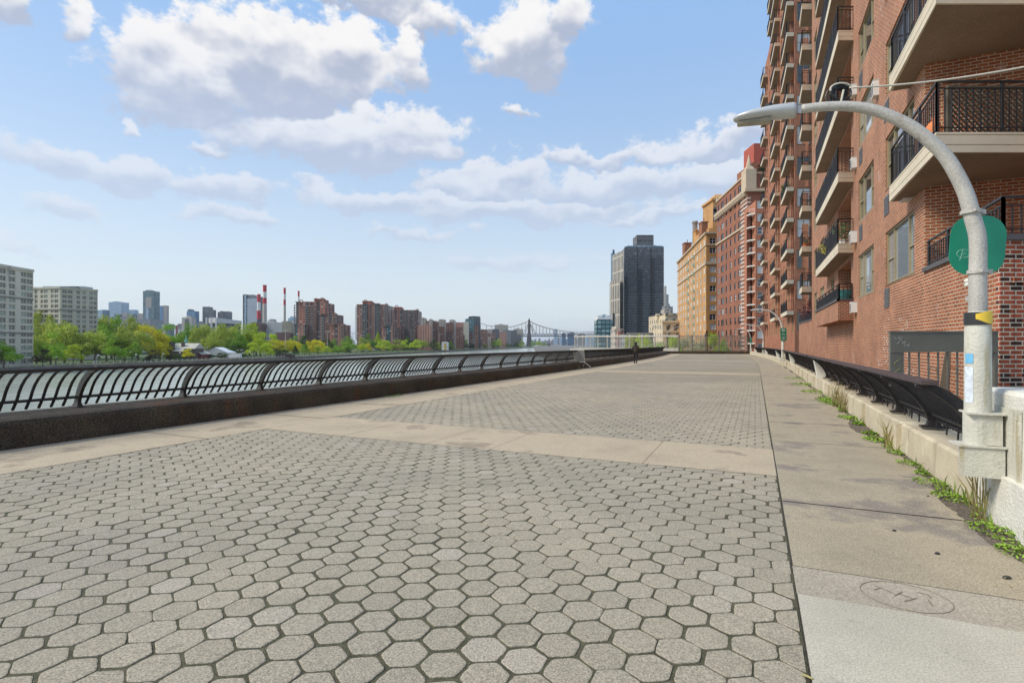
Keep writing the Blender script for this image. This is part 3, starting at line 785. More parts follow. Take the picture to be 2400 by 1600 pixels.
# raw straight coordinates for the near part (no curve before s=35)
def Q(s, t): return (s * dX + t * nX, s * dY + t * nY)
H1 = 37.0
ZL = [5.34 + 2.9 * k for k in range(-1, 11)]
ops = []; wins = []
for k in range(-1, 10):
    zb = 6.32 + 2.9 * (k - 0)        # window sill: 3.42 for k=-1
    for (a, b, kd) in ((16.5, 19.8, 'P'), (21.6, 24.6, 'P')):
        ops.append((a - 15.6, b - 15.6, zb, zb + 1.6)); wins.append((a, b, zb, kd))
    # recess of balcony column two, with door
    zf = 5.76 + 2.9 * k
    ops.append((26.3 - 15.6, 30.2 - 15.6, zf, zf + 2.3))
    ops.append((31.6 - 15.6, 33.0 - 15.6, zb, zb + 1.6)); wins.append((31.6, 33.0, zb, 'D'))
    ops.append((36.0 - 15.6, 38.2 - 15.6, zb, zb + 1.6)); wins.append((36.0, 38.2, zb, 'P2'))
    ops.append((40.0 - 15.6, 42.0 - 15.6, zb, zb + 1.6)); wins.append((40.0, 42.0, zb, 'P2'))
mb = MB()
wall_panel(mb, Q(15.6, TF), Q(43.4, TF), -1.6, H1, ops, .10, (nX, nY))
# return wall where the recess of column one starts, and the far return
wall_panel(mb, Q(15.6, TF + 2.6), Q(15.6, TF), 3.4, H1, [], .1, (dX, dY))
wall_panel(mb, Q(43.4, TF), Q(43.4, TF + 8), 3.4, H1, [], .1, (-dX, -dY))
# recess boxes behind balcony two
for k in range(-1, 10):
    zf = 5.76 + 2.9 * k
    a, b = Q(26.3, TF + .1), Q(26.3, TF + 1.3); c, d = Q(30.2, TF + 1.3), Q(30.2, TF + .1)
    mb.add([(*a, zf), (*b, zf), (*b, zf + 2.3), (*a, zf + 2.3)], [(0, 1, 2, 3)]); mb.add([(*c, zf), (*d, zf), (*d, zf + 2.3), (*c, zf + 2.3)], [(0, 1, 2, 3)])
    mb.add([(*a, zf + 2.3), (*b, zf + 2.3), (*c, zf + 2.3), (*d, zf + 2.3)], [(0, 1, 2, 3)]); mb.add([(*a, zf), (*b, zf), (*c, zf), (*d, zf)], [(0, 1, 2, 3)])
mb.prism([Q(15.62, TF + .3), Q(43.3, TF + .3), Q(43.3, TF + 14), Q(15.62, TF + 14)], H1 - .3, H1 + .9)
mb.build('wall', brick_near, bA)
# terrace wall (lowest storey) running on towards the camera and turning to face it
mb = MB()
wall_panel(mb, Q(11.3, TF), Q(15.6, TF), -1.6, 3.30, [], .1, (nX, nY))
ex = Q(11.3, TF)
mb.build('terrace_wall', brick_near, bA)
mb = MB()
wall_panel(mb, (ex[0] + 12, ex[1]), ex, -1.6, 3.30, [], .1, (0, 1))
mb.prism([(ex[0] - .004, ex[1] - .012), (ex[0] + .21, ex[1] - .012), (ex[0] + .21, ex[1] + .1), (ex[0] + .03, ex[1] + .1)], -1.6, 3.30)
mb.build('front_terrace_wall', brick_front, bA)
mb = MB()
c0, c1 = Q(11.25, TF - .05), Q(15.6, TF - .05); i1 = Q(15.6, TF + .22); i0 = (Q(11.35, TF + .22)[0], ex[1] + .25)
mb.prism([c0, c1, i1, (i0[0] + .1, i0[1])], 3.302, 3.40)
mb.prism([(c0[0] + .0, c0[1] - .02), (c0[0] + 12, c0[1] - .02), (c0[0] + 12, c0[1] + .28), (i0[0] + .09, c0[1] + .28)], 3.304, 3.402)
mb.build('coping', pmat('coping_grey', (.10, .095, .10), .7, .12, 3), bA)
# recessed wall behind column one balconies + soffit darkness
mb = MB()
wall_panel(mb, Q(10.0, TF + 2.6), Q(15.6, TF + 2.6), 3.0, H1, [(1.2, 3.4, 3.5, 5.6), (1.2, 3.4, 6.0, 8.0)], .1, (nX, nY))
wall_panel(mb, (Q(10.0, TF + 2.6)[0] + 12, Q(10.0, TF + 2.6)[1]), Q(10.0, TF + 2.6), 3.0, H1, [], .1, (0, 1))
mb.prism([Q(11.35, TF + .2), Q(15.55, TF + .2), Q(15.55, TF + 2.6), Q(10.2, TF + 2.6), (Q(10.2, TF + 2.6)[0] + 9, ex[1] + .3), (ex[0] + .3, ex[1] + .3)], 2.6, 2.7)
# pier at the corner of the recess
mb.build('recessed_wall', brick_near, bA)
pt1 = window_proto(2.2, 2.1, darkframe, glass_near, 'triple', 'terrace_door')
put_window(pt1, bA, Q(12.3, TF + 2.66), -R(0) + math.atan2(dY, dX) + math.pi, 3.5)
RZ = math.atan2(-dY, -dX)      # local +x points back along wall so that -y is outward (-n)
wP1 = window_proto(3.3, 1.6, bronze, glass_near, 'picture'); wP2 = window_proto(3.0, 1.6, bronze, glass_near, 'picture')
wD = window_proto(1.4, 1.6, bronze, glass_near, 'double'); wP3 = window_proto(2.2, 1.6, bronze, glass_near, 'cross'); wP4 = window_proto(2.0, 1.6, bronze, glass_near, 'cross')
for (a, b, zb, kd) in wins:
    w = b - a; pr_ = {3.3: wP1, 3.0: wP2, 1.4: wD, 2.2: wP3, 2.0: wP4}[round(w, 1)]
    put_window(pr_, bA, Q((a + b) / 2, TF + .05), RZ, zb)
door = window_proto(3.8, 2.25, darkframe, glass_near, 'triple', 'balcony_door')
for k in range(-1, 10): put_window(door, bA, Q(28.25, TF + 1.15), RZ, 5.77 + 2.9 * k)

# balconies
def railing_mb(path, z0, h=1.0, sp_=.13, bar=.018, midrail=True):
    m1 = MB()
    for (p, q) in zip(path[:-1], path[1:]):
        p = Vector(p); q = Vector(q); L = (q - p).length
        for zz, w in ((h, .05), (h - .13, .028), (.10, .03)):
            m1.bar((p.x, p.y, z0 + zz), (q.x, q.y, z0 + zz), w, w * .7)
        n = max(1, int(L / sp_))
        for i in range(n + 1):
            c = p + (q - p) * i / n
            post = (i % 9 == 0) or i == n
            m1.bar((c.x, c.y, z0), (c.x, c.y, z0 + (h if post else h - .13)), .042 if post else bar, .042 if post else bar, (1, 0, 0))
    return m1
def balcony(parent, poly, rail_idx, zbot, th=.39, levels=1, lev=2.9, sp_=.13, inset=.07, mats=None, rh=1.0, skip=()):
    """poly: outline points (2D), rail_idx: index list of outline pts that carry the railing"""
    cx = sum(p[0] for p in poly) / len(poly); cy = sum(p[1] for p in poly) / len(poly)
    cent = Vector((cx, cy))
    loc = [(p[0] - cx, p[1] - cy) for p in poly]
    m1 = MB(); ar = sum(loc[i][0] * loc[(i + 1) % len(loc)][1] - loc[(i + 1) % len(loc)][0] * loc[i][1] for i in range(len(loc)))
    if ar < 0: pass
    def sh(k): return [(x * k, y * k) for x, y in loc]
    def insetp(e):   # shrink only in from outline
        return [(x - math.copysign(min(abs(x), e), x), y - math.copysign(min(abs(y), e), y)) for x, y in loc]
    m1.prism(loc, .0, th * .34); 
    m1.prism(insetp(.02), th * .34, th * .39); m1.prism(loc, th * .39, th * .84); m1.prism(insetp(.02), th * .84, th * .89); m1.prism(loc, th * .89, th)
    ins = insetp(.05); 
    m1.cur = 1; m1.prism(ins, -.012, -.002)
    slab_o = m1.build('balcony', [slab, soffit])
    slab_o.parent = parent; slab_o.matrix_parent_inverse = wmat(parent).inverted()
    path = []
    for i in rail_idx:
        v = Vector(loc[i]); path.append(v * (1 - inset / max(v.length, .3)))
    rm = railing_mb(path, th, rh, sp_).build('railing', ironwork); kid(rm, slab_o)
    out = []
    for k in range(levels):
        if k in skip: continue
        if k == 0: o = slab_o
        else:
            o = slab_o.copy(); COL.objects.link(o)
            e = rm.copy(); COL.objects.link(e); e.parent = o
        o.location = (cx, cy, zbot + lev * k); out.append(o)
    return out, [(p[0] + cx, p[1] + cy) for p in path]
# column one: near corner (12.9,3.2) front runs along +X
a = Q(16.9, 3.2); b2 = Q(12.9, 3.2); c = (b2[0] + 7, b2[1]); d = (c[0], c[1] + 3.0); e = Q(15.6, TF + 2.6); f = Q(15.6, TF + .01); h_ = Q(16.9, TF + .01)
col1, _ = balcony(bA, [a, b2, c, d, e, f, h_], [6, 0, 1, 2], 5.34, levels=3, sp_=.14)
# column two
a = Q(34.3, 3.07); b2 = Q(25.4, 3.07); c = (b2[0] + .66, b2[1] + .0)
sC, tC = ST(*c); c = Q(sC, TF + .01) if tC > TF else (b2[0] + .69, b2[1]); d = Q(34.3, TF + .01)
col2, _ = balcony(bA, [a, b2, c, d], [3, 0, 1, 2], 5.34, levels=6, sp_=.16)
# brick fronted balcony under column two
mb = MB(); mb.prism([a, b2, c, d], 2.56, 3.36); mb.build('brick_balcony', brick_near, bA)
mb = MB(); ca = Q(34.35, 3.02); cb = Q(25.36, 3.02); mb.prism([ca, cb, (cb[0] + .12, cb[1]), Q(34.35, 3.16)], 3.362, 3.45); mb.prism([cb, (c[0] + .02, cb[1]), (c[0] + .1, cb[1] + .12), (cb[0] + .1, cb[1] + .12)], 3.363, 3.451)
mb.build('balcony_coping', MATS['coping_grey'], bA)
railing_mb([Vector(Q(34.2, 3.12)), Vector(Q(25.5, 3.12)), Vector((c[0] - .05, cb[1] + .07))], 3.45, .62, .15).build('low_railing', ironwork, bA)
# terrace railing on coping
railing_mb([Vector(Q(15.5, TF + .06)), Vector((Q(11.35, TF + .06)[0], Q(11.35, TF + .06)[1])), Vector((ex[0] + 9, ex[1] + .1))], 3.40, .62, .15).build('terrace_railing', ironwork, bA)
# column three, just past the end of the first facade
a = Q(45.9, 3.02); b2 = Q(43.5, 3.02); c = (b2[0] + 1.6, b2[1]); d = (a[0] + 1.6, a[1])
col3, _ = balcony(bA, [a, b2, c, d], [3, 0, 1, 2], 5.34, levels=8, sp_=.17)
# low wall and coping with railing between the two blocks
mb = MB(); wall_panel(mb, Q(43.4, TF), P(52.0, TF)[:2], -1.6, 3.3, [], .1, (nX, nY)); mb.build('low_wall', brick_near, bA)
mb = MB(); mb.prism([Q(43.4, TF - .04), P(52.0, TF - .04)[:2], P(52.0, TF + .2)[:2], Q(43.4, TF + .2)], 3.302, 3.40); mb.build('low_wall_coping', MATS['coping_grey'], bA)
railing_mb([Vector(Q(43.5, TF + .06)), Vector(P(52, TF + .06)[:2])], 3.40, .62, .15).build('low_wall_railing', ironwork, bA)

# second block: curved facade with three columns of balconies
XS = (26.5, 50.0)
mb = MB(); H2 = 64; H3 = 42.2
ZB2 = 4.35
opsS = []; 
winC = window_proto(1.25, 1.75, bronze, glass_far, 'cross', 'side_window')
for k in range(-1, 16):
    zb = ZB2 + 1.45 + 2.9 * k
    opsS.append((.22, 1.52, zb, zb + 1.75))
wall_panel(mb, (XS[0], XS[1]), (XS[0] + 3.2, XS[1]), -1.6, H2, opsS, .1, (0, 1))
sF = [57.0, 59.2, 61.6, 64.2, 66.8, 69.3, 71.8, 74.4, 77.0]
sF2 = [77.0, 79.5, 82.4, 84.6, 86.9]
sill2 = 1.35
opn = []
narrow = window_proto(1.0, 1.55, bronze, glass_far, 'double', 'window')
kinds2 = {0: 'R', 1: 'N', 2: 'N', 3: 'N', 4: 'N', 5: 'R', 6: 'N', 7: 'N'}
wlist = []
for i in range(len(sF) - 1):
    p, q = P(sF[i], TF)[:2] if i else XS, P(sF[i + 1], TF)[:2]
    L = (Vector(q) - Vector(p)).length; ops = []
    for k in range(-1, 20):
        zb = ZB2 + .39 + .85 + 2.9 * k
        if kinds2[i] == 'R' and k >= 0: ops.append((.35, L - .25, ZB2 + .40 + 2.9 * k, ZB2 + .40 + 2.3 + 2.9 * k))
        else: ops.append((L / 2 - .5, L / 2 + .5, zb, zb + 1.55)); wlist.append(((Vector(p) + Vector(q)) / 2, math.atan2(p[1] - q[1], p[0] - q[0]), zb, nX, nY))
    dn = Vector((q[0] - p[0], q[1] - p[1])).normalized(); inn = (dn.y, -dn.x)
    wall_panel(mb, p, q, -1.6, H2, ops, .12 if kinds2[i] == 'N' else 1.2, inn)
    if kinds2[i] == 'R':
        for k in range(0, 20):
            z0 = ZB2 + .4 + 2.9 * k
            A = Vector(p) + dn * .35 + Vector(inn) * 1.2; B = Vector(p) + dn * (L - .25) + Vector(inn) * 1.2
            mb.add([(A.x, A.y, z0), (B.x, B.y, z0), (B.x, B.y, z0 + 2.3), (A.x, A.y, z0 + 2.3)], [(0, 1, 2, 3)])
e1 = P(77, TF)[:2]
wall_panel(mb, e1, (e1[0] + 14, e1[1] + 2), 40, H2, [], .1, (-dX, -dY))
for i in range(len(sF2) - 1):
    p, q = P(sF2[i], TF)[:2], P(sF2[i + 1], TF)[:2]
    L = (Vector(q) - Vector(p)).length; ops = []
    for k in range(-1, 12):
        zb = ZB2 + .39 + .85 + 2.9 * k
        ops.append((L / 2 - .5, L / 2 + .5, zb, zb + 1.55)); wlist.append(((Vector(p) + Vector(q)) / 2, math.atan2(p[1] - q[1], p[0] - q[0]), zb, nX, nY))
    dn = Vector((q[0] - p[0], q[1] - p[1])).normalized(); inn = (dn.y, -dn.x)
    wall_panel(mb, p, q, -1.6, H3, ops, .12, inn)
pb = [P(s, TF + .2)[:2] for s in (77, 82, 86.9)] + [(P(86.9, TF)[0] + 12, P(86.9, TF)[1]), (P(77, TF)[0] + 12, P(77, TF)[1])]
mb.prism(pb, H3 - .2, H3 - .1)
e2 = P(86.9, TF)[:2]
wall_panel(mb, e2, (e2[0] + 14, e2[1] + 2), -1.6, H3, [], .1, (-dX, -dY))
mb.build('curved_wall', brick_far, bA)
# limit individual windows to the 100 that show largest, the rest as one part
wl = sorted(wlist, key=lambda w: w[0].length + w[2] * .3)
for (c, rz, zb, _, _) in wl[:100]:
    nrm = Vector((math.sin(rz), -math.cos(rz)))
    put_window(narrow, bA, (c.x - nrm.x * .05, c.y - nrm.y * .05), rz, zb)
if len(wl) > 100:
    mr = MB()
    for (c, rz, zb, _, _) in wl[100:]:
        dr = Vector((math.cos(rz), math.sin(rz))); nrm = Vector((math.sin(rz), -math.cos(rz))); c = c - nrm * .1
        A = c - dr * .5; B = c + dr * .5
        mr.cur = 0; mr.add([(A.x, A.y, zb), (B.x, B.y, zb), (B.x, B.y, zb + 1.55), (A.x, A.y, zb + 1.55)], [(0, 1, 2, 3)])
        mr.cur = 1; c2 = c + nrm * .03; A = c2 - dr * .5; B = c2 + dr * .5
        for (z0, z1) in ((zb, zb + .06), (zb + .75, zb + .8), (zb + 1.49, zb + 1.55)):
            mr.add([(A.x, A.y, z0), (B.x, B.y, z0), (B.x, B.y, z1), (A.x, A.y, z1)], [(0, 1, 2, 3)])
    o = mr.build('upper_windows', [glass_far, bronze], bA); o['kind'] = 'stuff'
for k in range(-1, 16): put_window(winC, bA, (XS[0] + .87, XS[1] + .05), 0, ZB2 + 1.45 + 2.9 * k)
def pcol(s0, s1, w0, lv, zb, **kw):
    a = P(s1, 3.05)[:2]; m_ = P((s0 + s1) / 2, 3.05)[:2]; b_ = P(s0, 3.05)[:2]; c_ = (b_[0] + .68, b_[1]); d_ = P(s1, TF + .02)[:2]
    return balcony(bA, [a, m_, b_, c_, d_], [4, 0, 1, 2, 3], zb, levels=lv, sp_=.2, th=.36, **kw)
pcol(56.2, 62.2, 0, 12, ZB2); pcol(69.1, 74.2, 0, 14, ZB2); pcol(82.9, 86.6, 0, 13, ZB2)
# mid upper long balcony seen against the sky
pcol(74.6, 78.0, 0, 2, ZB2 + 2.9 * 13)

# through wall air conditioner boxes, louvres
def acbox(s, z, w, h, d, label, mat=acmetal, grille=True):
    t = thing('air_conditioner', label, 'air conditioner', (*Q(s, TF), z), RZ, 'air conditioner boxes on the brick wall')
    m1 = MB(); m1.box(-w / 2, -d, 0, w / 2, .02, h); m1.box(-w / 2 - .012, -d - .004, h, w / 2 + .012, .0, h + .012)
    kid(m1.build('casing', mat), t)
    m1 = MB()
    for i in range(5): m1.box(-w / 2 + .03, -d - .008, .05 + i * (h - .1) / 5, w / 2 - .03, -d - .0045, .05 + (i + .5) * (h - .1) / 5)
    kid(m1.build('grille', louvre), t)
acbox(25.05, 2.85, .45, .42, .20, 'white box unit on the brick wall beside the brick fronted balcony')
acbox(25.05, 5.62, .45, .45, .22, 'white box unit beside the lowest cream slab of the second balcony column')
acbox(25.1, 8.6, .4, .42, .18, 'beige box unit beside the second cream slab of the second balcony column')
acbox(25.1, 11.5, .4, .42, .18, 'small box unit beside the third cream slab of the second balcony column')
acbox(16.75, 5.30, .42, .50, .22, 'beige box unit tucked under the near balcony slab')
acbox(20.9, 9.7, .36, .5, .16, 'white box unit high on the brick wall between two windows')
m1 = MB()
for (s, z) in [(19.55, 2.72), (24.0, 5.55), (19.6, 5.55), (24.0, 8.45), (19.6, 8.45), (24, 11.35)]:
    m1 = MB()
    c = Q(s, TF); 
    for i in range(7):
        A = Q(s - .3, TF - .012); B = Q(s + .3, TF - .012); m1.bar((*A, z + .04 + i * .08), (*B, z + .04 + i * .08), .02, .05)
    A = Q(s - .32, TF - .006); B = Q(s + .32, TF - .006); m1.bar((*A, z + .28), (*B, z + .28), .01, .6)
    m1.build('louvre_vent', louvre, bA)

# remains of white paint on the brick wall
rs = random.Random(21)
for (sc_, zc_, n_) in ((19.3, 1.55, 46), (17.6, 1.75, 40), (18.2, .9, 50), (16.9, .5, 34), (20.3, .8, 26)):
    m1 = MB()
    for _ in range(n_):
        a_ = sc_ + rs.gauss(0, .34); zz_ = round((zc_ + rs.gauss(0, .32)) / .075) * .075 + .008; w_ = rs.uniform(.03, .13); h_2 = rs.uniform(.02, .055)
        A = Q(a_, TF - .004); B = Q(a_ + w_, TF - .004)
        m1.add([(*A, zz_), (*B, zz_ + rs.uniform(-.005, .005)), (*B, zz_ + h_2), (*A, zz_ + h_2 * rs.uniform(.6, 1))], [(0, 1, 2, 3)])
    o_ = m1.build('paint_smear', pmat('white_paint_remains', (.60, .52, .46), .9, .15, 8) if 'white_paint_remains' not in MATS else MATS['white_paint_remains'], bA); o_['kind'] = 'stuff'

# items on the balconies -------------------------------------------------
def foliage(mb, c, r, n, leaf, sc=(1, 1, 1), rs=random):
    for _ in range(n):
        a = rs.random() * 6.283; zc = rs.uniform(-1, 1); q = math.sqrt(1 - zc * zc); rr = r * rs.random() ** .45
        p = Vector((c[0] + rr * q * math.cos(a) * sc[0], c[1] + rr * q * math.sin(a) * sc[1], c[2] + rr * zc * sc[2]))
        d1 = Vector((rs.gauss(0, 1), rs.gauss(0, 1), rs.gauss(0, .7))).normalized(); d2 = d1.cross(Vector((rs.gauss(0, 1), rs.gauss(0, 1), rs.gauss(0, 1)))).normalized()
        d1 *= leaf; d2 *= leaf * .55
        mb.add([p - d1, p + d2, p + d1, p - d2], [(0, 1, 2, 3)])
def pot_plant(loc, label, potm, leafm, r=.3, h=.35, pr_=.17, shape=(1, 1, 1), leaf=.05, n=260, cat='plant'):
    t = thing('potted_plant', label, cat, loc)
    m1 = MB(); m1.tube([(0, 0, 0), (0, 0, h * .9), (0, 0, h)], [pr_ * .75, pr_, pr_ * 1.05], 14); kid(m1.build('pot', potm, smooth=False), t)
    if n:
        m1 = MB()
        for i in range(6): m1.tube([(0, 0, h * .9), (random.uniform(-r, r) * .6, random.uniform(-r, r) * .6, h + r * shape[2])], .008, 4)
        foliage(m1, (0, 0, h + r * shape[2] * .9), r, n, leaf, shape); kid(m1.build('foliage', leafm), t)
    return t
pot_plant((*Q(26.6, 3.4), 5.73), 'round dark green bush in a pot on the lowest cream balcony of the second column', plasticw, bushleaf, .42, .3)
pot_plant((*Q(29.6, 3.25), 5.73), 'yellow flowering plants behind the railing of the lowest second column balcony', terracotta, yellowleaf, .38, .2, .15, (1.5, 1.5, .8), .035, 300)
pot_plant((*Q(26.2, 3.45), 3.45), 'large teal glazed pot on the brick fronted balcony', tealpot, bushleaf, .2, .42, .26, n=0, cat='pot')
pot_plant((*P(45.8, TF + .3)[:2], 3.0), 'dark red leaved shrub above the low brick wall', terracotta, redleaf, .95, .35, .25, (1, 1, .85), .09, 420)
pot_plant((*P(59.8, TF - .3)[:2], ZB2 + .36 + 2.9 * 4), 'dark green climbing shrub on a middle balcony of the curved block', terracotta, bushleaf, .55, .3, .2, (1, 1, 1.1), .09, 300)
pot_plant((*P(44.0, 3.4)[:2], 5.73 + 2.9), 'orange planter bowl on the second balcony of the third column', terracotta, bushleaf, .18, .22, .28, n=80)
# orange bag and wood lattice on the near balcony
zb = 5.73
t = thing('lattice_screen', 'dark wooden lattice screen behind the front railing of the near balcony', 'screen', (Q(12.9, 3.2)[0] + .45, Q(12.9, 3.2)[1] + .25, zb))
m1 = MB()
for i in range(-10, 48):
    x0 = i * .11
    a0, a1 = max(0, x0), min(5.2, x0 + .95)
    if a1 > a0:
        m1.bar((a0, 0, (a0 - x0) + .02), (a1, 0, (a1 - x0) + .02), .012, .035, (0, 1, 0)); m1.bar((a0, .014, .97 - (a0 - x0)), (a1, .014, .97 - (a1 - x0)), .012, .035, (0, 1, 0))
kid(m1.build('slats', latticem), t)
m1 = MB(); m1.box(-.03, -.02, 0, .03, .04, 1.02); m1.box(5.2, -.02, 0, 5.26, .04, 1.02); m1.box(.032, -.018, .985, 5.198, .038, 1.02); kid(m1.build('frame', latticem), t)
t = thing('plastic_bag', 'orange sack leaning inside the corner of the near balcony railing', 'bag', (Q(12.9, 3.2)[0] + .30, Q(12.9, 3.2)[1] + .42, zb))
m1 = MB(); m1.loft([[(r * math.cos(a) * (1 + .1 * math.sin(3 * a)), r * .8 * math.sin(a), z) for a in np.linspace(0, 2 * math.pi, 13)[:-1]] for r, z in ((.13, 0), (.16, .1), (.15, .25), (.10, .34), (.04, .40), (.06, .45))]); kid(m1.build('sack', terracotta, smooth=True), t)
# a few folding chairs and planters on upper balconies
def chair(loc, rz, label):
    t = thing('balcony_chair', label, 'chair', loc, rz)
    m1 = MB(); m1.box(-.22, -.22, .42, .22, .22, .45); kid(m1.build('seat', ironwork), t)
    m1 = MB()
    for i in range(5): m1.box(-.2 + i * .09, .2, .46, -.16 + i * .09, .22, .9)
    m1.box(-.22, .2, .9, .22, .225, .94); kid(m1.build('backrest', ironwork), t)
    for (x, y) in ((-.2, -.2), (.2, -.2), (-.2, .2), (.2, .2)):
        m1 = MB(); m1.bar((x, y, 0), (x, y, .42), .03, .03, (1, 0, 0)); kid(m1.build('leg', ironwork), t)
chair((*Q(44.2, 3.7), 5.74), .4, 'dark chair on the lowest balcony of the third column')
chair((*Q(44.4, 3.75), 5.74 + 2.9 * 3), 2.4, 'dark chair on the fourth balcony up of the third column')
chair((*Q(44.2, 3.6), 5.74 + 2.9 * 2), 1.0, 'dark chair on the third balcony up of the third column')

# ================================================================== GATE IN THE PASSAGE
t = thing('metal_gate', 'olive grey metal gate with solid top panel behind the near bench railing', 'gate', (6.1, 8.6, -1.2))
GX0, GX1, GY = 6.10, 7.84, 8.6
m1 = MB(); m1.box(GX0, GY, 1.50, GX1, GY + .04, 1.80); m1.box(GX0 - .01, GY - .012, 1.785, GX1, GY + .052, 1.81); m1.box(GX0, GY - .012, 1.47, GX1, GY + .052, 1.50); m1.build('top_panel', olivepaint, t)
m1 = MB(); m1.box(GX0, GY, .92, GX0 + .22, GY + .035, 1.468); m1.build('side_plate', olivepaint, t)
m1 = MB(); m1.box(GX1 - .06, GY, -1.6, GX1, GY + .04, 1.468); m1.build('hinge_post', olivepaint, t)
m1 = MB()
bx = [GX0 + .32 + i * .155 for i in range(9)]
for x in bx: m1.box(x - .01, GY + .008, -1.5, x + .01, GY + .03, 1.468)
m1.box(GX0 + .3, GY + .005, .2, GX1 - .06, GY + .033, .24)
m1.build('bars', olivepaint, t)
for i in (2, 4):
    m1 = MB(); c = ((bx[i] + bx[i + 1]) / 2, GY + .02, 1.17); m1.tube([(c[0] + .068 * math.cos(q), c[1], c[2] + .055 * math.sin(q)) for q in np.linspace(0, 2 * math.pi, 20)], .006, 5); m1.build('ring', olivepaint, t)
def scribble(pts3, r, name, mat, parent):
    m1 = MB(); m1.tube(pts3, r, 4); m1.build(name, mat, parent)
rs = random.Random(3)
for j in range(3):
    pts = []
    x = GX0 + .05 + j * .07; z = 1.70 - j * .06
    for i in range(12): pts.append((x + .012 * i + rs.uniform(-.02, .02), GY - .003, z + rs.uniform(-.035, .035)))
    scribble(pts, .0022, 'chalk_scrawl', scrawl, t)
pts = [(GX0 + .10 + .05 * math.sin(i * .9) * (1 + .3 * math.sin(i)), GY - .003, 1.40 - i * .022) for i in range(16)]
scribble(pts, .0028, 'yellow_scrawl', scrawly, t)

# faded white scrawl on wall plus leaning board
t = thing('leaning_board', 'thin dark board leaning on the brick wall left of the gate', 'board', (*Q(13.6, TF - .25), -1.6))
m1 = MB(); A = Q(14.0, TF - .35); B = Q(13.7, TF - .03); m1.bar((*A, -1.6), (*B, 1.5), .12, .02, (dX, dY, 0)); m1.build('board', olivepaint, t)

# ================================================================== LAMP POSTS
def arm_pts(base, uv):
    out = []
    for (u, v) in uv:
        r = (u - 1200) / 1250; a = (base[0] - base[1] * r) / (nX + dX * r)   # walk along -n
        X = base[0] - nX * a; Y = base[1] - nY * a
        out.append((-a, CAMZ + (806 - v) / 1250 * Y))
    return out
b0 = (4.14, 4.74)
raw = arm_pts(b0, [(2293, 730), (2297, 690), (2298.5, 640), (2292, 560), (2280, 512), (2264, 455), (2240.5, 405.5), (2213, 363), (2177.5, 329), (2137, 298), (2094.6, 276), (2060, 262), (2028, 254), (1995, 250), (1962, 249), (1920, 251), (1879, 256)])
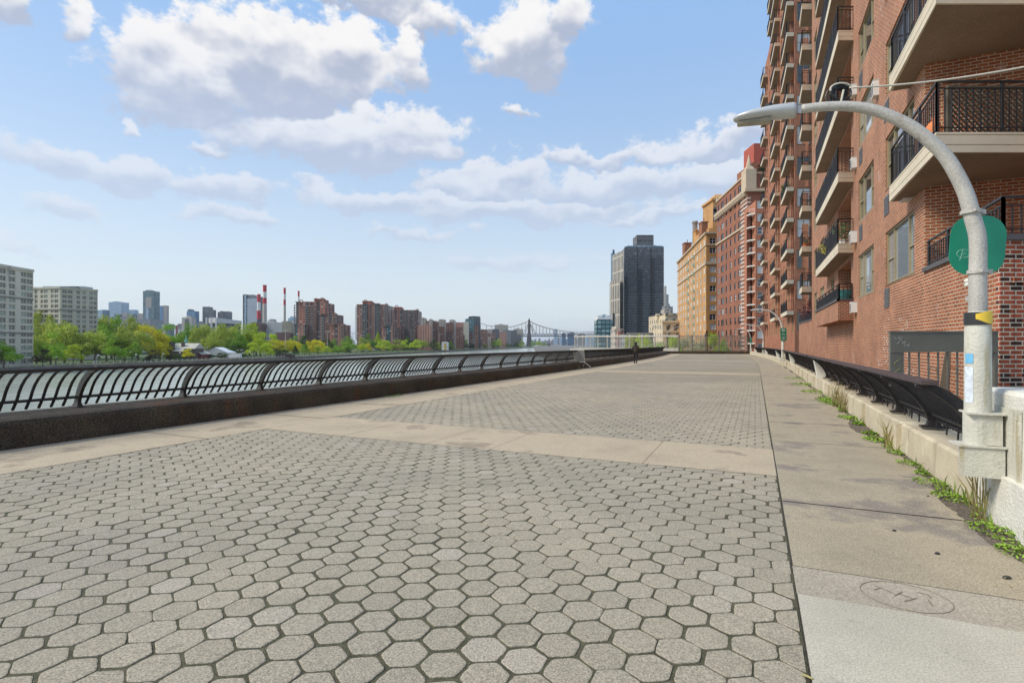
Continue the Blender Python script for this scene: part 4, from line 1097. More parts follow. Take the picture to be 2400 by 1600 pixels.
# smooth and make the straight part upright
LP = []
for x_, z_ in raw:
    x_ = 0.0 if z_ < 2.25 else min(0.0, x_)
    if LP and x_ > LP[-1][0]: x_ = LP[-1][0]
    LP.append((x_, z_))
HEAD = arm_pts(b0, [(1866, 257), (1718, 272)])
print('lamp', LP, HEAD)
def lamp_post(loc, rz, label, sign=None, detail=False, zb=.45):
    t = thing('street_lamp', label, 'street lamp', (loc[0], loc[1], 0), rz, 'curved arm lamps along the parapet')
    # local: x towards the building, z up
    def L3(x, z): return (x, 0, z)
    m1 = MB(); pts = [L3(0, 1.85)] + [L3(x, z) for x, z in LP if z > 1.95]
    pts = pts[:1] + pts[1:]
    n = len(pts); rs_ = [.068 - .026 * (i / (n - 1)) for i in range(n)]
    # resample smoothly
    P2 = [Vector(p) for p in pts]; sm = []
    for i in range(n - 1):
        p0 = P2[max(0, i - 1)]; p1 = P2[i]; p2 = P2[i + 1]; p3 = P2[min(n - 1, i + 2)]
        for k in range(3):
            q = k / 3; sm.append(.5 * ((2 * p1) + (-p0 + p2) * q + (2 * p0 - 5 * p1 + 4 * p2 - p3) * q * q + (-p0 + 3 * p1 - 3 * p2 + p3) * q ** 3))
    sm.append(P2[-1]); k = len(sm)
    m1.tube(sm, [.068 - .026 * (i / (k - 1)) for i in range(k)], 20); kid(m1.build('arm', galv, smooth=True), t)
    m1 = MB(); m1.tube([(0, 0, .45), (0, 0, .72), (0, 0, 1.3), (0, 0, 1.74), (0, 0, 1.86), (0, 0, 1.89)], [.095, .097, .096, .094, .074, .069], 24); kid(m1.build('pole', paintpole, smooth=True), t)
    # head
    h0, h1 = HEAD; L = h0[0] - h1[0]
    m1 = MB(); rings = []
    for q, w, hh, hb in ((0, .08, .06, .075), (.05, .09, .072, .08), (.35, .115, .070, .062), (.7, .12, .052, .055), (.9, .095, .030, .045), (.98, .05, .012, .025), (1.0, .02, .004, .008)):
        x = h0[0] - L * q; zc = h0[1] + (h1[1] - h0[1]) * q * .2 - .0 - (.0 if q < .7 else .02 * (q - .7))
        rings.append([(x, w * math.cos(a), zc + (hh if math.sin(a) > 0 else hb) * math.sin(a)) for a in np.linspace(0, 2 * math.pi, 17)[:-1]])
    m1.loft(rings); kid(m1.build('lamp_head', lamphead, smooth=True), t)
    m1 = MB(); x0 = h0[0] - L * .38; x1 = h0[0] - L * .93; zc = h0[1]
    m1.loft([[(x0, .07, zc - .055), (x1, .05, zc - .045), (x1, -.05, zc - .045), (x0, -.07, zc - .055)], [(x0, .06, zc - .088), (x1, .04, zc - .07), (x1, -.04, zc - .07), (x0, -.06, zc - .088)]]); kid(m1.build('lens', lens), t)
    m1 = MB(); m1.tube([(h0[0] - L * .42, 0, h0[1] + .06), (h0[0] - L * .42, 0, h0[1] + .10)], .035, 12); kid(m1.build('photocell', wirek), t)
    # mounting
    m1 = MB(); m1.box(-.10, -.13, .985, .28, .13, 1.0)
    m1.tube([(0, 0, .70), (0, 0, .988)], .105, 20); m1.box(.02, -.10, .72, .14, .10, .98)
    kid(m1.build('collar_bracket', paintpole), t)
    m1 = MB(); m1.loft([[(-.16 + .0, -.12, z), (.15, -.12, z), (.15, .12, z), (-.10, .12, z)] for z in (.44, .70)])
    m1.box(-.175, -.135, .70, .16, .13, .715); kid(m1.build('junction_box', paintpole), t)
    if detail:
        m1 = MB(); m1.box(.165, -.36, .40, .175, .16, 1.05); m1.box(.155, -.345, .42, .165, -.30, 1.03)
        for z in (.46, .98):
            for y in (-.32, .12): m1.tube([(.15, y, z), (.17, y, z)], .012, 8)
        kid(m1.build('mounting_plate', paintpole), t)
    return t
def rzn(s=0):
    tg = tang(s); return math.atan2(-tg.x, tg.y)    # local x -> across to the right
RL = math.atan2(nY, nX)
lamp1 = lamp_post(b0, RL, 'nearest tall curved lamp post with stickers and tape on its pole', detail=True)
# straps, tape, stickers, sensors on lamp one
def atlamp(x, y, z):
    v = Matrix.Rotation(RL, 3, 'Z') @ Vector((x, y, z)); return (b0[0] + v.x, b0[1] + v.y, v.z)
def armx(z):
    q = sorted([(zz, x) for x, zz in LP if zz > 1.5]); 
    for (z0, x0), (z1, x1) in zip(q[:-1], q[1:]):
        if z0 <= z <= z1: return x0 + (x1 - x0) * (z - z0) / (z1 - z0)
    return 0
def band(z, h, r, name, mat, a0=0, a1=2 * math.pi, n=24, slant=0):
    m1 = MB(); A = np.linspace(a0, a1, n); x = armx(z) if z > 1.9 else 0
    vs = [];
    for a in A:
        w = slant * math.sin(a * 2)
        vs.append((x + r * math.cos(a), r * math.sin(a), z + w)); vs.append((x + r * math.cos(a), r * math.sin(a), z + h - w * .6))
    m1.add(vs, [(2 * i, 2 * i + 2, 2 * i + 3, 2 * i + 1) for i in range(n - 1)]); o = m1.build(name, mat); kid(o, lamp1)
band(1.77, .11, .0985, 'black_tape', tapek, R(160), R(330), slant=.0)
band(1.80, .075, .1000, 'yellow_tape', tapey, R(245), R(335), slant=.025)
band(1.43, .085, .0985, 'blue_sticker', tapeb, R(195), R(235), 8)
band(1.08, .32, .0980, 'worn_white_sticker', tapew, R(190), R(235), 8)
# sign (back of a green park sign) strapped behind the pole
sgn = thing('park_sign', 'blank back of a rounded green sign strapped to the nearest lamp pole', 'sign', atlamp(0, .1, 2.2), 0)
def rrect(w, h, r, n=6):
    out = []
    for (cx, cy, a0) in ((w / 2 - r, h / 2 - r, 0), (-w / 2 + r, h / 2 - r, 90), (-w / 2 + r, -h / 2 + r, 180), (w / 2 - r, -h / 2 + r, 270)):
        for i in range(n + 1):
            a = R(a0 + 90 * i / n); out.append((cx + r * math.cos(a), cy + r * math.sin(a)))
    return out
SY = 4.93
scx, scy, scz = at(2291, 575, SY)
def signplate(m1, w, h, r, cx, cy, cz, rz, tilt, y0, y1, taper=0):
    pl = rrect(w, h, r); ri = []
    for y in (y0, y1):
        ring = []
        for (x, z) in pl:
            x *= 1 - taper * abs(z) / h
            x2 = x * math.cos(tilt) + z * math.sin(tilt); z2 = -x * math.sin(tilt) + z * math.cos(tilt)
            ring.append((cx + x2 * math.cos(rz) - y * math.sin(rz), cy + x2 * math.sin(rz) + y * math.cos(rz), cz + z2))
        ri.append(ring)
    m1.loft(ri)
m1 = MB(); signplate(m1, .46, .55, .17, scx, scy, scz, R(-12), R(4), .0, .004, .12); m1.build('plate', signgreen, sgn)
m1 = MB(); c = at(2258, 594, SY - .012)
m1.tube([(c[0] + .052 * math.cos(a), c[1] + .011 * -math.cos(a), c[2] + .038 * math.sin(a)) for a in np.linspace(0, 2 * math.pi, 20)], .0022, 4)
m1.tube([(c[0] - .03, c[1] + .006, c[2] - .062), (c[0] - .006, c[1], c[2] + .03), (c[0] + .02, c[1] - .004, c[2] + .0), (c[0] - .015, c[1], c[2] - .012)], .0022, 4)
m1.build('scrawl', chalk, sgn)
for vz in (503, 641):
    z = CAMZ + (806 - vz) / 1250 * 4.85
    x = armx(z)
    m1 = MB(); m1.tube([atlamp(x, 0, z - .016), atlamp(x, 0, z + .016)], .078, 20); q = atlamp(x, 0, z)
    m1.box(q[0] - .045, q[1] - .10, z - .012, q[0] - .015, q[1] - .07, z + .012); m1.box(q[0] + .05, q[1] - .03, z - .02, q[0] + .11, q[1] + .02, z + .02)
    m1.build('strap', galv, sgn)
# white sensor bell and little box left of pole
t = thing('sensor', 'small white ribbed sensor beside the pole under the green sign', 'sensor', at(2274, 662, 4.85))
c = at(2274, 662, 4.85); m1 = MB(); m1.tube([(c[0], c[1], c[2] + dz) for dz in (-.035, -.03, -.012, -.01, .008, .01, .026, .036)], [.03, .042, .045, .036, .038, .046, .044, .028], 16); m1.build('body', plasticw, t, smooth=False)
m1 = MB(); m1.bar((c[0], c[1], c[2]), (c[0] + .08, c[1], c[2]), .02, .02); m1.build('bracket', plasticw, t)
t = thing('bracket_box', 'small grey bracket on the near pole above the tape', 'bracket', at(2273, 699, 4.85)); c = at(2273, 699, 4.85)
m1 = MB(); m1.box(c[0] - .025, c[1] - .02, c[2] - .022, c[0] + .05, c[1] + .02, c[2] + .022); m1.build('box', galv, t)
# cable coil on the arm and cable to the building
t = thing('cable_coil', 'tangle of black and cream cable strapped on top of the near lamp arm', 'cable')
cc = at(1965, 222, 5.35); m1 = MB(); rs = random.Random(5)
for j in range(7):
    a0 = rs.uniform(0, 6); rr = rs.uniform(.06, .10); tl = rs.uniform(-.5, .5)
    m1.tube([(cc[0] + rr * math.cos(a + a0), cc[1] + rr * .5 * math.sin(a * 1.0 + tl), cc[2] + rr * .95 * math.sin(a + a0)) for a in np.linspace(0, 6.0, 22)], .010, 6)
m1.tube([(cc[0] - .07, cc[1], cc[2] - .115), (cc[0] + .09, cc[1], cc[2] - .11)], .014, 6); m1.build('coil', wirek, t)
m1 = MB(); m1.tube([(cc[0] + .11 * math.cos(a), cc[1] - .05, cc[2] + .03 + .06 * math.sin(a)) for a in np.linspace(.2, 3.4, 16)], .009, 6)
m1.tube([(cc[0] - .02, cc[1] - .06, cc[2] - .14), (cc[0] + .015, cc[1] - .06, cc[2] + .02)], .010, 6); m1.build('cream_loop', ropemat, t)
cab = MB(); A = Vector(at(1990, 206, 5.3)); B = Vector(at(2560, 122, 4.8)); pts = []
for i in range(25):
    q = i / 24; p = A.lerp(B, q); p.z -= .20 * 4 * q * (1 - q) * .3; pts.append(p)
cab.tube(pts, .0085, 6); tag(cab.build('cable', ropemat, smooth=True), 'thin cream cable stretched from the lamp arm to the right edge', 'cable')

def lamp_at(u, Y, lab):
    X = (u - 1200) / 1250 * Y; s, _ = ST(X, Y); tg = tang(s); rz = math.atan2(-tg.x, tg.y)
    o = clone_tree(lamp1, (X, Y, 0), rz); keep = {'arm', 'pole', 'lamp_head', 'lens', 'photocell', 'collar_bracket', 'junction_box'}
    for c in list(o.children):
        if c.name.split('.')[0] not in keep: bpy.data.objects.remove(c)
    o['label'] = lab; o['group'] = 'curved arm lamps along the parapet'
    return o, X, Y
l2, x2, y2 = lamp_at(1835, 36.0, 'second curved lamp post with a green park sign facing the camera')
l3, x3, y3 = lamp_at(1789, 64.0, 'third curved lamp post in front of the white framed windows')
l4, x4, y4 = lamp_at(1759.5, 84.0, 'farthest curved lamp post with a green sign beside the end fence')
for (sx_, sy_, vv, w, h, lab) in ((x2, y2, 784, .42, .88, 'tall rounded green sign with white emblem on the second lamp post'), (x4, y4, 797, .45, .9, 'small green sign on the farthest lamp post by the end fence')):
    cz = CAMZ + (806 - vv) / 1250 * sy_
    sg = thing('park_sign', lab, 'sign', (sx_, sy_ - .1, cz - .4))
    m1 = MB(); signplate(m1, w, h, .12, sx_ - .02, sy_ - .12, cz, 0, R(-3), 0, .01); m1.build('plate', signgreen, sg)
    m1 = MB(); y = sy_ - .124
    m1.tube([(sx_ - .03 + .075 * math.cos(a), y, cz + .29 + .075 * math.sin(a)) for a in np.linspace(0, 2 * math.pi, 18)], .016, 5)
    m1.build('emblem', signwhite, sg)
    m1 = MB()
    for k, (zz, ww) in enumerate(((.12, .10), (.02, .26), (-.04, .22), (-.17, .24), (-.22, .26), (-.27, .24), (-.33, .16), (-.36, .10))):
        x = -ww / 2 - .02
        while x < ww / 2 - .03:
            l_ = random.uniform(.018, .05); m1.box(sx_ + x, y - .003, cz + zz, sx_ + min(x + l_, ww / 2), y + .001, cz + zz + .022); x += l_ + .014
    m1.build('lettering', signwhite, sg)

# ================================================================== END FENCE AND LEFT SCREEN
fencem = pmat('weathered_steel_fence', (.20, .185, .155), .6, .15, 2)
fencel = pmat('pale_steel_fence', (.50, .48, .43), .6, .12, 2)
def screenmat(name, col, alpha, cell=.16, line=.1):
    m, T, b = newmat(name)
    T.put(b.inputs['Base Color'], col); b.inputs['Roughness'].default_value = .6
    uv = T.node('ShaderNodeTexCoord').outputs['UV']; ux, uy, _ = T.sep(uv)
    fa = T.m('FRACT', T.m('DIVIDE', ux, cell)); fb = T.m('FRACT', T.m('DIVIDE', uy, cell))
    w = T.m('MAXIMUM', T.m('LESS_THAN', fa, line), T.m('LESS_THAN', fb, line))
    T.put(b.inputs['Alpha'], T.m('MAXIMUM', w, alpha))
    return m
meshpane = screenmat('fence_mesh', (.24, .23, .20), .04, .05, .16)
clearp = screenmat('pale_screen_mesh', (.35, .36, .34), .02, .06, .10)
fe = thing('end_fence', 'tall steel mesh fence closing the far end of the promenade', 'fence', (26, 88, 0))
EY0, EY1 = 88.0, 86.0
def epos(u): 
    q = (u - 1570) / (1757 - 1570); Y = EY0 + (EY1 - EY0) * q; return ((u - 1200) / 1250 * Y, Y)
us = [1592, 1623, 1653.5, 1686, 1716, 1737, 1752]
zt = 2.95
m1 = MB(); a = epos(1560); b2 = epos(1760); m1.prism([a, b2, (b2[0], b2[1] + .5), (a[0], a[1] + .5)], -.02, .42); m1.build('base_wall', curbdark, fe)
for u in us:
    p = epos(u); m1 = MB(); m1.box(p[0] - .08, p[1] + .1, .42, p[0] + .08, p[1] + .24, zt); m1.box(p[0] - .11, p[1] + .07, zt, p[0] + .11, p[1] + .27, zt + .12); m1.build('post', fencem, fe)
m1 = MB(); p, q = epos(us[0]), epos(us[-1])
for z, h in ((zt - .05, .10), (zt - .45, .05), (zt - 1.5, .06), (.55, .08)): m1.bar((p[0], p[1] + .17, z), (q[0], q[1] + .17, z), .06, h)
for i in range(len(us) - 1):
    for k in (.33, .66):
        c = epos(us[i] + (us[i + 1] - us[i]) * k); m1.box(c[0] - .02, c[1] + .15, .5, c[0] + .02, c[1] + .19, zt - .05)
m1.build('rails', fencem, fe)
for i in range(len(us) - 1):
    p, q = epos(us[i]), epos(us[i + 1]); m1 = MB(); m1.add([(p[0], p[1] + .2, .45), (q[0], q[1] + .2, .45), (q[0], q[1] + .2, zt - .1), (p[0], p[1] + .2, zt - .1)], [(0, 1, 2, 3)]); m1.build('mesh_panel', meshpane, fe)
# white topped screen further left, beyond the railing
fs = thing('glazed_screen', 'pale steel screen with white top rail beyond the black railing', 'fence', (17, 95, 0))
ul = [1347.5, 1366, 1384.5, 1402, 1424, 1447.5, 1476, 1505.5, 1535.5, 1564, 1592]
def spos(u): q = (u - 1347) / 245; Y = 97 - 7.0 * q; return ((u - 1200) / 1250 * Y, Y)
m1 = MB(); a, b2 = spos(1337), spos(1592); m1.prism([a, b2, (b2[0], b2[1] + .5), (a[0], a[1] + .5)], -3, .78); m1.build('base_wall', fencel, fs)
for i, u in enumerate(ul):
    p = spos(u); m1 = MB(); m1.box(p[0] - .09, p[1] + .1, .78, p[0] + .09, p[1] + .26, 2.95); m1.sphere((p[0], p[1] + .18, 3.08), .16, 8, 5); m1.build('post', fencel if i < 9 else fencem, fs)
m1 = MB()
for u0, u1 in zip(ul[:-1], ul[1:]):
    p, q = spos(u0), spos(u1); m1.bar((p[0], p[1] + .18, 2.96), (q[0], q[1] + .18, 2.96), .3, .24)
m1.build('top_rail', pmat('white_rail', (.62, .58, .50), .6, .1, 2), fs)
m1 = MB()
for u0, u1 in zip(ul[:-1], ul[1:]):
    p, q = spos(u0), spos(u1); m1.bar((p[0], p[1] + .18, .86), (q[0], q[1] + .18, .86), .1, .12)
m1.build('lower_rail', fencel, fs)
for u0, u1 in zip(ul[:-1], ul[1:]):
    p, q = spos(u0), spos(u1); m1 = MB(); m1.add([(p[0], p[1] + .2, .8), (q[0], q[1] + .2, .8), (q[0], q[1] + .2, 2.85), (p[0], p[1] + .2, 2.85)], [(0, 1, 2, 3)]); m1.build('mesh_panel', clearp, fs)
# dark post with folded bracket in front of the end fence
t = thing('dark_post', 'dark slim post with a crooked bracket standing before the end fence', 'post', (*epos(1654), 0))
p = epos(1654); X, Y = p[0], p[1] - .6
m1 = MB(); m1.tube([(X, Y, 0), (X, Y, .3), (X, Y, 3.3)], [.14, .09, .06], 10); m1.build('pole', ironwork, t)
m1 = MB(); m1.prism([(X - .25, Y - .04), (X + .1, Y - .04), (X + .1, Y + .04), (X - .25, Y + .04)], 3.3, 3.9, [(X - .1, Y - .04), (X + .0, Y - .04), (X + .0, Y + .04), (X - .1, Y + .04)])
m1.bar((X - .3, Y, 3.1), (X + .45, Y, 2.95), .06, .12); m1.bar((X + .1, Y, 3.6), (X + .42, Y, 3.2), .05, .09); m1.bar((X - .3, Y, 3.1), (X - .05, Y, 3.5), .05, .08); m1.build('bracket', ironwork, t)
# double arm street lamp beyond the fence
def double_lamp(u, v, Y, span, lab, zb=-6):
    c = at(u, v, Y); t = thing('double_arm_lamp', lab, 'street lamp', (c[0], c[1], zb), group='double armed lamps beyond the end fence')
    k = span / 1250 * Y
    m1 = MB(); m1.tube([(c[0], c[1], zb), (c[0], c[1], c[2])], [.14, .08], 8); m1.build('pole', fencel, t)
    for sg_ in (-1, 1):
        m1 = MB(); m1.tube([(c[0], c[1], c[2] - .2), (c[0] + sg_ * k * .5, c[1], c[2] + k * .2), (c[0] + sg_ * k * .8, c[1], c[2] + k * .27)], .06, 6); m1.build('arm', fencel, t)
        m1 = MB(); m1.bar((c[0] + sg_ * k * .78, c[1], c[2] + k * .28), (c[0] + sg_ * k, c[1], c[2] + k * .27), .25, .12); m1.build('lamp_head', fencel, t)
double_lamp(1564, 775, 118, 37, 'double armed street lamp rising in front of the cream building')
double_lamp(1515, 812, 112, 24, 'double armed street lamp seen low through the pale screen')

# ================================================================== PERSON, BARRIER
def skin_obj(name, pts, edges, radii, mat, parent, lv=1):
    me = bpy.data.meshes.new(name); me.from_pydata(pts, edges, []); me.materials.append(mat)
    o = bpy.data.objects.new(name, me); COL.objects.link(o)
    o.modifiers.new('s', 'SKIN'); 
    for i, r in enumerate(radii):
        me.skin_vertices[0].data[i].radius = (r, r) if not isinstance(r, tuple) else r
        me.skin_vertices[0].data[i].use_root = (i == 0)
    md = o.modifiers.new('u', 'SUBSURF'); md.levels = lv; md.render_levels = lv
    if parent is not None: kid(o, parent)
    return o
PX, PY = (1490 - 1200) / 1250 * 43.5, 43.5
pe = thing('person', 'person in dark hooded jacket and trousers walking away along the left wall', 'person', (PX, PY, 0), -ANG)
pts = [(0, 0, .93), (0, 0, 1.12), (0, .01, 1.32), (0, .01, 1.45), (0, .0, 1.52), (0, -.01, 1.64),        # pelvis..head
       (-.10, 0, .86), (-.11, .10, .50), (-.10, -.02, .09), (-.10, .12, .045),
       (.10, 0, .86), (.11, .02, .47), (.10, -.22, .14), (.10, -.14, .045),
       (-.19, .0, 1.40), (-.26, -.04, 1.13), (-.22, .14, .98), (-.21, .19, .92),
       (.19, .0, 1.40), (.27, -.02, 1.13), (.22, .16, 1.02), (.21, .20, .96)]
ed = [(0, 1), (1, 2), (2, 3), (3, 4), (4, 5), (0, 6), (6, 7), (7, 8), (8, 9), (0, 10), (10, 11), (11, 12), (12, 13), (3, 14), (14, 15), (15, 16), (16, 17), (3, 18), (18, 19), (19, 20), (20, 21)]
rad = [.14, .13, .15, .11, .055, (.085, .10), .10, .072, .05, .04, .10, .072, .05, .04, .075, .052, .042, .035, .075, .052, .042, .035]
skin_obj('body', pts, ed, rad, cloth, pe, 2)
skin_obj('jacket', [(0, 0, .90), (0, 0, 1.1), (0, .01, 1.30), (0, .01, 1.42), (-.21, 0, 1.38), (-.28, -.04, 1.13), (-.23, .13, .99), (.21, 0, 1.38), (.28, -.02, 1.13), (.23, .15, 1.03)],
         [(0, 1), (1, 2), (2, 3), (3, 4), (4, 5), (5, 6), (3, 7), (7, 8), (8, 9)], [(.21, .15), (.19, .15), (.21, .16), .13, .095, .07, .06, .095, .07, .06], clothg, pe, 2)
m1 = MB(); m1.sphere((0, -.015, 1.655), .125, 12, 8, (1, 1.05, 1.15)); kid(m1.build('hood', clothg, smooth=True), pe)
for x, y, z in ((-.10, .08, .04), (.10, -.18, .07)):
    m1 = MB(); m1.sphere((x, y, z), .13, 8, 6, (.4, 1, .36)); kid(m1.build('shoe', shoes, smooth=True), pe)

br = thing('crowd_barrier', 'grey steel crowd barrier with cloth panel leaning by the river wall', 'barrier', (4.5, 34.5, 0))
def bp(u, v, Y): return at(u, v, Y)
BYa, BYb = 34.8, 34.2
c00, c10, c11, c01 = bp(1348.5, 849.5, BYa), bp(1370.5, 848, BYb), bp(1368.5, 820.5, BYb), bp(1344, 820, BYa)
m1 = MB(); m1.tube([c00, c10, c11, c01, c00], .022, 8); m1.build('frame', galv, br)
m1 = MB(); 
m1.add([c00, c10, c11, c01], [(0, 1, 2, 3)]); m1.build('cloth_panel', meshgrey, br)
m1 = MB()
for i in range(1, 9):
    q = i / 9; a = Vector(c00).lerp(Vector(c10), q); b_ = Vector(c01).lerp(Vector(c11), q); off = Vector((0, -.02, 0)); m1.tube([a + off, b_ + off], .007, 5)
m1.build('bars', galv, br)
for c, us_ in ((c00, (1341.5, 864, 1358, 863)), (c10, (1365.5, 861, 1384.5, 860))):
    m1 = MB(); k = (c[0], c[1], c[2] - .03)
    m1.tube([bp(us_[0], us_[1], 34.6), k, bp(us_[2], us_[3], 34.0)], .020, 6); m1.build('foot', galv, br)

# ================================================================== WEEDS AND LITTER
def weed(loc, r, h, label, n=120, blades=8, leaf=.018):
    t = thing('weed_clump', label, 'weed', loc, group='weeds along the right parapet')
    m1 = MB()
    for _ in range(n):
        a = random.random() * 6.283; rr = r * math.sqrt(random.random()); z = h * (1 - (rr / r) ** 2) * random.uniform(.3, 1) * .6
        p = Vector((rr * math.cos(a) * .5, rr * math.sin(a), z + .01)); d1 = Vector((random.gauss(0, 1), random.gauss(0, 1), random.gauss(.2, .5))).normalized() * leaf
        d2 = d1.cross(Vector((random.gauss(0, .4), random.gauss(0, .4), 1))).normalized() * leaf * .6
        m1.add([p - d1, p + d2, p + d1, p - d2], [(0, 1, 2, 3)])
    kid(m1.build('leaves', leaf_weed), t)
    if blades:
        m1 = MB()
        for _ in range(max(blades, 5)):
            x, y = random.uniform(-r, r) * .3, random.uniform(-r, r) * .7; l = h * random.uniform(.9, 2.0); dx_, dy_ = random.gauss(0, .3) * l, random.gauss(0, .3) * l; w = .007
            q = [(x, y, 0), (x + dx_ * .35, y + dy_ * .35, l * .6), (x + dx_, y + dy_, l * .95)]
            m1.add([(q[0][0] - w, q[0][1], 0), (q[0][0] + w, q[0][1], 0), (q[1][0] + w, q[1][1], q[1][2]), (q[1][0] - w, q[1][1], q[1][2]), (q[2][0], q[2][1], q[2][2])], [(0, 1, 2, 3), (3, 2, 4)])
        kid(m1.build('blades', leaf_dry if random.random() < .25 else leaf_weed), t)
    return t
wd = [(4.3, .22, .10, 'green weeds at the near foot of the big white pier', 260, 9), (5.2, .26, .12, 'clover like weed patch in the middle of the big pier foot', 300, 6), (7.45, .30, .09, 'creeping weed patch at the start of the cream parapet', 260, 4), (8.6, .22, .07, 'sparse creeping weeds under the second railing foot', 160, 4), (10.5, .35, .07, 'thin mossy weed line between the first two pilasters', 240, 3), (13.4, .4, .08, 'low weed line past the second pilaster', 260, 4), (16.6, .5, .09, 'low weeds beyond the tall reed like clumps', 260, 6),
 (4.75, .20, .09, 'low green weed patch at the foot of the big white pier', 200, 3), (5.75, .30, .10, 'wide low weed patch under the mounting plate of the near lamp', 330, 5),
      (6.15, .10, .34, 'tall grassy weed growing straight below the near lamp post', 60, 16), (6.85, .26, .11, 'leafy weed patch just left of the near lamp post', 300, 10),
      (8.0, .12, .09, 'small round weed below the nearest railing foot', 120, 5), (9.35, .16, .10, 'bushy weed at the foot of the first parapet pilaster', 160, 8),
      (9.85, .13, .26, 'tall thin weeds beside the first parapet pilaster', 60, 18), (11.2, .20, .08, 'flat weed strip below the second parapet pilaster', 140, 6), (12.4, .18, .11, 'green weed with dry leaves at the second pilaster', 160, 8),
      (14.6, .15, .40, 'tall reed like weeds against the middle of the parapet', 80, 26), (15.8, .15, .42, 'second tall reed like weed clump beyond the first', 80, 22), (17.5, .5, .12, 'long bright weed strip near the first curved pier', 300, 12),
      (20.0, .8, .13, 'bright weed strip below the first curved white pier', 400, 14), (23.5, 1.0, .12, 'weed strip past the first curved white pier', 360, 10), (27.5, 1.1, .10, 'thin weed strip before the second lamp post', 300, 6)]
for (s, r, h, lab, n, bl) in wd: weed(P(s, TW1 - .10, .01), r, h, lab, n, bl, .016 if s < 10 else .026)
w_ = weed((4.25, 34.2, 0), .35, .16, 'weeds growing under the grey crowd barrier', 120, 10, .03); w_['group'] = 'weeds by the river wall'
w_ = weed(P(13.5, TW0 + .08), .55, .05, 'low moss and weeds at the foot of the dark river wall', 220, 0, .02); w_['group'] = 'weeds by the river wall'
m1 = MB(); rs = random.Random(11)
for _ in range(90):
    s = rs.uniform(2.2, 14); t_ = TW1 - abs(rs.gauss(0, .25)) - .02; r = rs.uniform(.004, .013); p = P(s, t_, .012)
    m1.add([(p[0] - r, p[1], p[2]), (p[0], p[1] - r * .6, p[2] + .004), (p[0] + r, p[1], p[2]), (p[0], p[1] + r * .7, p[2] + .006)], [(0, 1, 2, 3)])
o = m1.build('leaf_litter', leaf_dry); tag(o, 'scattered dry leaf bits and crumbs along the parapet foot', 'litter', kind='stuff')
for (u, v, sz, lab) in ((2096, 1245, .018, 'small black pebble on the walkway beside the cross joint'), (2175, 1164, .014, 'black pebble in the walkway far from the joint'), (2360, 1356, .03, 'flat dark chip on the walkway near the right edge'), (2197, 1299, .022, 'black pebble near the middle of the tan walkway')):
    Y = 2000 / (v - 806); X = (u - 1200) / 1250 * Y; m1 = MB(); m1.sphere((X, Y, .01), sz, 8, 5, (1, .6, .45)); o = m1.build('pebble', tapek); tag(o, lab, 'pebble')
tag_s = MB(); A = P(2.9, TR - .02, .012); B = P(2.70, TR + .03, .012); 
Yt = 2000 / (1585 - 806); A = ((1880 - 1200) / 1250 * Yt, Yt, .014); Yb = 2000 / (1596 - 806); B = ((1905 - 1200) / 1250 * Yb, Yb, .014); tag_s.bar(A, B, .010, .006); tag(tag_s.build('twig', leaf_dry), 'short pale stick lying at the paver border', 'stick')

# ================================================================== TREES
def leafmat(name, c1, c2):
    m, T, b = newmat(name)
    ri = T.node('ShaderNodeNewGeometry').outputs['Random Per Island']; oi = T.node('ShaderNodeObjectInfo').outputs['Random']
    pos = T.node('ShaderNodeNewGeometry').outputs['Position']
    c = T.mix(T.m('MULTIPLY_ADD', ri, .6, T.m('MULTIPLY', T.noise(pos, .25, 3), .5)), c1, c2)
    c = T.mix(1, c, T.mix(oi, c3(.85), c3(1.15)), 'MULTIPLY')
    T.put(b.inputs['Base Color'], c); b.inputs['Roughness'].default_value = .6; b.inputs['Specular IOR Level'].default_value = .25
    b.inputs['Transmission Weight'].default_value = 0
    tr = T.node('ShaderNodeBsdfTranslucent'); T.put(tr.inputs[0], T.mix(1, c, (1.1, 1.2, .6), 'MULTIPLY')); mx = T.node('ShaderNodeMixShader'); mx.inputs[0].default_value = .35
    o = [n for n in m.node_tree.nodes if n.type == 'OUTPUT_MATERIAL'][0]
    m.node_tree.links.new(b.outputs[0], mx.inputs[1]); m.node_tree.links.new(tr.outputs[0], mx.inputs[2]); m.node_tree.links.new(mx.outputs[0], o.inputs[0])
    return m
LM = {'olive': leafmat('leaf_olive', (.20, .27, .035), (.46, .50, .10)), 'green': leafmat('leaf_green', (.11, .24, .018), (.30, .46, .05)), 'yellow': leafmat('leaf_yellow', (.42, .42, .015), (.72, .60, .03)),
      'lime': leafmat('leaf_lime', (.26, .38, .018), (.52, .58, .05)), 'dark': leafmat('leaf_dark', (.03, .065, .015), (.09, .14, .03)), 'brown': leafmat('leaf_brown', (.07, .055, .03), (.15, .13, .06)), 'white': leafmat('leaf_white', (.16, .22, .08), (.6, .6, .48))}
bark = pmat('tree_bark', (.15, .12, .085), .9, .3, .8, .5, 6)
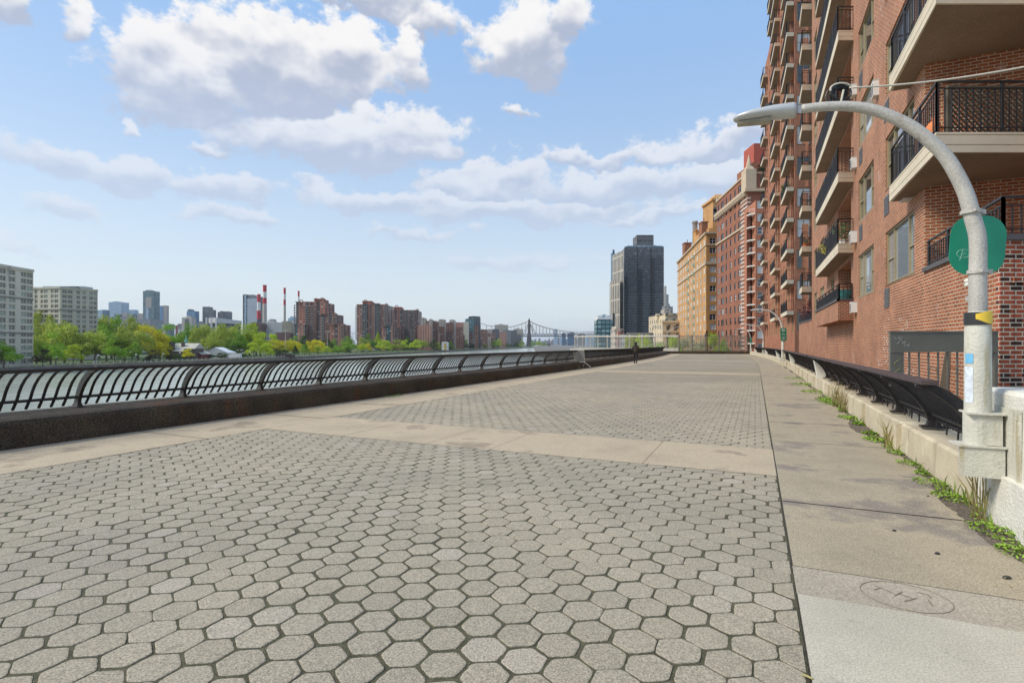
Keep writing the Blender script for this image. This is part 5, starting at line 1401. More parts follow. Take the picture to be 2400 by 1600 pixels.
def tree_proto(kind, seed, form='round', n=2600):
    rs = random.Random(seed); root = bpy.data.objects.new('tree', None); COL.objects.link(root)
    m1 = MB(); m1.tube([(0, 0, -.02), (.01, 0, .12), (-.01, .01, .26), (0, 0, .42)], [.032, .022, .019, .014], 7)
    lobes = []
    if form == 'cone': lobes = [((0, 0, .30 + .07 * i), .30 - .032 * i) for i in range(9)]
    else:
        nl = 15 if form == 'round' else 19
        for i in range(nl):
            a = i * 2.4 + rs.random() * .8; q = (i + .5) / nl; rad = .34 * math.sqrt(q) * (1.0 if form == 'round' else 1.15); z = (.26 if form == 'round' else .25) + .50 * rs.random() ** .8 * (1.2 - q)
            lobes.append(((rad * math.cos(a), rad * math.sin(a), min(z, .82)), rs.uniform(.11, .17)))
        for c, r in lobes[::2]:
            m1.tube([(0, 0, .26 + rs.random() * .1), (c[0] * .5, c[1] * .5, c[2] * .75), (c[0], c[1], c[2])], [.012, .008, .003], 5)
    kid(m1.build('trunk', bark), root)
    m1 = MB(); per = n // len(lobes)
    for c, r in lobes:
        for _ in range(per):
            a = rs.random() * 6.283; zc = rs.uniform(-.9, 1); q = math.sqrt(max(0, 1 - zc * zc)); rr = r * (.72 + .34 * rs.random()) * (1 if rs.random() < .8 else .6)
            p = Vector((c[0] + rr * q * math.cos(a), c[1] + rr * q * math.sin(a), c[2] + rr * zc * .78))
            nrm = Vector((q * math.cos(a), q * math.sin(a), zc + .3)) + Vector((rs.gauss(0, .5), rs.gauss(0, .5), rs.gauss(0, .5))); nrm.normalize()
            d1 = nrm.cross(Vector((rs.gauss(0, 1), rs.gauss(0, 1), rs.gauss(0, 1)))).normalized(); d2 = nrm.cross(d1); l = rs.uniform(.012, .026); d1 *= l; d2 *= l * .75
            m1.add([p - d1, p + d2, p + d1, p - d2], [(0, 1, 2, 3)])
    zs_ = sorted(v[2] for v in m1.v); xs_ = sorted(math.hypot(v[0], v[1]) for v in m1.v)
    kz = .93 / zs_[int(len(zs_) * .985)]; kx = .42 / xs_[int(len(xs_) * .93)]
    # crown hangs low enough to hide most of the stem of a park tree in leaf
    m1.v = [(x * kx, y * kx, z * kz) for x, y, z in m1.v]
    kid(m1.build('crown', LM[kind]), root)
    return root
PROT = {}
def ptree(kind, form, var):
    k = (kind, form, var)
    if k not in PROT: PROT[k] = tree_proto(kind, hash(k) % 1000 if False else sum(map(ord, kind + form)) + var * 17, form); PROT[k]['_first'] = 1
    return PROT[k]
LAND = [(20, 'the big grey apartment block'), (90, "the gap between grey apartments"), (125, "the lower apartment's left end"), (165, "the lower apartment's middle"), (210, "the lower apartment's right end"), (240, 'the small blue glass block'), (275, 'the pale blue glass tower'),
        (310, 'the narrow pale glass block'), (350, 'the tall teal tower'), (383, 'the slim beige tower'), (412, 'the stone chapel roof'), (440, 'the beige stepped tower'), (465, 'the blue round topped tower'), (490, 'the dark grey twin tower'), (525, 'the white industrial hall'), (555, 'the right end of the white hall'),
        (585, 'the tall grey slab tower'), (606, 'the short striped chimney'), (622, 'the tallest striped chimney'), (645, 'the grey power plant'), (667, 'the thin striped chimney'), (700, "the first red tower's edge"), (725, 'the first red brick tower'), (750, "the first tower's penthouse"),
        (780, "the first red tower's wing"), (812, "the gap between red towers"), (840, "the second red tower's edge"), (862, 'the second red tower'), (885, "the second red tower's right half"), (908, "the second red tower's foot"), (930, 'the third red tower'), (955, "the third red tower's middle"), (978, "the third red tower's edge"),
        (1000, 'the pink low blocks'), (1025, 'the brown low blocks'), (1045, 'the small white kiosk'), (1075, 'the brown waterfront block'), (1100, 'the dark glass midrise'), (1130, 'the beige midrise blocks'), (1160, 'the pale flat topped block'), (1185, "the grey blocks by the bridge"), (1215, 'the near end of the bridge deck'), (1240, 'the bridge tower'), (1275, 'the first bridge span'), (1300, 'the distant glass skyscraper')]
seen_lab = {}
CN = {'olive': 'pale olive green', 'green': 'fresh green', 'yellow': 'bright yellow', 'lime': 'yellow green', 'dark': 'dark green', 'brown': 'brownish', 'white': 'white blossoming'}
TN = [0]
def put_tree(u, vtop, hw, dl, kind, form='round', zg=-7.2, Y=None, lab=None, squash=None, vb=None):
    if Y is None: Y = shoreY(u) * (1 + dl)
    X = (u - 1200) / 1250 * Y; zt_ = CAMZ + (806 - vtop) / 1250 * Y
    H = max(1.5, (zt_ - zg)) / (.86 if zg == -7.2 and Y < 420 else .91); wdt = hw / 1250 * Y / .42
    TN[0] += 1
    pr_ = ptree(kind, form, TN[0] % (3 if kind in ('olive', 'green', 'lime') else 1))
    rz = random.random() * 6.283
    if pr_.get('_first'): del pr_['_first']; o = pr_; o.location = (X, Y, zg); o.rotation_euler = (0, 0, rz); o.scale = (wdt, wdt, H)
    else: o = clone_tree(pr_, (X, Y, zg), rz, (wdt, wdt, H))
    o['category'] = 'tree'
    if lab is None:
        lm = min(LAND, key=lambda q: abs(q[0] - u)); size = 'tall' if H > 15 else ('small' if H < 7 else 'medium'); row = 'further back' if dl > .28 else 'near shore'
        if form == 'cone': size += ' cone shaped'
        lab = f"{size} {CN[kind]} tree {row} below {lm[1]}"
        if lab in seen_lab:
            side = 'right hand' if u > seen_lab[lab] else 'left hand'; l2_ = side + ' ' + lab
            if l2_ in seen_lab: l2_ = 'half hidden ' + lab
            seen_lab[l2_] = u; lab = l2_
        else: seen_lab[lab] = u
    o['label'] = lab; o['group'] = 'trees on the far island' if zg == -7.2 else 'trees beyond the end fence'
    return o
TREES = [(8, 806, 34, .0, 'green', 'round'), (-30, 800, 40, .03, 'green', 'round'), (100, 822, 20, .02, 'brown', 'round'),
 (98, 742, 34, .40, 'olive', 'wide'), (135, 760, 34, .34, 'olive', 'wide'), (165, 748, 38, .45, 'olive', 'wide'), (200, 752, 36, .40, 'olive', 'wide'), (232, 748, 34, .42, 'olive', 'wide'), (262, 752, 36, .38, 'green', 'wide'), (293, 752, 34, .42, 'olive', 'wide'), (322, 764, 30, .36, 'olive', 'wide'),
 (85, 785, 30, .12, 'olive', 'wide'), (118, 788, 34, .10, 'green', 'wide'), (150, 768, 42, .16, 'olive', 'wide'), (190, 778, 40, .13, 'olive', 'wide'), (222, 785, 34, .10, 'olive', 'round'), (250, 774, 38, .14, 'green', 'wide'), (268, 800, 22, .04, 'green', 'round'), (292, 776, 36, .12, 'olive', 'wide'), (325, 782, 34, .12, 'olive', 'wide'), (172, 812, 20, .05, 'lime', 'round'), (130, 815, 22, .05, 'green', 'round'), (310, 806, 20, .07, 'green', 'round'),
 (352, 770, 34, .18, 'yellow', 'wide'), (375, 785, 28, .15, 'yellow', 'round'), (372, 808, 20, .08, 'yellow', 'round'), (386, 770, 26, .42, 'green', 'round'), (405, 768, 30, .45, 'green', 'wide'), (425, 785, 16, .40, 'green', 'round'), (444, 767, 24, .40, 'green', 'wide'), (440, 819, 13, .07, 'yellow', 'round'), (400, 822, 16, .07, 'brown', 'round'),
 (358, 822, 14, .05, 'brown', 'round'), (415, 832, 14, .04, 'dark', 'round'), (475, 768, 30, .20, 'olive', 'wide'), (505, 768, 34, .22, 'olive', 'wide'), (500, 785, 26, .14, 'olive', 'wide'), (535, 772, 34, .24, 'olive', 'wide'), (548, 785, 26, .16, 'green', 'round'), (562, 768, 30, .28, 'lime', 'wide'), (585, 765, 32, .26, 'lime', 'wide'), (575, 790, 24, .14, 'green', 'round'), (600, 770, 28, .24, 'lime', 'wide'), (610, 785, 24, .16, 'lime', 'round'), (595, 806, 18, .08, 'lime', 'round'), (622, 806, 14, .08, 'lime', 'round'), (545, 812, 18, .08, 'dark', 'round'), (520, 828, 16, .06, 'dark', 'round'), (570, 830, 16, .05, 'dark', 'round'), (490, 830, 18, .08, 'dark', 'round'),
 (640, 784, 14, .30, 'lime', 'round'), (645, 800, 22, .12, 'yellow', 'wide'), (668, 801, 22, .14, 'yellow', 'wide'), (688, 799, 18, .16, 'yellow', 'wide'), (655, 814, 22, .08, 'dark', 'wide'), (634, 818, 10, .05, 'lime', 'round'), (690, 790, 18, .30, 'green', 'round'), (710, 788, 16, .32, 'dark', 'round'), (700, 803, 12, .12, 'yellow', 'round'), (692, 812, 8, .05, 'dark', 'cone'), (714, 808, 12, .05, 'green', 'cone'), (728, 812, 10, .06, 'yellow', 'round'), (744, 812, 9, .05, 'lime', 'round'), (745, 798, 20, .16, 'yellow', 'wide'), (725, 800, 14, .16, 'yellow', 'wide'), (765, 795, 14, .30, 'dark', 'round'), (780, 797, 14, .28, 'green', 'round'), (766, 812, 12, .08, 'lime', 'round'), (792, 812, 16, .06, 'green', 'wide'),
 (807, 769, 16, .45, 'lime', 'round'), (815, 790, 20, .28, 'green', 'wide'), (820, 803, 18, .12, 'green', 'wide'), (812, 815, 12, .05, 'dark', 'round'), (852, 792, 18, .22, 'olive', 'round'), (868, 785, 16, .30, 'green', 'round'), (886, 780, 9, .30, 'lime', 'cone'), (848, 806, 16, .10, 'lime', 'wide'), (835, 818, 9, .03, 'white', 'round'), (862, 806, 12, .12, 'yellow', 'round'), (893, 797, 12, .16, 'lime', 'round'), (905, 799, 14, .05, 'lime', 'round'), (932, 797, 16, .07, 'olive', 'round'), (948, 798, 13, .10, 'lime', 'round'), (920, 806, 12, .12, 'dark', 'round'), (957, 791, 10, .25, 'green', 'round'), (974, 797, 15, .07, 'lime', 'round'), (990, 798, 13, .10, 'olive', 'round'),
 (1016, 799, 11, .06, 'dark', 'round'), (1026, 803, 9, .05, 'olive', 'round'), (1042, 800, 9, .10, 'dark', 'round'), (1056, 801, 9, .06, 'green', 'round'), (1092, 797, 6, .10, 'green', 'round'), (1096, 806, 9, .04, 'brown', 'round'), (1106, 807, 9, .05, 'dark', 'round'), (1135, 786, 11, .30, 'green', 'round'), (1137, 806, 6, .05, 'olive', 'round'), (1158, 798, 8, .05, 'green', 'round'), (1168, 795, 10, .10, 'lime', 'round'), (1182, 798, 9, .12, 'brown', 'round'), (1192, 806, 8, .05, 'dark', 'round'), (1210, 802, 7, .05, 'dark', 'round'), (1222, 799, 9, .05, 'lime', 'round'), (1212, 806, 6, .04, 'green', 'round'), (1250, 801, 7, .04, 'green', 'round'), (1262, 800, 9, .02, 'lime', 'round'), (1276, 803, 7, .02, 'green', 'round'), (1286, 806, 5, .01, 'dark', 'round')]
for tr in TREES: put_tree(*tr)
for (u, vt, hw, Y, kind, lab) in ((1480, 789, 20, 140, 'olive', 'pale green tree behind the left half of the pale screen'), (1512, 790, 24, 132, 'lime', 'round yellow green tree behind the pale screen posts'), (1545, 806, 22, 124, 'green', 'low green tree below the cream building'), (1578, 792, 22, 118, 'lime', 'green tree between the screen and the end fence'),
                               (1605, 796, 26, 122, 'white', 'white blossoming tree behind the left end fence panels'), (1640, 800, 24, 126, 'white', 'white blossoming tree behind the middle end fence panels'), (1672, 786, 22, 122, 'lime', 'thin green tree in front of the red brick building'), (1700, 800, 18, 118, 'green', 'small tree behind the right end fence panels')):
    put_tree(u, vt, hw, 0, kind, 'round', -6.0, Y, lab)

# ================================================================== FAR BUILDINGS
roofm = pmat('flat_roof_gravel', (.22, .21, .20), .9, .15, .2)
def block(label, parts, Y, mat, name='tower_block', cat='building', dep=None, zb=-6.5, rot=0, group=None, roof=None):
    """parts: list of (u0,u1,vtop[,mat[,dY[,zb]]])"""
    u0 = min(p[0] for p in parts); u1 = max(p[1] for p in parts)
    t = thing(name, label, cat, ((u0 + u1) / 2 / 1250 * Y - 1200 / 1250 * Y, Y, zb), group=group)
    nm = ['main_block', 'wing', 'penthouse', 'annex', 'setback', 'roof_house']
    for i, p in enumerate(parts):
        m_ = p[3] if len(p) > 3 and p[3] else mat; dy = p[4] if len(p) > 4 else 0; z0 = p[5] if len(p) > 5 else zb
        x0, _, zt_ = at(p[0], p[2], Y + dy); x1 = (p[1] - 1200) / 1250 * (Y + dy); w = x1 - x0; d_ = dep or max(12, w * .8)
        m1 = MB(); c = ((x0 + x1) / 2, Y + dy + d_ / 2); 
        m1.prism([(x0, Y + dy), (x1, Y + dy), (x1 + d_ * rot, Y + dy + d_), (x0 + d_ * rot, Y + dy + d_)], z0, zt_)
        pw = max(.6, w * .04)
        if w > 8: m1.prism([(x0 + pw, Y + dy + pw), (x1 - pw, Y + dy + pw), (x1 - pw, Y + dy + pw * 3), (x0 + pw, Y + dy + pw * 3)], zt_, zt_ + .8)
        m1.build(nm[min(i, 5)], m_, t)
    return t
gm = gridmat
teal = gm('teal_glass_facade', (.035, .08, .09), (.10, .19, .20), 3.2, 3.4, .8, .62, lite=(.25, .38, .38), litefrac=.25)
blueg = gm('blue_glass_facade', (.06, .16, .27), (.09, .24, .38), 3.4, 3.4, .85, .7, lite=(.35, .5, .6), litefrac=.12)
paleb = gm('pale_blue_facade', (.30, .42, .50), (.16, .27, .37), 3.2, 3.4, .62, .62, lite=(.5, .6, .65), litefrac=.3)
dkblue = gm('dark_blue_facade', (.045, .10, .16), (.07, .16, .24), 3.4, 3.4, .8, .7)
beige = gm('beige_facade', (.42, .37, .31), (.13, .13, .13), 4.0, 3.2, .4, .5)
greyf = gm('grey_facade', (.24, .24, .24), (.10, .12, .13), 3.6, 3.2, .6, .55)
dgrey = gm('dark_grey_facade', (.09, .10, .105), (.05, .07, .08), 3.6, 3.2, .6, .6, lite=(.25, .3, .3), litefrac=.12)
whitef = gm('white_facade', (.56, .55, .51), (.22, .24, .25), 6, 4.0, .5, .3)
brownf = gm('brown_brick_facade', (.23, .12, .085), (.055, .05, .05), 3.4, 2.9, .45, .5, lite=(.45, .42, .38), litefrac=.10)
pinkf = gm('pink_brick_facade', (.44, .23, .17), (.09, .07, .07), 3.4, 2.9, .42, .5)
bluebrown = gm('slate_facade', (.13, .125, .13), (.06, .075, .09), 3.6, 3.0, .55, .55)
block('small blue glass block right of the lower apartment block', [(228, 240, 727, paleb), (238, 250, 727, dkblue, 3), (236, 248, 726, paleb, 20)], 2300, dkblue)
block('pale blue pixelated glass tower', [(254.5, 285, 708, paleb), (284, 291.5, 716, paleb, 3), (264, 276, 706.5, paleb, 20)], 2500, paleb)
block('low beige slab in front of the pale blue tower', [(282, 297, 733)], 2350, beige); block('dark blue low block in front of the pale blue tower', [(255, 268, 744), (268, 280, 736, None, 4)], 2250, dkblue)
block('long low grey block at the skyline foot', [(268, 300, 742), (290, 352, 748, None, -10)], 2050, greyf)
block('narrow pale glass block left of the teal tower', [(302, 316.5, 726), (310, 317, 736, dkblue, -8), (316, 322, 733, paleb, 6)], 2400, paleb)
block('squat beige block touching the teal tower', [(322, 336, 735)], 2380, beige)
block('tallest teal glass skyscraper with a stepped top', [(335, 361, 682), (360, 365, 689, None, 2), (364, 369, 700, None, 4), (341, 355, 680, greyf, 12), (341, 355, 697, beige, -1, 150), (341.5, 348, 706, paleb, -.6)], 2200, teal)
block('slim tower half blue glass half beige', [(374.5, 382, 717, blueg), (381.5, 391, 716, beige, .8)], 2200, beige)
block('low teal block under the slim tower', [(370, 396, 759), (379, 388, 761, beige, -5)], 2000, teal)
block('small dark red block on the skyline', [(411, 416.5, 762)], 1700, pmat('maroon', (.22, .04, .05), .8)); block('small grey block beside the red one', [(416.5, 426, 759)], 1700, greyf)
block('beige stepped tower with a dark centre strip', [(426, 449, 744), (437, 446, 740, None, 3), (433, 442, 748, dgrey, -1), (417, 430, 772, whitef, -30)], 1500, pmat('beige_concrete', (.45, .41, .35), .9))
block('blue glass tower with a round dark top', [(437.5, 457.5, 729), (440, 450, 725, dgrey, 4), (455, 460, 756, None, 3)], 2100, blueg)
block('dark grey twin tower, taller half', [(474.5, 491.5, 719)], 2150, dgrey); block('dark grey twin tower, shorter half', [(488, 501, 726)], 2120, dgrey)
block('tiny blocks left of the white hall', [(465, 473, 753), (470, 482, 762, beige, -5)], 2000, greyf)
block('pair of dark midrises behind the white hall', [(510, 523, 731), (523, 538, 730, dgrey, 6), (516, 521, 729, None, 9)], 2150, bluebrown)
# white hall: overhanging box on columns
t = thing('industrial_hall', 'long white industrial hall with an overhanging upper storey', 'building', (at(525, 780, 900)[0], 900, -6.5)); Y = 900
wh = pmat('white_cladding', (.58, .58, .56), .7, .06, .1)
xl, _, z1 = at(489, 745, Y); xm = at(512, 745, Y)[0]; xr, _, z2 = at(567, 752, Y + 60); zbm = at(489, 757, Y)[2]; zb2 = at(567, 759.5, Y + 60)[2]
m1 = MB(); m1.loft([[(xl, Y, zbm), (xm, Y - 6, zbm), (xr, Y + 60, zb2), (xl, Y + 90, zbm)], [(xl, Y, z1), (xm, Y - 6, z1), (xr, Y + 60, z2), (xl, Y + 90, z1)]]); m1.build('upper_storey', wh, t)
m1 = MB(); m1.prism([(xl + 3, Y + 6), (xm, Y + 2), (xr - 3, Y + 62), (xl + 3, Y + 90)], -6.5, zbm - .1); m1.build('lower_storey', dgrey, t)
for u in (489.5, 501, 512): x = at(u, 0, Y)[0]; m1 = MB(); m1.box(x - 1, Y - 8, -6.5, x + 1, Y - 5.9, z1 + .5); m1.build('column', wh, t)
block('tall grey slab tower with a pale blank face', [(569, 580, 690.5, dgrey), (579.5, 602, 700, pmat('pale_panel', (.38, .42, .46), .6, .08, .05), -.5), (580, 596, 691, greyf, 3), (573, 577, 691, paleb, -.6)], 1600, greyf)
block('dark tower half hidden behind the striped chimneys', [(602, 617, 696)], 1750, dgrey)
# chimneys
cred = pmat('chimney_red', (.48, .025, .035), .7, .1, .2); cwh = pmat('chimney_white', (.66, .66, .64), .7, .06, .2); cbg = pmat('chimney_concrete', (.46, .42, .36), .85, .1, .15)
def chimney(u0, u1, vt, segs, vb, Y, lab):
    c = (u0 + u1) / 2; X = at(c, 0, Y)[0]; r = (u1 - u0) / 2 / 1250 * Y; t = thing('smokestack', lab, 'chimney', (X, Y, -6.5), group='red and white smokestacks')
    last = vt
    for k, (v, col) in enumerate(segs):
        z0 = CAMZ + (806 - v) / 1250 * Y; z1 = CAMZ + (806 - last) / 1250 * Y
        if k == len(segs) - 1: z0 = -6.5
        ra = r * (1 + .18 * (v - vt) / 80); rb = r * (1 + .18 * (last - vt) / 80)
        m1 = MB(); m1.tube([(X, Y, z0), (X, Y, z1)], [ra, rb], 16); m1.build('band', col, t, smooth=False); last = v
    m1 = MB(); z = CAMZ + (806 - vt) / 1250 * Y; m1.tube([(X, Y, z - 1.2), (X, Y, z + .3)], r * 1.12, 16); m1.build('rim', cred, t)
chimney(603, 610.5, 690, [(708, cred), (728, cwh), (747.5, cred), (800, dgrey)], 747, 1000, 'shortest striped smokestack left of the tallest one')
chimney(616.5, 624.5, 668.5, [(684, cred), (698, cwh), (711.5, cred), (800, cbg)], 756, 1050, 'tallest red and white striped smokestack')
chimney(664.7, 669.7, 675, [(689, cred), (702, cwh), (715, cred), (800, cbg)], 752, 1100, 'thin striped smokestack above the power plant')
chimney(698, 702, 682, [(694.5, cred), (740, cwh)], 707, 1150, 'striped smokestack tip peeking over the first brick tower')
# power plant
pw = pmat('plant_grey', (.42, .42, .40), .85, .1, .1, streak=((.30, .28, .25), .08, .6)); 
block('grey boxy power plant below the smokestacks', [(610, 662, 756), (627, 642, 751, None, 4), (660, 690, 753, None, 8), (632, 640, 748, dgrey, 10)], 950, pw, 'power_plant')
block('blue grey boxes behind the power plant', [(675, 689, 746), (680, 692, 742, None, 5)], 1200, paleb)
block('beige conveyor tower in front of the power plant', [(661, 682, 758), (664, 676, 753, None, 2)], 800, pmat('sand_concrete', (.30, .27, .20), .9, .15, .2), 'conveyor_tower')
t = thing('brown_tank', 'brown curved tank roofs left of the power plant', 'tank', (at(598, 0, 930)[0], 930, -6.5)); brn = pmat('rust_brown', (.12, .07, .06), .8, .2, .1)
for k, u in enumerate((594, 603)):
    c = at(u, 762, 930); m1 = MB(); m1.tube([(c[0], 930 + k, c[2] - 1), (c[0] + 4, 975, c[2] - 1)], 6.2, 14); m1.box(c[0] - 6, 931, -6.5, c[0] + 6, 970, c[2] - 1); m1.build('tank_shell', brn, t)
block('red brown low sheds under the power plant', [(645, 680, 780), (660, 700, 785, None, 5)], 760, brn, 'shed')

# red brick towers with balconies
rb = gm('red_tower_facade', (.40, .17, .115), (.07, .065, .065), 4.2, 2.9, .5, .46, lite=(.38, .40, .40), litefrac=.12, band=(12.6, .33, (.11, .085, .075)))
rb2 = gm('red_tower_dark_facade', (.32, .15, .105), (.06, .06, .065), 4.2, 2.9, .55, .5, lite=(.30, .33, .33), litefrac=.12, band=(8.4, .45, (.10, .10, .10)))
rb3 = gm('teal_striped_facade', (.40, .18, .12), (.06, .11, .12), 4.2, 2.9, .6, .55, lite=(.30, .38, .38), litefrac=.15, band=(16.8, .4, (.045, .075, .085)))
def tower_group(lab, Y, parts, bal, arches):
    t = thing('brick_tower', lab, 'building', (at(parts[0][0], 0, Y)[0], Y, -6.5), group='stepped red brick towers on the island')
    nm = ['main_block', 'step', 'step', 'wing', 'penthouse', 'penthouse', 'wing']
    for i, (u0, u1, vt, mt, dy, dd) in enumerate(parts):
        x0, y0, zt_ = at(u0, vt, Y + dy); x1 = at(u1, vt, Y + dy)[0]; m1 = MB()
        # fluted plan: bays step in and out so that the facade has relief
        n = max(2, int((x1 - x0) / 7)); pl = []
        for k in range(n):
            a, b_ = x0 + (x1 - x0) * k / n, x0 + (x1 - x0) * (k + 1) / n; yy = y0 - (1.4 if k % 2 else 0); pl += [(a, yy), (b_, yy)]
        pl += [(x1, y0 + dd), (x0, y0 + dd)]
        m1.prism(pl, -6.5, zt_); m1.prism([(x0 - .3, y0 - 1.6), (x1 + .3, y0 - 1.6), (x1 + .3, y0 + 2), (x0 - .3, y0 + 2)], zt_, zt_ + 1.0)
        m1.build(nm[min(i, 6)], mt, t)
    for (u0, u1, v0, v1, dy) in bal:
        x0, y0, za = at(u0, v1, Y + dy); x1, _, zb_ = at(u1, v0, Y + dy); z = za; m1 = MB()
        while z < zb_:
            m1.box(x0, y0 - 3.0, z, x1, y0 - 1.45, z + .3); m1.box(x0, y0 - 3.05, z + .3, x1, y0 - 2.95, z + 1.2); z += 2.9
        m1.box(x0 + .1, y0 - 2.9, za + .1, x0 + .35, y0 - 1.5, z - 1.6); m1.build('balcony_stack', slabg, t)
    for (u, v, r) in arches:
        c = at(u, v, Y); rr = r / 1250 * Y; m1 = MB(); m1.tube([(c[0] + rr * math.cos(a), c[1] - 1, c[2] + rr * math.sin(a)) for a in np.linspace(-.2, math.pi + .2, 9)], rr * .25, 5); m1.build('roof_arch', rbp, t)
slabg = pmat('balcony_grey', (.27, .24, .22), .9, .1, .2); rbp = pmat('red_brick_plain', (.28, .12, .08), .9, .15, .2)
tower_group('first stepped red brick tower behind the yellow hedges', 620, [(694, 764, 709, rb, 0, 30), (749, 789, 737, rb2, -8, 25), (772, 808, 761, rb, -14, 22), (691, 716, 761, rb3, -10, 20), (736.5, 761, 702, rbp, 6, 14)], [(691, 696, 712, 798, 8), (717, 727, 714, 795, 0), (730, 742, 716, 795, 0), (752, 762, 745, 795, -8), (782, 790, 742, 775, -8), (800, 808, 765, 795, -14)], [(707, 707, 4), (756, 702, 4), (742, 702, 3), (785, 737, 4), (803, 761, 4)])
tower_group('second red brick tower with the flat penthouse', 720, [(836, 909, 715, rb3, 0, 34), (858, 890, 712.5, rb, 3, 30), (894, 922, 765, rb3, -10, 20), (849.5, 872, 707, rbp, 6, 14)], [(834.5, 839, 718, 796, 4), (855, 862, 718, 796, 0), (884, 892, 718, 796, 0), (901, 909, 718, 790, 0)], [(857, 707, 4), (906, 715, 3.5)])
tower_group('third red brick tower with a balcony striped front', 800, [(918, 980, 728, rb2, 0, 32), (909, 920, 736, rb, 8, 20), (922, 945, 766, rb, -12, 20), (978, 1000, 764, pinkf, -8, 25), (922.5, 942, 721, rbp, 5, 14)], [(944, 962, 732, 796, 0), (966, 974, 732, 796, 0), (924, 938, 768, 796, -12), (962, 975, 772, 797, -12)], [(930, 720, 4), (978, 728, 3.5)])
mids = [(984.5, 997.5, 745.5, beige, 760, 'plain beige slab just right of the third red tower'), (998.5, 1026, 753, brownf, 740, 'brown block with an uneven roof behind the pink blocks'), (1005, 1013, 748.5, beige, 745, 'small beige tower over the brown block'),
 (981, 1010, 763, pinkf, 690, 'pink brick block beside the third red tower'), (1010, 1041, 766, brownf, 700, 'brown block right of the pink brick block'), (1028, 1043, 749.5, beige, 780, 'tall beige slab in the middle of the low blocks'),
 (1043, 1063, 757, brownf, 800, 'brown block right of the tall beige slab'), (1053, 1066.5, 750.5, beige, 840, 'beige block with a stepped top behind the brown roofs'), (1063, 1085, 756.5, pinkf, 850, 'pinkish block left of the pale slab'), (1084, 1098, 755.5, pmat('cream_slab', (.52, .48, .38), .9), 860, 'pale cream slab left of the dark glass midrise'),
 (1098, 1125, 742, dgrey, 980, 'dark glass midrise above the brown blocks'), (1090.5, 1110, 748, teal, 960, 'lower glass wing of the dark midrise'), (1098, 1122, 764, brownf, 900, 'brown block in front of the dark glass midrise'), (1112, 1122, 758, beige, 905, 'beige stair tower in front of the dark midrise'),
 (1000, 1028, 778, pinkf, 640, 'low pink block near the small white kiosk'), (1022, 1062, 777, brownf, 660, 'long low brown block behind the kiosk'), (1060, 1084, 768, brownf, 720, 'stepped brown block in the middle'), (1064, 1088, 785, brownf, 690, 'low brown waterfront block'), (1086, 1108, 779, brownf, 780, 'small brown block left of the pink one'), (1105, 1121, 777, pinkf, 800, 'light pink block near the beige blocks'), (1106, 1128, 792, brownf, 745, 'lowest brown block at the shore'),
 (1122, 1142, 773, brownf, 950, 'brown block right of the dark glass midrise'), (1142, 1153, 772.5, beige, 960, 'narrow beige block with a pale top'), (1153, 1170, 772, bluebrown, 1050, 'slate coloured block left of the pale flat block'), (1165, 1187, 779, pinkf, 1020, 'reddish low block right of the slate coloured one'), (1159, 1191, 761.5, beige, 1500, 'pale flat topped block on the skyline left of the bridge'),
 (1178, 1197, 774, greyf, 1150, 'grey slab with vertical strips left of the bridge'), (1195, 1212, 775, bluebrown, 1250, 'slate block before the bridge deck'), (1208, 1222, 786, bluebrown, 1350, 'low slate block under the bridge deck'), (1204, 1226, 771, beige, 2300, 'beige block half behind the bridge truss'), (1128, 1150, 790, beige, 820, 'low pale building with white columns at the shore'), (1130, 1160, 782, brownf, 900, 'low brown block with a green tree in front')]
for (u0, u1, vt, mt, Y, lab) in mids:
    w = u1 - u0; Y = max(Y, shoreY((u0 + u1) / 2) * 1.14)
    block(lab, [(u0, u1, vt), (u0 + w * .3, u0 + w * .6, vt - 1.6, greyf if mt is not beige else None, 6)], Y, mt, 'midrise_block')
block('small white kiosk with a yellow panel on the island shore', [(1035, 1049.5, 802, whitef), (1041, 1045, 804, pmat('ochre_panel', (.45, .30, .04), .7), -.3)], 700, whitef, 'kiosk')

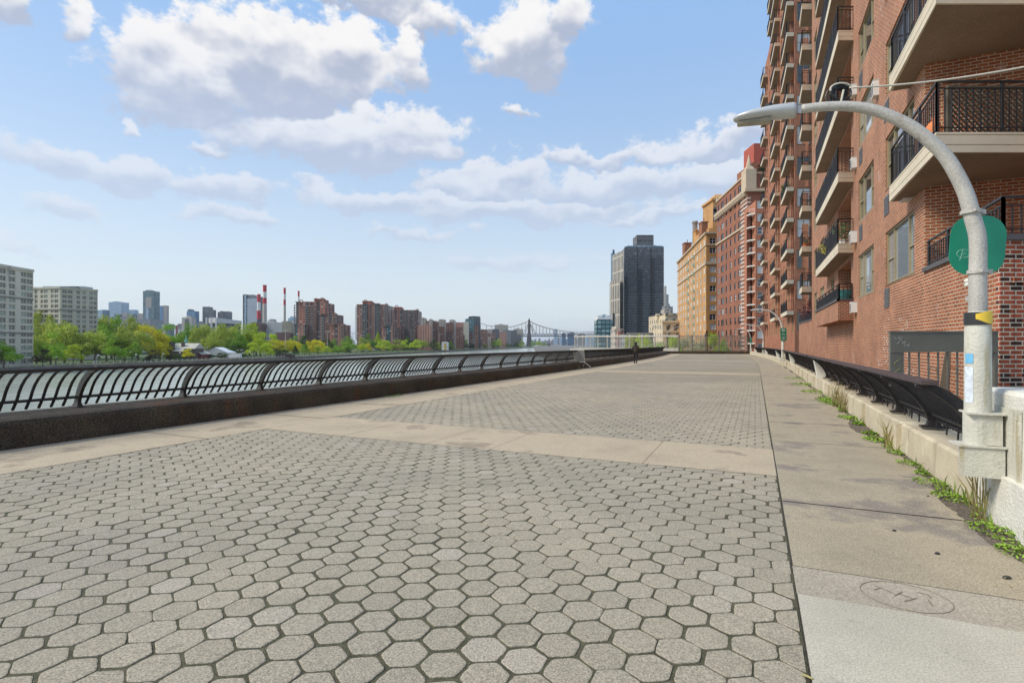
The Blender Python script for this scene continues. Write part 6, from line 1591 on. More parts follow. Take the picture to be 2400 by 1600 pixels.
# island apartment blocks at the left ---------------------------------
stonew = pmat('grey_apartment_stone', (.52, .48, .39), .85, .10, .15, streak=((.29, .28, .25), .2, .6)); stoned = pmat('grey_band_stone', (.20, .19, .17), .85, .1, .2)
aptglass = glassmat('apartment_glass', (.035, .045, .04), (.20, .27, .24), .3, .12); aptframe = pmat('apartment_frame', (.50, .47, .36), .6)
def apt_face(t, p0, p1, zt_, cols, fh, nfl, protos, zstart):
    """cols: list of (a0,a1) window bays in metres along the face; builds wall with openings and windows"""
    p0 = Vector(p0); p1 = Vector(p1); d = (p1 - p0).normalized(); inn = Vector((-d.y, d.x)); L = (p1 - p0).length
    ops = []
    for (a0, a1) in cols:
        for k in range(nfl): z = zt_ - 2.2 - fh * k - .2; ops.append((a0, a1, z - 0.0, z + 1.85))
    ops = [o for o in ops if o[2] > zstart + 1]
    m1 = MB(); wall_panel(m1, p0, p1, zstart, zt_, ops, .35, inn)
    m1.prism([tuple(p0 + inn * .36), tuple(p1 + inn * .36), tuple(p1 + inn * 12), tuple(p0 + inn * 12)], zstart, zt_ - .1)
    m1.build('wall', stonew, t)
    m1 = MB(); o1 = p0 - inn * .35 - d * .1; o2 = p1 - inn * .35 + d * .1
    m1.prism([tuple(o1), tuple(o2), tuple(p1 + inn * 2), tuple(p0 + inn * 2)], zt_, zt_ + 1.0); m1.build('cornice', stonew, t)
    for q in (.30, .66):
        zz = zt_ - (zt_ - zstart) * q; m1 = MB(); o1 = p0 - inn * .25; o2 = p1 - inn * .25; m1.prism([tuple(o1), tuple(o2), tuple(p1 - inn * .01), tuple(p0 - inn * .01)], zz, zz + .5); m1.build('string_course', stoned, t)
    rz = math.atan2(d.y, d.x)
    for o in ops:
        w = round(o[1] - o[0], 2)
        if w not in protos: protos[w] = window_proto(w, 1.85, aptframe, aptglass, 'triple' if w > 3 else 'cross', 'window', .2, .14)
        c = p0 + d * (o[0] + o[1]) / 2 + inn * .2; put_window(protos[w], t, tuple(c), rz, o[2])
t = thing('apartment_block', 'tall grey apartment block cut by the left edge of the view', 'building', (-195, 200, -7.2))
pA = (at(-60, 0, 188)[0], 188.0); pB = (at(78, 0, 214)[0], 214.0)
L = math.dist(pA, pB); pr1 = {}
uu = lambda u: None
def a_of(u, p0, p1):
    r = (u - 1200) / 1250; dx, dy = p1[0] - p0[0], p1[1] - p0[1]; q = (r * p0[1] - p0[0]) / (dx - r * dy); return q * math.dist(p0, p1)
cols = [(a_of(a, pA, pB), a_of(b_, pA, pB)) for a, b_ in ((-48, -30), (-22, -8), (0, 14), (21, 36), (48.5, 62), (63, 76.5))]
cols = [(round(a, 1), round(b_, 1)) for a, b_ in cols]
apt_face(t, pA, pB, at(78, 632, 214)[2] - 1, cols, 2.62, 16, pr1, -7.2)
m1 = MB(); c = at(8, 619, 205); m1.box(c[0] - 16, c[1] + 3, c[2] - 2, c[0] - 6, c[1] + 12, c[2] + .3); m1.build('roof_house', stonew, t)
t = thing('apartment_block', 'lower grey apartment block with a flat roof above the trees', 'building', (-240, 290, -7.2))
pC = (at(60, 0, 290)[0], 292.0); pD = (at(141, 0, 288)[0], 288.0); pE = (at(229, 0, 304)[0], 304.0); ztp = at(141, 676, 288)[2]
cc_ = [(81, 88), (95, 101), (102.5, 112), (119, 126), (127.5, 137)]
apt_face(t, pC, pD, ztp, [(round(a_of(a, pC, pD), 1), round(a_of(b_, pC, pD), 1)) for a, b_ in cc_], 2.68, 12, pr1, -7.2)
cc_ = [(145, 157), (158.5, 170), (179, 188), (193, 202), (209.5, 218), (219.5, 227)]
apt_face(t, pD, pE, ztp, [(round(a_of(a, pD, pE), 1), round(a_of(b_, pD, pE), 1)) for a, b_ in cc_], 2.68, 12, pr1, -7.2)
m1 = MB(); c = at(190, 675, 300); m1.box(c[0] - 15, c[1] + 3, c[2] - 2, c[0] - 5, c[1] + 10, c[2] + 1.2); m1.build('roof_house', dgrey, t)
c = at(120, 671, 300); m1 = MB(); m1.box(c[0] - 9, c[1] + 5, c[2] - 2, c[0] + 14, c[1] + 12, c[2] + .6); m1.build('roof_terrace', pmat('roof_terrace_glass', (.35, .42, .42), .3), t)

# chapel, tent, truck, island lamps, paths, fence
stoneb = pmat('rubble_stone', (.12, .095, .085), .9, .3, .6); slate = pmat('pale_slate_roof', (.42, .40, .33), .8, .12, .4); copper = pmat('verdigris', (.13, .36, .30), .7, .1, 1)
Yc = shoreY(430) * 1.10
t = thing('stone_chapel', 'small stone chapel with pale roof and green steeple among the trees', 'church', (at(430, 0, Yc)[0], Yc, -7.2))
x0, _, ze = at(402, 817, Yc); x1 = at(456, 0, Yc)[0]; zr = at(0, 804, Yc)[2]
m1 = MB(); m1.box(x0, Yc, -7.2, x1, Yc + 9, ze); m1.build('wall', stoneb, t)
m1 = MB(); m1.add([(x0 - .4, Yc - .6, ze), (x1 + .4, Yc - .6, ze), (x1 + .4, Yc + 4.5, zr), (x0 - .4, Yc + 4.5, zr), (x1 + .4, Yc + 9.6, ze), (x0 - .4, Yc + 9.6, ze)], [(0, 1, 2, 3), (3, 2, 4, 5), (0, 3, 5), (1, 4, 2)]); m1.build('roof', slate, t)
c = at(405, 802, Yc); m1 = MB(); m1.box(c[0] - 1.2, Yc - 1.5, -7.2, c[0] + 1.2, Yc + .0, c[2]); m1.build('chimney_stack', stoneb, t)
c = at(425, 804, Yc); m1 = MB(); m1.box(c[0] - .7, Yc + 1, ze, c[0] + .7, Yc + 2.4, c[2] + .5); m1.build('chimney_stack', stoneb, t)
c = at(421, 802, Yc); m1 = MB(); m1.tube([(c[0], Yc + 6, zr - 1), (c[0], Yc + 6, zr + 1.2), (c[0], Yc + 6, zr + 1.6), (c[0], Yc + 6, at(0, 785, Yc)[2])], [.9, .9, .7, .03], 8); m1.build('steeple', copper, t)
m1 = MB(); xx = at(414, 0, Yc)[0]; m1.box(xx, Yc - 3, -7.2, xx + 5, Yc - .05, ze - 1.5); m1.build('porch', stoneb, t)
m1 = MB(); m1.prism([(xx - .4, Yc - 3.5), (xx + 5.4, Yc - 3.5), (xx + 5.4, Yc - .05), (xx - .4, Yc - .05)], ze - 1.5, ze + .1, [(xx + .4, Yc - .3), (xx + 4.6, Yc - .3), (xx + 4.6, Yc - .05), (xx + .4, Yc - .05)]); m1.build('porch_roof', slate, t)
for u in (409, 413, 448): x = at(u, 0, Yc)[0]; m1 = MB(); m1.box(x - .4, Yc - .06, -5, x + .4, Yc - .01, -3); m1.build('window', glass_far, t)
def gable(lab, u0, u1, ve, vr, Y, wall, roof, name, cat):
    t = thing(name, lab, cat, (at((u0 + u1) / 2, 0, Y)[0], Y, -7.2)); x0, _, ze = at(u0, ve, Y); x1 = at(u1, 0, Y)[0]; zr = at(0, vr, Y)[2]; xm = (x0 + x1) / 2
    m1 = MB(); m1.box(x0, Y, -7.2, x1, Y + 10, ze); m1.add([(x0, Y, ze), (x1, Y, ze), (xm, Y, zr)], [(0, 1, 2)]); m1.build('wall', wall, t)
    m1 = MB(); m1.add([(x0 - .3, Y - .3, ze - .1), (xm, Y - .3, zr + .1), (xm, Y + 10, zr + .1), (x0 - .3, Y + 10, ze - .1), (x1 + .3, Y - .3, ze - .1), (x1 + .3, Y + 10, ze - .1)], [(0, 1, 2, 3), (1, 4, 5, 2)]); m1.build('roof', roof, t)
    return t
gable('white event tent between the round trees', 472, 534, 826, 814, shoreY(500) * 1.09, wh, pmat('tent_canvas', (.62, .66, .66), .7, .05, .3), 'white_tent', 'tent')
gable('low grey roofed house left of the chapel', 389, 402, 818, 808, shoreY(395) * 1.14, stoneb, slate, 'grey_house', 'house')
gable('red shuttered low cottage right of the chapel', 452, 472, 830, 824, shoreY(460) * 1.08, pmat('red_shutter_wall', (.18, .05, .035), .9), slate, 'cottage', 'house')
Yt = shoreY(548) * 1.025; c = at(548, 838, Yt)
t = thing('white_truck', 'white box truck parked on the island shore road', 'truck', (c[0], Yt, -7.2)); x0 = at(539, 0, Yt)[0]; x1 = at(562, 0, Yt)[0]
m1 = MB(); m1.box(x0, Yt, -6.6, x1, Yt + 2.4, -4.1); m1.build('cargo_box', cwh, t)
m1 = MB(); m1.prism([(x0 - 1.9, Yt + .1), (x0 - .05, Yt + .1), (x0 - .05, Yt + 2.3), (x0 - 1.9, Yt + 2.3)], -6.8, -5.0, [(x0 - 1.2, Yt + .1), (x0 - .05, Yt + .1), (x0 - .05, Yt + 2.3), (x0 - 1.2, Yt + 2.3)]); m1.build('cab', cwh, t)
for x in (x0 - 1.1, x1 - 1.2): m1 = MB(); m1.tube([(x, Yt - .02, -6.75), (x, Yt + .3, -6.75)], .45, 12); m1.build('wheel', tapek, t)
Yt = shoreY(344) * 1.06; c = at(344, 0, Yt)
t = thing('parked_car', 'dark car parked under the trees behind the island lawn', 'car', (c[0], Yt, -7.2)); x0 = c[0] - 2.3
m1 = MB(); m1.prism([(x0, Yt), (x0 + 4.6, Yt), (x0 + 4.6, Yt + 1.8), (x0, Yt + 1.8)], -6.9, -6.2); m1.prism([(x0 + .7, Yt + .1), (x0 + 3.9, Yt + .1), (x0 + 3.9, Yt + 1.7), (x0 + .7, Yt + 1.7)], -6.2, -5.65, [(x0 + 1.3, Yt + .2), (x0 + 3.2, Yt + .2), (x0 + 3.2, Yt + 1.6), (x0 + 1.3, Yt + 1.6)]); m1.build('body', tapek, t)
for x in (x0 + .9, x0 + 3.7): m1 = MB(); m1.tube([(x, Yt - .05, -6.87), (x, Yt + .2, -6.87)], .33, 10); m1.build('wheel', wirek, t)
for i, (u, v, lab) in enumerate([(132, 837, 'island lamp with a white hood near the brown bush'), (231, 833, 'island lamp with a white hood among the left trees'), (319, 831, 'island lamp with a white hood left of the dark car'), (383, 829, 'island lamp with a white hood left of the chapel'), (422, 827, 'island lamp with a white hood before the chapel porch'), (552, 826, 'island lamp with a white hood above the white truck'), (585, 825, 'island lamp with a white hood right of the white truck')]):
    Y = shoreY(u) * 1.035; c = at(u, v, Y); t = thing('park_lamp', lab, 'lamp', (c[0], Y, -7.2), group='hooded lamps on the island')
    m1 = MB(); m1.tube([(c[0], Y, -7.2), (c[0], Y, c[2])], .07, 6); m1.build('pole', ironwork, t); m1 = MB(); m1.tube([(c[0], Y, c[2] - .1), (c[0], Y, c[2] + .15), (c[0], Y, c[2] + .35)], [.5, .4, .08], 10); m1.build('hood', cwh, t)
for (u, vt, lab) in ((827, 782, 'tall floodlight mast between the red brick towers'), (767, 779, 'tall floodlight mast in front of the first red tower'), (669, 776, 'floodlight mast in front of the conveyor tower')):
    Y = shoreY(u) * 1.12; c = at(u, vt, Y); t = thing('floodlight_mast', lab, 'mast', (c[0], Y, -7.2), group='floodlight masts')
    m1 = MB(); m1.tube([(c[0], Y, -7.2), (c[0], Y, c[2])], [.28, .16], 8); m1.build('pole', fencel, t)
    m1 = MB(); m1.box(c[0] - 1.6, Y - .3, c[2] - .3, c[0] + 1.6, Y, c[2]); m1.box(c[0] - 1.6, Y - .3, c[2] + .8, c[0] + 1.6, Y, c[2] + 1.3); m1.build('lights', fencel, t)
# island shore railing: posts and rail
t = thing('shore_fence', 'thin pale post fence along the island sea wall', 'fence', (shoreX(250), 250, -7.1)); m1 = MB(); Yq = 192.0; k = 0
while Yq < 480:
    x = shoreX(Yq); m1.box(x - 1.1, Yq, -7.2, x - .8, Yq + .25, -6.1); Yq += 3.2
m1.bar((shoreX(192) - .95, 192, -6.2), (shoreX(480) - .95, 480, -6.2), .06, .08); m1.bar((shoreX(192) - .95, 192, -6.65), (shoreX(480) - .95, 480, -6.65), .05, .05); m1.build('posts_and_rails', fencel, t)
mb = MB(); mb.add([(shoreX(150) - 4, 150, -7.19), (shoreX(150) - 8, 150, -7.19), (shoreX(1800) - 8, 1800, -7.19), (shoreX(1800) - 4, 1800, -7.19)], [(3, 2, 1, 0)]); struct('island_path', mb, pmat('island_path_gravel', (.28, .25, .20), .9, .1, .2))
# two people on the island lawn
for (u, lab) in ((221, 'tiny person in white at the island shore, left one of the pair'), (225.5, 'tiny person in white at the island shore, right one of the pair')):
    Y = shoreY(u) * 1.012; X = at(u, 0, Y)[0]; t = thing('person', lab, 'person', (X, Y, -7.2)); me_ = [(0, 0, .9), (0, 0, 1.4), (0, 0, 1.66), (-.1, 0, .45), (-.1, 0, .05), (.1, 0, .45), (.1, 0, .05), (-.25, 0, 1.1), (.25, 0, 1.1)]
    skin_obj('body', me_, [(0, 1), (1, 2), (0, 3), (3, 4), (0, 5), (5, 6), (1, 7), (1, 8)], [.15, .14, .11, .08, .06, .08, .06, .06, .06], cwh, t, 1)
block('dark pavilion shed at the island sea wall', [(645, 683, 831.5)], shoreY(665) * 1.01, pmat('shed_dark', (.05, .035, .035), .9), 'pavilion', dep=6, zb=-7.2)
block('low white boat shed at the island shore', [(541, 562, 832)], shoreY(548) * 1.10, wh, 'boat_shed', dep=5, zb=-7.2) if False else None

# ================================================================== BRIDGE
steel = pmat('bridge_steel', (.30, .235, .17), .8, .12, .01); pierm = pmat('bridge_pier_stone', (.085, .072, .07), .9, .15, .02)
YB = 2000
def bz(v): return CAMZ + (806 - v) / 1250 * YB
def bx_(u): return (u - 1200) / 1250 * YB
t = thing('cantilever_bridge', 'long steel cantilever truss bridge with a spired tower crossing the river', 'bridge', (bx_(1240), YB, -9))
for k in (0, 22):
    m1 = MB(); x = bx_(1240.4)
    m1.prism([(x - 6, YB + k - 3), (x + 6, YB + k - 3), (x + 6, YB + k + 3), (x - 6, YB + k + 3)], bz(788), bz(752), [(x - 3.4, YB + k - 2), (x + 3.4, YB + k - 2), (x + 3.4, YB + k + 2), (x - 3.4, YB + k + 2)])
    m1.tube([(x, YB + k, bz(752)), (x, YB + k, bz(749)), (x, YB + k, bz(748.4)), (x, YB + k, bz(745))], [4, 3.6, 1.8, .4], 8); m1.build('tower', pierm, t)
m1 = MB(); x = bx_(1240.4); m1.prism([(x - 11, YB - 5), (x + 11, YB - 5), (x + 11, YB + 28), (x - 11, YB + 28)], -9, bz(787), [(x - 7, YB - 4), (x + 7, YB - 4), (x + 7, YB + 26), (x - 7, YB + 26)]); m1.build('pier', pierm, t)
m1 = MB(); m1.box(bx_(1130), YB - 1, bz(788.5), bx_(1480), YB + 24, bz(786.3)); m1.build('lower_deck', pierm, t)
m1 = MB(); m1.box(bx_(1130), YB - 1, bz(783.4), bx_(1480), YB + 24, bz(782.2)); m1.build('upper_deck', pierm, t)
def chord(u):
    L = [(1126, 757), (1140, 762), (1160, 765), (1190, 767), (1205, 764.5), (1222, 759), (1240.4, 752), (1262, 762), (1285, 769), (1300, 772.5), (1330, 777), (1355, 779.2), (1380, 778), (1400, 777.5), (1480, 765)]
    for (a, va), (b_, vb_) in zip(L[:-1], L[1:]):
        if a <= u <= b_: return va + (vb_ - va) * (u - a) / (b_ - a)
    return 777
us_ = [1126, 1140, 1152, 1164, 1177, 1190, 1198, 1206, 1214, 1223, 1232, 1240.4, 1249, 1257, 1265, 1273, 1281, 1289, 1297, 1305, 1313, 1321, 1329, 1337, 1345, 1353, 1361, 1369, 1377, 1385, 1393, 1401, 1410, 1430, 1450, 1480]
for kk in (0, 22):
    m1 = MB()
    for a, b_ in zip(us_[:-1], us_[1:]): m1.bar((bx_(a), YB + kk, bz(chord(a))), (bx_(b_), YB + kk, bz(chord(b_))), 1.4, 1.7)
    m1.build('top_chord', steel, t)
    m1 = MB()
    for a in us_: m1.bar((bx_(a), YB + kk, bz(782.5)), (bx_(a), YB + kk, bz(chord(a))), 1.0, 1.0, (1, 0, 0))
    for a in (1226, 1231): m1.bar((bx_(a), YB + kk, bz(782)), (bx_(1240), YB + kk, bz(754)), 1.3, 1.3)
    for a in (1250, 1256): m1.bar((bx_(a), YB + kk, bz(782)), (bx_(1241), YB + kk, bz(754)), 1.3, 1.3)
    m1.build('hangers', steel, t)
    m1 = MB()
    for i, (a, b_) in enumerate(zip(us_[4:-4], us_[5:-3])):
        m1.bar((bx_(a), YB + kk, bz(783)), (bx_(b_), YB + kk, bz(786.5)), .7, .7)
    m1.build('deck_truss', pierm, t)
for (u0, u1, vt, mt, Y, lab) in [(1298, 1307, 772, paleb, 5200, 'distant pale glass skyscraper behind the bridge span'), (1317, 1326, 781, dkblue, 3000, 'dark blue tower under the middle of the bridge'), (1331, 1348, 780.5, dkblue, 2900, 'wider dark blue tower under the bridge right of the first'), (1312, 1316, 790, paleb, 4600, 'tiny distant blue tower left of the dark blue tower'), (1355, 1372, 783, greyf, 2700, 'grey towers at the right end of the bridge'), (1374, 1392, 786, paleb, 2600, 'pale glass towers left of the glass office')]:
    block(lab, [(u0, u1, vt), (u0 + (u1 - u0) * .3, u0 + (u1 - u0) * .7, vt - 1.2, None, 5)], Y, mt, 'distant_tower')
# very distant skyline reads as one mass
m1 = MB(); rs = random.Random(2); u = 1244
while u < 1400:
    w = rs.uniform(2, 6); v = rs.uniform(793, 801) - (4 if rs.random() < .25 else 0); Yd = rs.uniform(5600, 6200)
    x0, _, zt_ = at(u, v, Yd); x1 = at(u + w, v, Yd)[0]; m1.box(x0, Yd, -6.5, x1, Yd + 40, zt_)
    if rs.random() < .5: m1.box(x0 + (x1 - x0) * .3, Yd + 5, zt_, x0 + (x1 - x0) * .6, Yd + 20, zt_ + rs.uniform(4, 16))
    u += w * .8
tag(m1.build('distant_skyline', pmat('distant_city', (.16, .13, .12), .9, .2, .002)), 'low hazy city skyline under the bridge', 'skyline', kind='stuff')
m1 = MB(); m1.box(at(1250, 0, 4800)[0], 4800, -9, at(1400, 0, 4800)[0], 5600, -5.5); tag(m1.build('far_bank', pmat('far_bank', (.13, .12, .09), .9, .2, .01)), kind='structure')

# ================================================================== DARK TOWER, GLASS OFFICE, CREAM BUILDINGS
YD = 650
dk = gm('dark_tower_facade', (.06, .062, .066), (.105, .118, .13), 2.2, 3.15, .86, .62, lite=(.20, .24, .27), litefrac=.04, rough=.2)
dk_light = gm('dark_tower_corner_facade', (.20, .22, .24), (.06, .08, .10), 3.0, 3.15, .96, .5, rough=.12)
t = thing('dark_skyscraper', 'tall dark glass tower with a grey penthouse box', 'building', (at(1500, 0, YD)[0], YD, -6))
xa, _, ztop = at(1463, 578, YD); xb = at(1557, 0, YD)[0]; xc, yc = at(1447, 0, YD + 55)[0], YD + 55
m1 = MB(); nb = 12; pl = []
for k in range(3):
    a, b_ = xa + (xb - xa) * k / 3, xa + (xb - xa) * (k + 1) / 3; pl += [(a + .6, YD), (b_ - .6, YD), (b_ - .6, YD + 1.6), (b_ + (.6 if k < 2 else -.5), YD + 1.6)]
pl += [(xb, YD + 48), (xc + 8, YD + 60)]
m1.prism(pl, -6, ztop); m1.build('tower_shaft', dk, t)
m1 = MB(); m1.prism([(xa - .2, YD + .2), (xa + .5, YD + .2), (xc + 2, yc), (xc, yc)], -6, ztop - 2); m1.build('corner_strip', dk_light, t)
# ribbed slab bands
m1 = MB(); z = 2.0
while z < ztop - 8:
    m1.box(xa, YD - .5, z, xb, YD - .02, z + (.9 if z < 62 else .28)); z += 3.15
m1.build('floor_bands', pmat('floor_band_dark', (.15, .15, .15), .6, .1, .1), t)
m1 = MB()
for (k0, vt, vb_) in ((.005, 650, 790), (.36, 628, 790), (.66, 608, 790)):
    z = at(0, vb_, YD)[2]
    while z < at(0, vt, YD)[2]:
        x = xa + (xb - xa) * k0; m1.box(x, YD - 2.2, z, x + 4.5, YD - .6, z + 1.1); z += 3.15
m1.build('balcony_stacks', pmat('tower_balcony', (.03, .032, .036), .5), t)
m1 = MB(); m1.box(at(1487, 0, YD)[0], YD + 8, ztop, at(1543, 0, YD)[0], YD + 40, at(0, 572, YD)[2]); m1.build('setback', dgrey, t)
m1 = MB(); m1.box(at(1498, 0, YD)[0], YD + 12, ztop, at(1538, 0, YD)[0], YD + 34, at(0, 546, YD)[2]); m1.build('penthouse', gm('penthouse_grey', (.12, .12, .12), (.055, .055, .055), 7, 7, .86, .4), t)
m1 = MB(); m1.box(xa + 4, YD + 2, ztop, xb - 1, YD + 4, ztop + 1.6); m1.build('roof_parapet', paleb, t)
YE = 600
t = thing('striped_tower', 'narrow tower with pale and black vertical panels left of the dark tower', 'building', (at(1452, 0, YE)[0], YE, -6))
xa2, _, z1 = at(1449, 586, YE); xb2 = at(1461, 0, YE)[0]
m1 = MB(); m1.prism([(xa2, YE + 35), (xb2, YE), (xb2 + 3, YE + 30), (xa2 + 3, YE + 50)], -6, z1); m1.build('shaft', gm('striped_panels', (.42, .38, .31), (.025, .028, .03), 4.4, 17, .5, .9, litefrac=.0), t)
m1 = MB(); x = at(1442.5, 0, YE + 40)[0]; m1.prism([(x, YE + 45), (xa2 + .5, YE + 36), (xa2 + 6, YE + 60), (x, YE + 70)], -6, at(0, 585, YE + 40)[2]); m1.build('rear_shaft', dkblue, t)
m1 = MB(); xq = at(1444, 0, YE - 20)[0]; m1.prism([(xq, YE + 10), (at(1456, 0, YE - 20)[0], YE - 12), (at(1456, 0, YE)[0], YE + 5), (xq + 2, YE + 30)], -6, at(0, 656, YE)[2]); m1.build('front_shaft', MATS['striped_panels'], t)
block('teal glass office with a white roof storey', [(1398, 1436, 751, teal), (1400, 1434, 747, wh, 3), (1401, 1412, 740, wh, 5), (1410, 1420, 737, paleb, 8), (1420, 1434, 739, wh, 6)], 420, teal, 'glass_office', zb=-6)
block('thin dark and white striped block between office and tower', [(1436, 1442, 734)], 520, MATS['striped_panels'], 'striped_block', zb=-6)
block('cream and brick low house at the foot of the striped tower', [(1442, 1462, 770, beige), (1449, 1462, 776, pinkf, -4), (1444, 1452, 764, beige, 4)], 260, beige, 'low_house', zb=-6)
t = block('grey curved hall roof below the dark tower', [(1468, 1540, 783, greyf)], 240, greyf, 'hall', zb=-6, dep=20)
block('slim white stepped tower behind the dark tower', [(1557, 1562, 670), (1560, 1567, 690, None, 5), (1565, 1570, 712, None, 9)], 800, pmat('white_stone_tower', (.50, .47, .42), .9), 'slim_tower', zb=-6)
block('beige tower with water tanks behind the cream house', [(1557, 1572, 724), (1566, 1577, 718, greyf, 5), (1560, 1565, 716, greyf, 8)], 500, beige, 'beige_tower', zb=-6)
creamf = gm('cream_facade', (.56, .47, .32), (.14, .15, .14), 3.4, 3.6, .32, .5)
t = thing('cream_house', 'cream stone building with cornice in front of the dark tower', 'building', (at(1560, 0, 235)[0], 235, -6))
for (u0, u1, vt, Y, nm_) in ((1540, 1562, 739, 262, 'rear_wing'), (1560, 1592, 738, 252, 'main_block'), (1554, 1592, 756, 225, 'front_wing')):
    x0, _, zt_ = at(u0, vt, Y); x1 = at(u1, 0, Y)[0]; m1 = MB(); m1.prism([(x0, Y), (x1, Y), (x1 + 3, Y + 14), (x0 - .5, Y + 14)], -6, zt_); m1.prism([(x0 - .5, Y - .6), (x1 + .5, Y - .6), (x1 + .5, Y + 1), (x0 - .5, Y + 1)], zt_, zt_ + .8); m1.prism([(x0 - .4, Y - .5), (x1 + .4, Y - .5), (x1 + .4, Y - .01), (x0 - .4, Y - .01)], zt_ - 4, zt_ - 3.5); m1.build(nm_, creamf, t)
    for k in range(3):
        for j in range(max(1, int((x1 - x0) / 3.2))):
            if nm_ == 'front_wing':
                w_ = MB(); xx = x0 + 1.4 + j * 3.2; zz = zt_ - 3.2 - k * 4.2; w_.box(xx, Y - .10, zz, xx + 1.2, Y - .02, zz + 1.9); w_.build('window', glass_far, t)

# ================================================================== RED QUOINED AND OCHRE BUILDINGS
def big_block(name, label, pn, pf, side_w, zt_, wallm, sidem, ncol, nrow, fh, wpn, glassm, frame, zg=-6, trim=True, wide=None, wh_=1.7, ww=1.25, ztopwin=None, sidecols=1, sideoff=2.0):
    t = thing(name, label, 'building', (pn[0], pn[1], zg)); pn = Vector(pn); pf = Vector(pf); d = (pf - pn).normalized(); L = (pf - pn).length; inn = Vector((d.y, -d.x))
    ops = []; 
    for j in range(ncol):
        a = L * (j + .5) / ncol
        for k in range(nrow):
            z = (ztopwin or zt_ - 2.6) - fh * k
            w = wide[j] if wide else ww
            ops.append((a - w / 2, a + w / 2, z - wh_ / 2, z + wh_ / 2))
    m1 = MB(); wall_panel(m1, pn, pf, zg, zt_, ops, .3, inn); m1.build('river_wall', wallm, t)
    sp0 = pn; sp1 = pn + Vector((1, .0)) * side_w; ops2 = []
    for k in range(nrow):
        for q in range(sidecols):
            z = (ztopwin or zt_ - 2.6) - fh * k; a = sideoff + q * 4.2; ops2.append((a - 1.0, a + 1.0, z - wh_ / 2, z + wh_ / 2))
    m1 = MB(); wall_panel(m1, sp1, sp0, zg, zt_, [(side_w - o[1], side_w - o[0], o[2], o[3]) for o in ops2], .3, (0, 1)); m1.prism([tuple(pn + inn * .4 + d * .4), tuple(pf + inn * .4), tuple(pf + inn * 16), tuple(sp1 + Vector((0, .4)))], zg, zt_ - .05); m1.build('side_wall', sidem, t)
    rz = math.atan2(-d.y, -d.x); allw = []
    for o in ops: allw.append((pn + d * (o[0] + o[1]) / 2 + inn * .05, rz, o[2], round(o[1] - o[0], 2)))
    for o in ops2: allw.append((sp0 + Vector((1, 0)) * (o[0] + o[1]) / 2 + Vector((0, .15)), 0, o[2], 2.0))
    allw.sort(key=lambda w: w[0].length); prs = {}
    for (c, r, z, w) in allw[:100]:
        if w not in prs: prs[w] = window_proto(w, wh_, frame, glassm, 'cross' if w > 1.6 else 'double', 'window', .16, .09)
        put_window(prs[w], t, tuple(c), r, z)
    if len(allw) > 100:
        mr = MB()
        for (c, r, z, w) in allw[100:]:
            dr = Vector((math.cos(r), math.sin(r))) * w / 2; mr.cur = 0
            mr.add([(c.x - dr.x, c.y - dr.y, z), (c.x + dr.x, c.y + dr.y, z), (c.x + dr.x, c.y + dr.y, z + wh_), (c.x - dr.x, c.y - dr.y, z + wh_)], [(0, 1, 2, 3)])
            nrm = Vector((math.sin(r), -math.cos(r))) * .06; mr.cur = 1
            for zz in (z, z + wh_ * .48, z + wh_ - .1): mr.add([(c.x - dr.x + nrm.x, c.y - dr.y + nrm.y, zz), (c.x + dr.x + nrm.x, c.y + dr.y + nrm.y, zz), (c.x + dr.x + nrm.x, c.y + dr.y + nrm.y, zz + .1), (c.x - dr.x + nrm.x, c.y - dr.y + nrm.y, zz + .1)], [(0, 1, 2, 3)])
        mr.build('far_windows', [glassm, frame], t)['kind'] = 'stuff'
    return t, pn, pf, d, inn, L
def belt(t, pn, d, inn, L, side_w, z, h, pr_, mat, name='cornice'):
    m1 = MB(); a = pn - inn * pr_ - Vector((0, pr_)); b_ = pn + d * L - inn * pr_; m1.prism([tuple(a), tuple(b_), tuple(pn + d * L + inn * .02), tuple(pn + inn * .02)], z, z + h)
    m1.prism([(a.x + .01, pn.y - pr_), (pn.x + side_w, pn.y - pr_), (pn.x + side_w, pn.y - .005), (pn.x - .02, pn.y - .005)], z + .003, z + h - .003); m1.build(name, mat, t)
# red building
YR = 133; pn = (at(1752, 0, YR)[0], YR); pf = (at(1680, 0, 160)[0], 160.); zc = at(1745, 450, YR)[2]
W7 = [1.5, 2.9, 1.5, 1.5, 1.4, 2.9, 1.5]
t, pn, pf, d, inn, L = big_block('red_brick_building', 'red brown brick building with pale striped corner and carved cornice', pn, pf, 8, zc + 4.5, red_wall, red_wall, 7, 14, 3.1, None, glass_red, darkframe, wide=W7, ztopwin=zc + 2.4, wh_=1.75, sideoff=4.4, sidecols=1)
m1 = MB(); z = -6.0
qa = pn + d * 5.0
while z < zc - 1:
    m1.prism([(pn.x - .12, pn.y - .12), tuple(qa - inn * .12), tuple(qa - inn * .004), (pn.x - .002, pn.y - .004)], z, z + .52)
    m1.prism([(pn.x - .10, pn.y - .12), (pn.x + .8, pn.y - .12), (pn.x + .8, pn.y - .003), (pn.x - .002, pn.y - .003)], z + .003, z + .515); z += 1.04
m1.build('quoin_stripes', red_quoin, t)
belt(t, pn, d, inn, L, 8, zc, .7, .9, stone_trim); belt(t, pn, d, inn, L, 8, zc - 8.4, .45, .35, stone_trim, 'string_course'); belt(t, pn, d, inn, L, 8, zc + 4.5, .4, .3, stone_trim, 'parapet_trim')
for i in range(30): q = pn + d * (L * (i + .5) / 30); a = q - inn * .8; m1 = MB(); m1.prism([(a.x, a.y), (a.x + d.x * .35, a.y + d.y * .35), (q.x + d.x * .35, q.y + d.y * .35), (q.x, q.y)], zc - .8, zc - .02); m1.build('bracket', stone_trim, t)
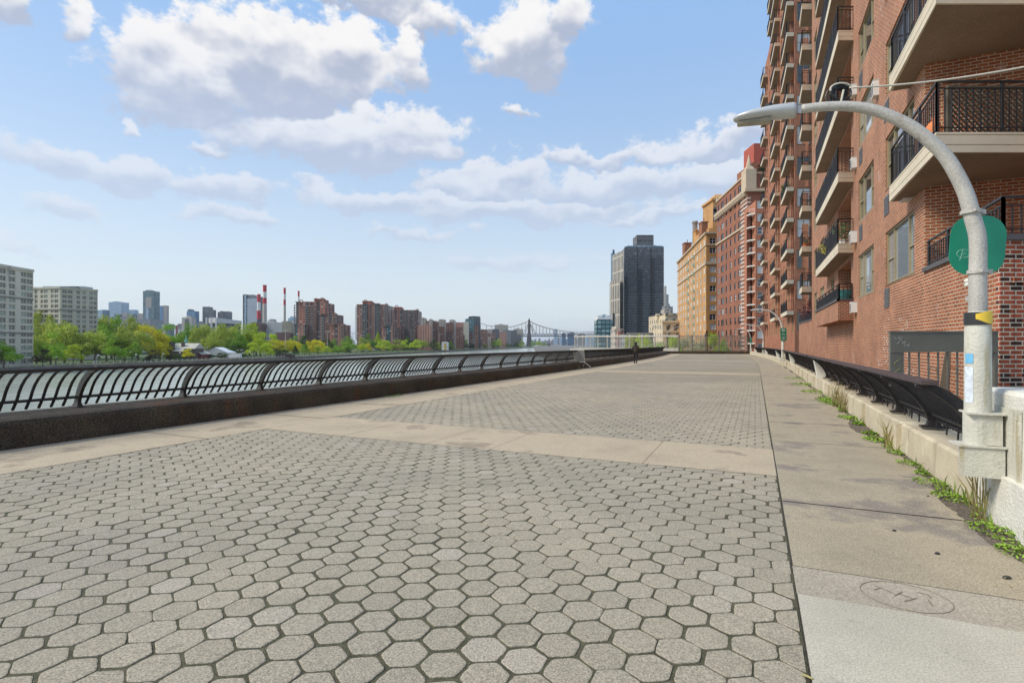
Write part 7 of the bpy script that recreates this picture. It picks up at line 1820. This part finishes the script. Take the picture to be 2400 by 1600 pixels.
m1 = MB(); cx, cy = pn.x - .1 + .8, pn.y + .9; m1.prism([(cx - 1.3, cy - 1.4), (cx + 1.3, cy - 1.4), (cx + 1.3, cy + 1.3), (cx - 1.3, cy + 1.3)], zc + .7, zc + 5.6); m1.prism([(cx - 1.1, cy - 1.1), (cx + 1.1, cy - 1.1), (cx + 1.1, cy + 1.1), (cx - 1.1, cy + 1.1)], zc + 5.6, zc + 6.6, [(cx - .6, cy - .6), (cx + .6, cy - .6), (cx + .6, cy + .6), (cx - .6, cy + .6)])
m1.tube([(cx, cy, zc + 6.5), (cx, cy, zc + 7.0), (cx, cy, zc + 9.6)], [.55, .6, .04], 6); m1.build('corner_turret', stone_trim, t)
m1 = MB(); c = at(1800, 336, YR + 4); m1.box(at(1767, 0, YR + 4)[0], YR + 4, zc, c[0] + 3, YR + 10, c[2]); m1.build('roof_chimney', pmat('bright_red_chimney', (.38, .09, .06), .9), t)
m1 = MB(); m1.box(pn.x + 1.6, pn.y + .5, zc + 4.4, pn.x + 8, pn.y + 10, zc + 7.6); m1.prism([(pn.x + 2.5, pn.y - .8), (pn.x + 7, pn.y - .8), (pn.x + 7, pn.y + .45), (pn.x + 2.5, pn.y + .45)], zc + 6.6, zc + 6.7, [(pn.x + 3, pn.y + .3), (pn.x + 7, pn.y + .3), (pn.x + 7, pn.y + .45), (pn.x + 3, pn.y + .45)]); m1.build('roof_house', red_wall, t)
m1 = MB(); m1.prism([(pn.x + 2.4, pn.y - 1.2), (pn.x + 6.5, pn.y - 1.2), (pn.x + 6.5, pn.y + .3), (pn.x + 2.4, pn.y + .3)], zc + 5.6, zc + 5.8, [(pn.x + 3.4, pn.y + .1), (pn.x + 6.5, pn.y + .1), (pn.x + 6.5, pn.y + .3), (pn.x + 3.4, pn.y + .3)]); m1.build('green_awning', pmat('green_canvas', (.01, .14, .08), .7), t)
for (q, h, r) in ((.45, 3.2, .8), (.75, 2.6, 1.1), (.3, 2.0, .7)):
    c = pn + d * L * q + inn * 3; m1 = MB(); m1.tube([(c.x, c.y, zc + 4), (c.x, c.y, zc + 4 + h), (c.x, c.y, zc + 4.6 + h)], [r, r, .1], 10); m1.build('water_tank', brn, t)
# little obelisks along the parapet
for q in (.0, .98):
    c = pn + d * L * q; 
    m1 = MB(); m1.tube([(c.x, c.y + .3, zc + 4.8), (c.x, c.y + .3, zc + 6.4)], [.35, .03], 6); m1.build('finial', stone_trim, t)
# ochre tower behind with an arched opening
m1 = MB()
t2 = thing('ochre_roof_tower', 'ochre square roof tower with an arched opening behind the red building', 'tower', (at(1680, 0, 190)[0], 190, -6)); x0, _, z1 = at(1671, 470, 190); x1 = at(1700, 0, 190)[0]
m1.box(x0, 190, -6, x1, 200, z1); m1.prism([(x0 - .6, 189.4), (x1, 189.4), (x1, 200), (x0 - .6, 200)], z1, z1 + .7); m1.prism([(x0 + .3, 190.3), (x1, 190.3), (x1, 199), (x0 + .3, 199)], z1 + .7, z1 + 3, [(x0 + 2, 193), (x1, 193), (x1, 197), (x0 + 2, 197)]); m1.build('shaft', orange_wall, t2)
m1 = MB(); xx = at(1677, 0, 190)[0]; m1.tube([(xx, 189.95, z1 - 3.2), (xx, 189.9, z1 - 3.2)], .9, 14); m1.box(xx - .9, 189.9, z1 - 7.5, xx + .9, 189.96, z1 - 3.2); m1.build('arched_opening', louvre, t2)
# ochre building
YO = 168; pn = (at(1655, 0, YO)[0], YO * 1.0); pf = (at(1588, 0, 230)[0], 230.); zo = at(1655, 548, YO)[2]
W10 = [2.2, 2.0, 2.0, 2.2, 2.0, 2.2, 2.0, 2.1, 2.4, 2.2]
t, pn, pf, d, inn, L = big_block('ochre_brick_building', 'ochre brick building with cream trim and brick chimneys on its stepped roof', pn, pf, 8, zo, orange_wall, orange_shaded, 10, 13, 3.0, None, glass_far, whiteframe, wide=W10, ztopwin=zo - 2.2, wh_=1.85, sideoff=2.1)
belt(t, pn, d, inn, L, 8, zo, .5, .6, stone_trim); belt(t, pn, d, inn, L, 8, zo - 3.6, .35, .3, stone_trim, 'string_course'); belt(t, pn, d, inn, L, 8, zo - 9.6, .8, .35, stone_trim, 'string_course')
cop = pmat('verdigris_bay', (.16, .27, .22), .7, .2, .3)
for j in (3, 5):
    a = L * (j + .5) / 10; c = pn + d * a - inn * .35; z = -6
    m1 = MB(); 
    for k in range(13): zc2 = zo - 2.2 - 3.0 * k - .86; m1.prism([tuple(c - d * 1.1 + inn * .3), tuple(c - d * .8), tuple(c + d * .8), tuple(c + d * 1.1 + inn * .3)], zc2 - 1.15, zc2 - .1)
    m1.build('copper_bay_panels', cop, t)
m1 = MB()
for (u, v, r, Y, kind) in ((1629, 519, 5.5, 195, 'r'), ): 
    c = at(u, v, Y); rr = r / 1250 * Y; m1.tube([(c[0], Y, zo - 2), (c[0], Y, c[2] - .9), (c[0], Y, c[2] - .8), (c[0], Y, c[2])], [rr * 1.15, rr, rr * 1.25, rr * 1.2], 14)
m1.build('round_chimney', pmat('chimney_grey_stone', (.25, .21, .18), .9, .15, .4), t)
for (u0, u1, vt, Y, mt) in ((1645, 1659, 521, 178, pmat('brick_chimney', (.26, .115, .06), .9, .2, .4)), (1605, 1621, 570, 212, MATS['brick_chimney']), (1631, 1638, 541, 190, orange_shaded)):
    x0, _, z1 = at(u0, vt, Y); x1 = at(u1, 0, Y)[0]; m1 = MB(); m1.box(x0, Y, zo - 1, x1, Y + 3, z1); m1.box(x0 - .2, Y - .2, z1, x1 + .2, Y + 3.2, z1 + .3); m1.tube([((x0 + x1) / 2, Y + 1, z1 + .3), ((x0 + x1) / 2, Y + 1, z1 + 1.6)], .15, 6); m1.build('chimney', mt, t)
x0, _, z1 = at(1661, 535, 176); m1 = MB(); m1.box(x0, 176, zo, x0 + 9, 190, z1); m1.build('upper_setback', orange_wall, t); x0, _, z1 = at(1671, 520, 180); m1 = MB(); m1.box(x0, 180, zo, x0 + 6, 190, z1); m1.build('top_setback', orange_wall, t)
# salmon block with white windows and cream balconies, between the red building and the near block
YS = 119.; zs = at(1775, 470, YS)[2]; x0 = at(1771, 0, YS)[0]
t = thing('salmon_brick_building', 'salmon brick block with bright white framed windows beside the curved balconies', 'building', (x0, YS, -6)); m1 = MB(); ops = []
for k in range(13):
    z = 35.2 - 2.9 * k
    for a in (1.0, 3.1, 5.3): ops.append((a - .62, a + .62, z - .85 - 2.5, z + .85 - 2.5))
wall_panel(m1, (x0 + 9, YS), (x0, YS), -6, zs, [(9 - o[1], 9 - o[0], o[2], o[3]) for o in ops], .25, (0, 1)); m1.prism([(x0, YS + .02), (x0 + .02, YS + .02), (x0 + 1.5, YS + 9), (x0 + 1.4, YS + 9)], -6, zs); m1.prism([(x0 + .1, YS + .3), (x0 + 9, YS + .3), (x0 + 9, YS + 9), (x0 + 1.6, YS + 9)], zs - .3, zs - .1); m1.build('wall', redbldg2, t)
pw_ = window_proto(1.24, 1.7, whiteframe, glass_far, 'double', 'window', .16, .12)
for o in ops: put_window(pw_, t, (x0 + (o[0] + o[1]) / 2, YS + .12), 0, o[2])
m1 = MB(); m1.prism([(x0 - .9, YS + 2.5), (x0 - .02, YS + 2.5), (x0 + 3.8, YS + 9), (x0 + 3.0, YS + 9)], -6, zs - 2); m1.build('recessed_bay', pmat('recess_brick_shaded', (.17, .075, .05), .9, .2, .5), t)  # brick colour darkened for the shade inside the recess
wslab = pmat('white_balcony_slab', (.68, .66, .60), .8, .05, .5)
for k in range(12):
    z = 30.6 - 2.9 * k; m1 = MB(); m1.prism([(x0 - 1.0, YS + 1.0), (x0 - .01, YS + .2), (x0 - .01, YS + 2.4), (x0 - .95, YS + 2.4)], z, z + .24); o = m1.build('balcony', wslab); o.parent = t; o.matrix_parent_inverse = wmat(t).inverted()
    m2 = railing_mb([Vector((x0 - .95, YS + 1.05)), Vector((x0 - .05, YS + .3))], z + .28, 1.0, .25); r_ = m2.build('railing', ironwork if k % 3 else whiteframe); r_.parent = o

# ================================================================== HAZE
hz = bpy.data.materials.new('haze_air'); hz.use_nodes = True; hz.node_tree.nodes.clear()
T = NT(hz.node_tree); pv = T.node('ShaderNodeVolumePrincipled'); pv.inputs['Color'].default_value = (.80, .88, 1.0, 1); pv.inputs['Density'].default_value = 0.00006; pv.inputs['Anisotropy'].default_value = .2
ou = T.node('ShaderNodeOutputMaterial'); hz.node_tree.links.new(pv.outputs[0], ou.inputs['Volume'])
HAZE = True
if HAZE:
    mb = MB(); mb.box(-12500, -900, -13.2, 12500, 20500, 330); o = mb.build('haze', hz); o['kind'] = 'stuff'; o['label'] = 'thin pale haze over the river and the far city'; o['category'] = 'haze'
for o in list(bpy.data.objects):
    if '_first' in o: del o['_first']
for o in bpy.data.objects:
    if 'label' in o and not 4 <= len(o['label'].split()) <= 16: print('LABEL', o.name, o['label'])
print('objects', len(bpy.data.objects), 'trees', TN[0])
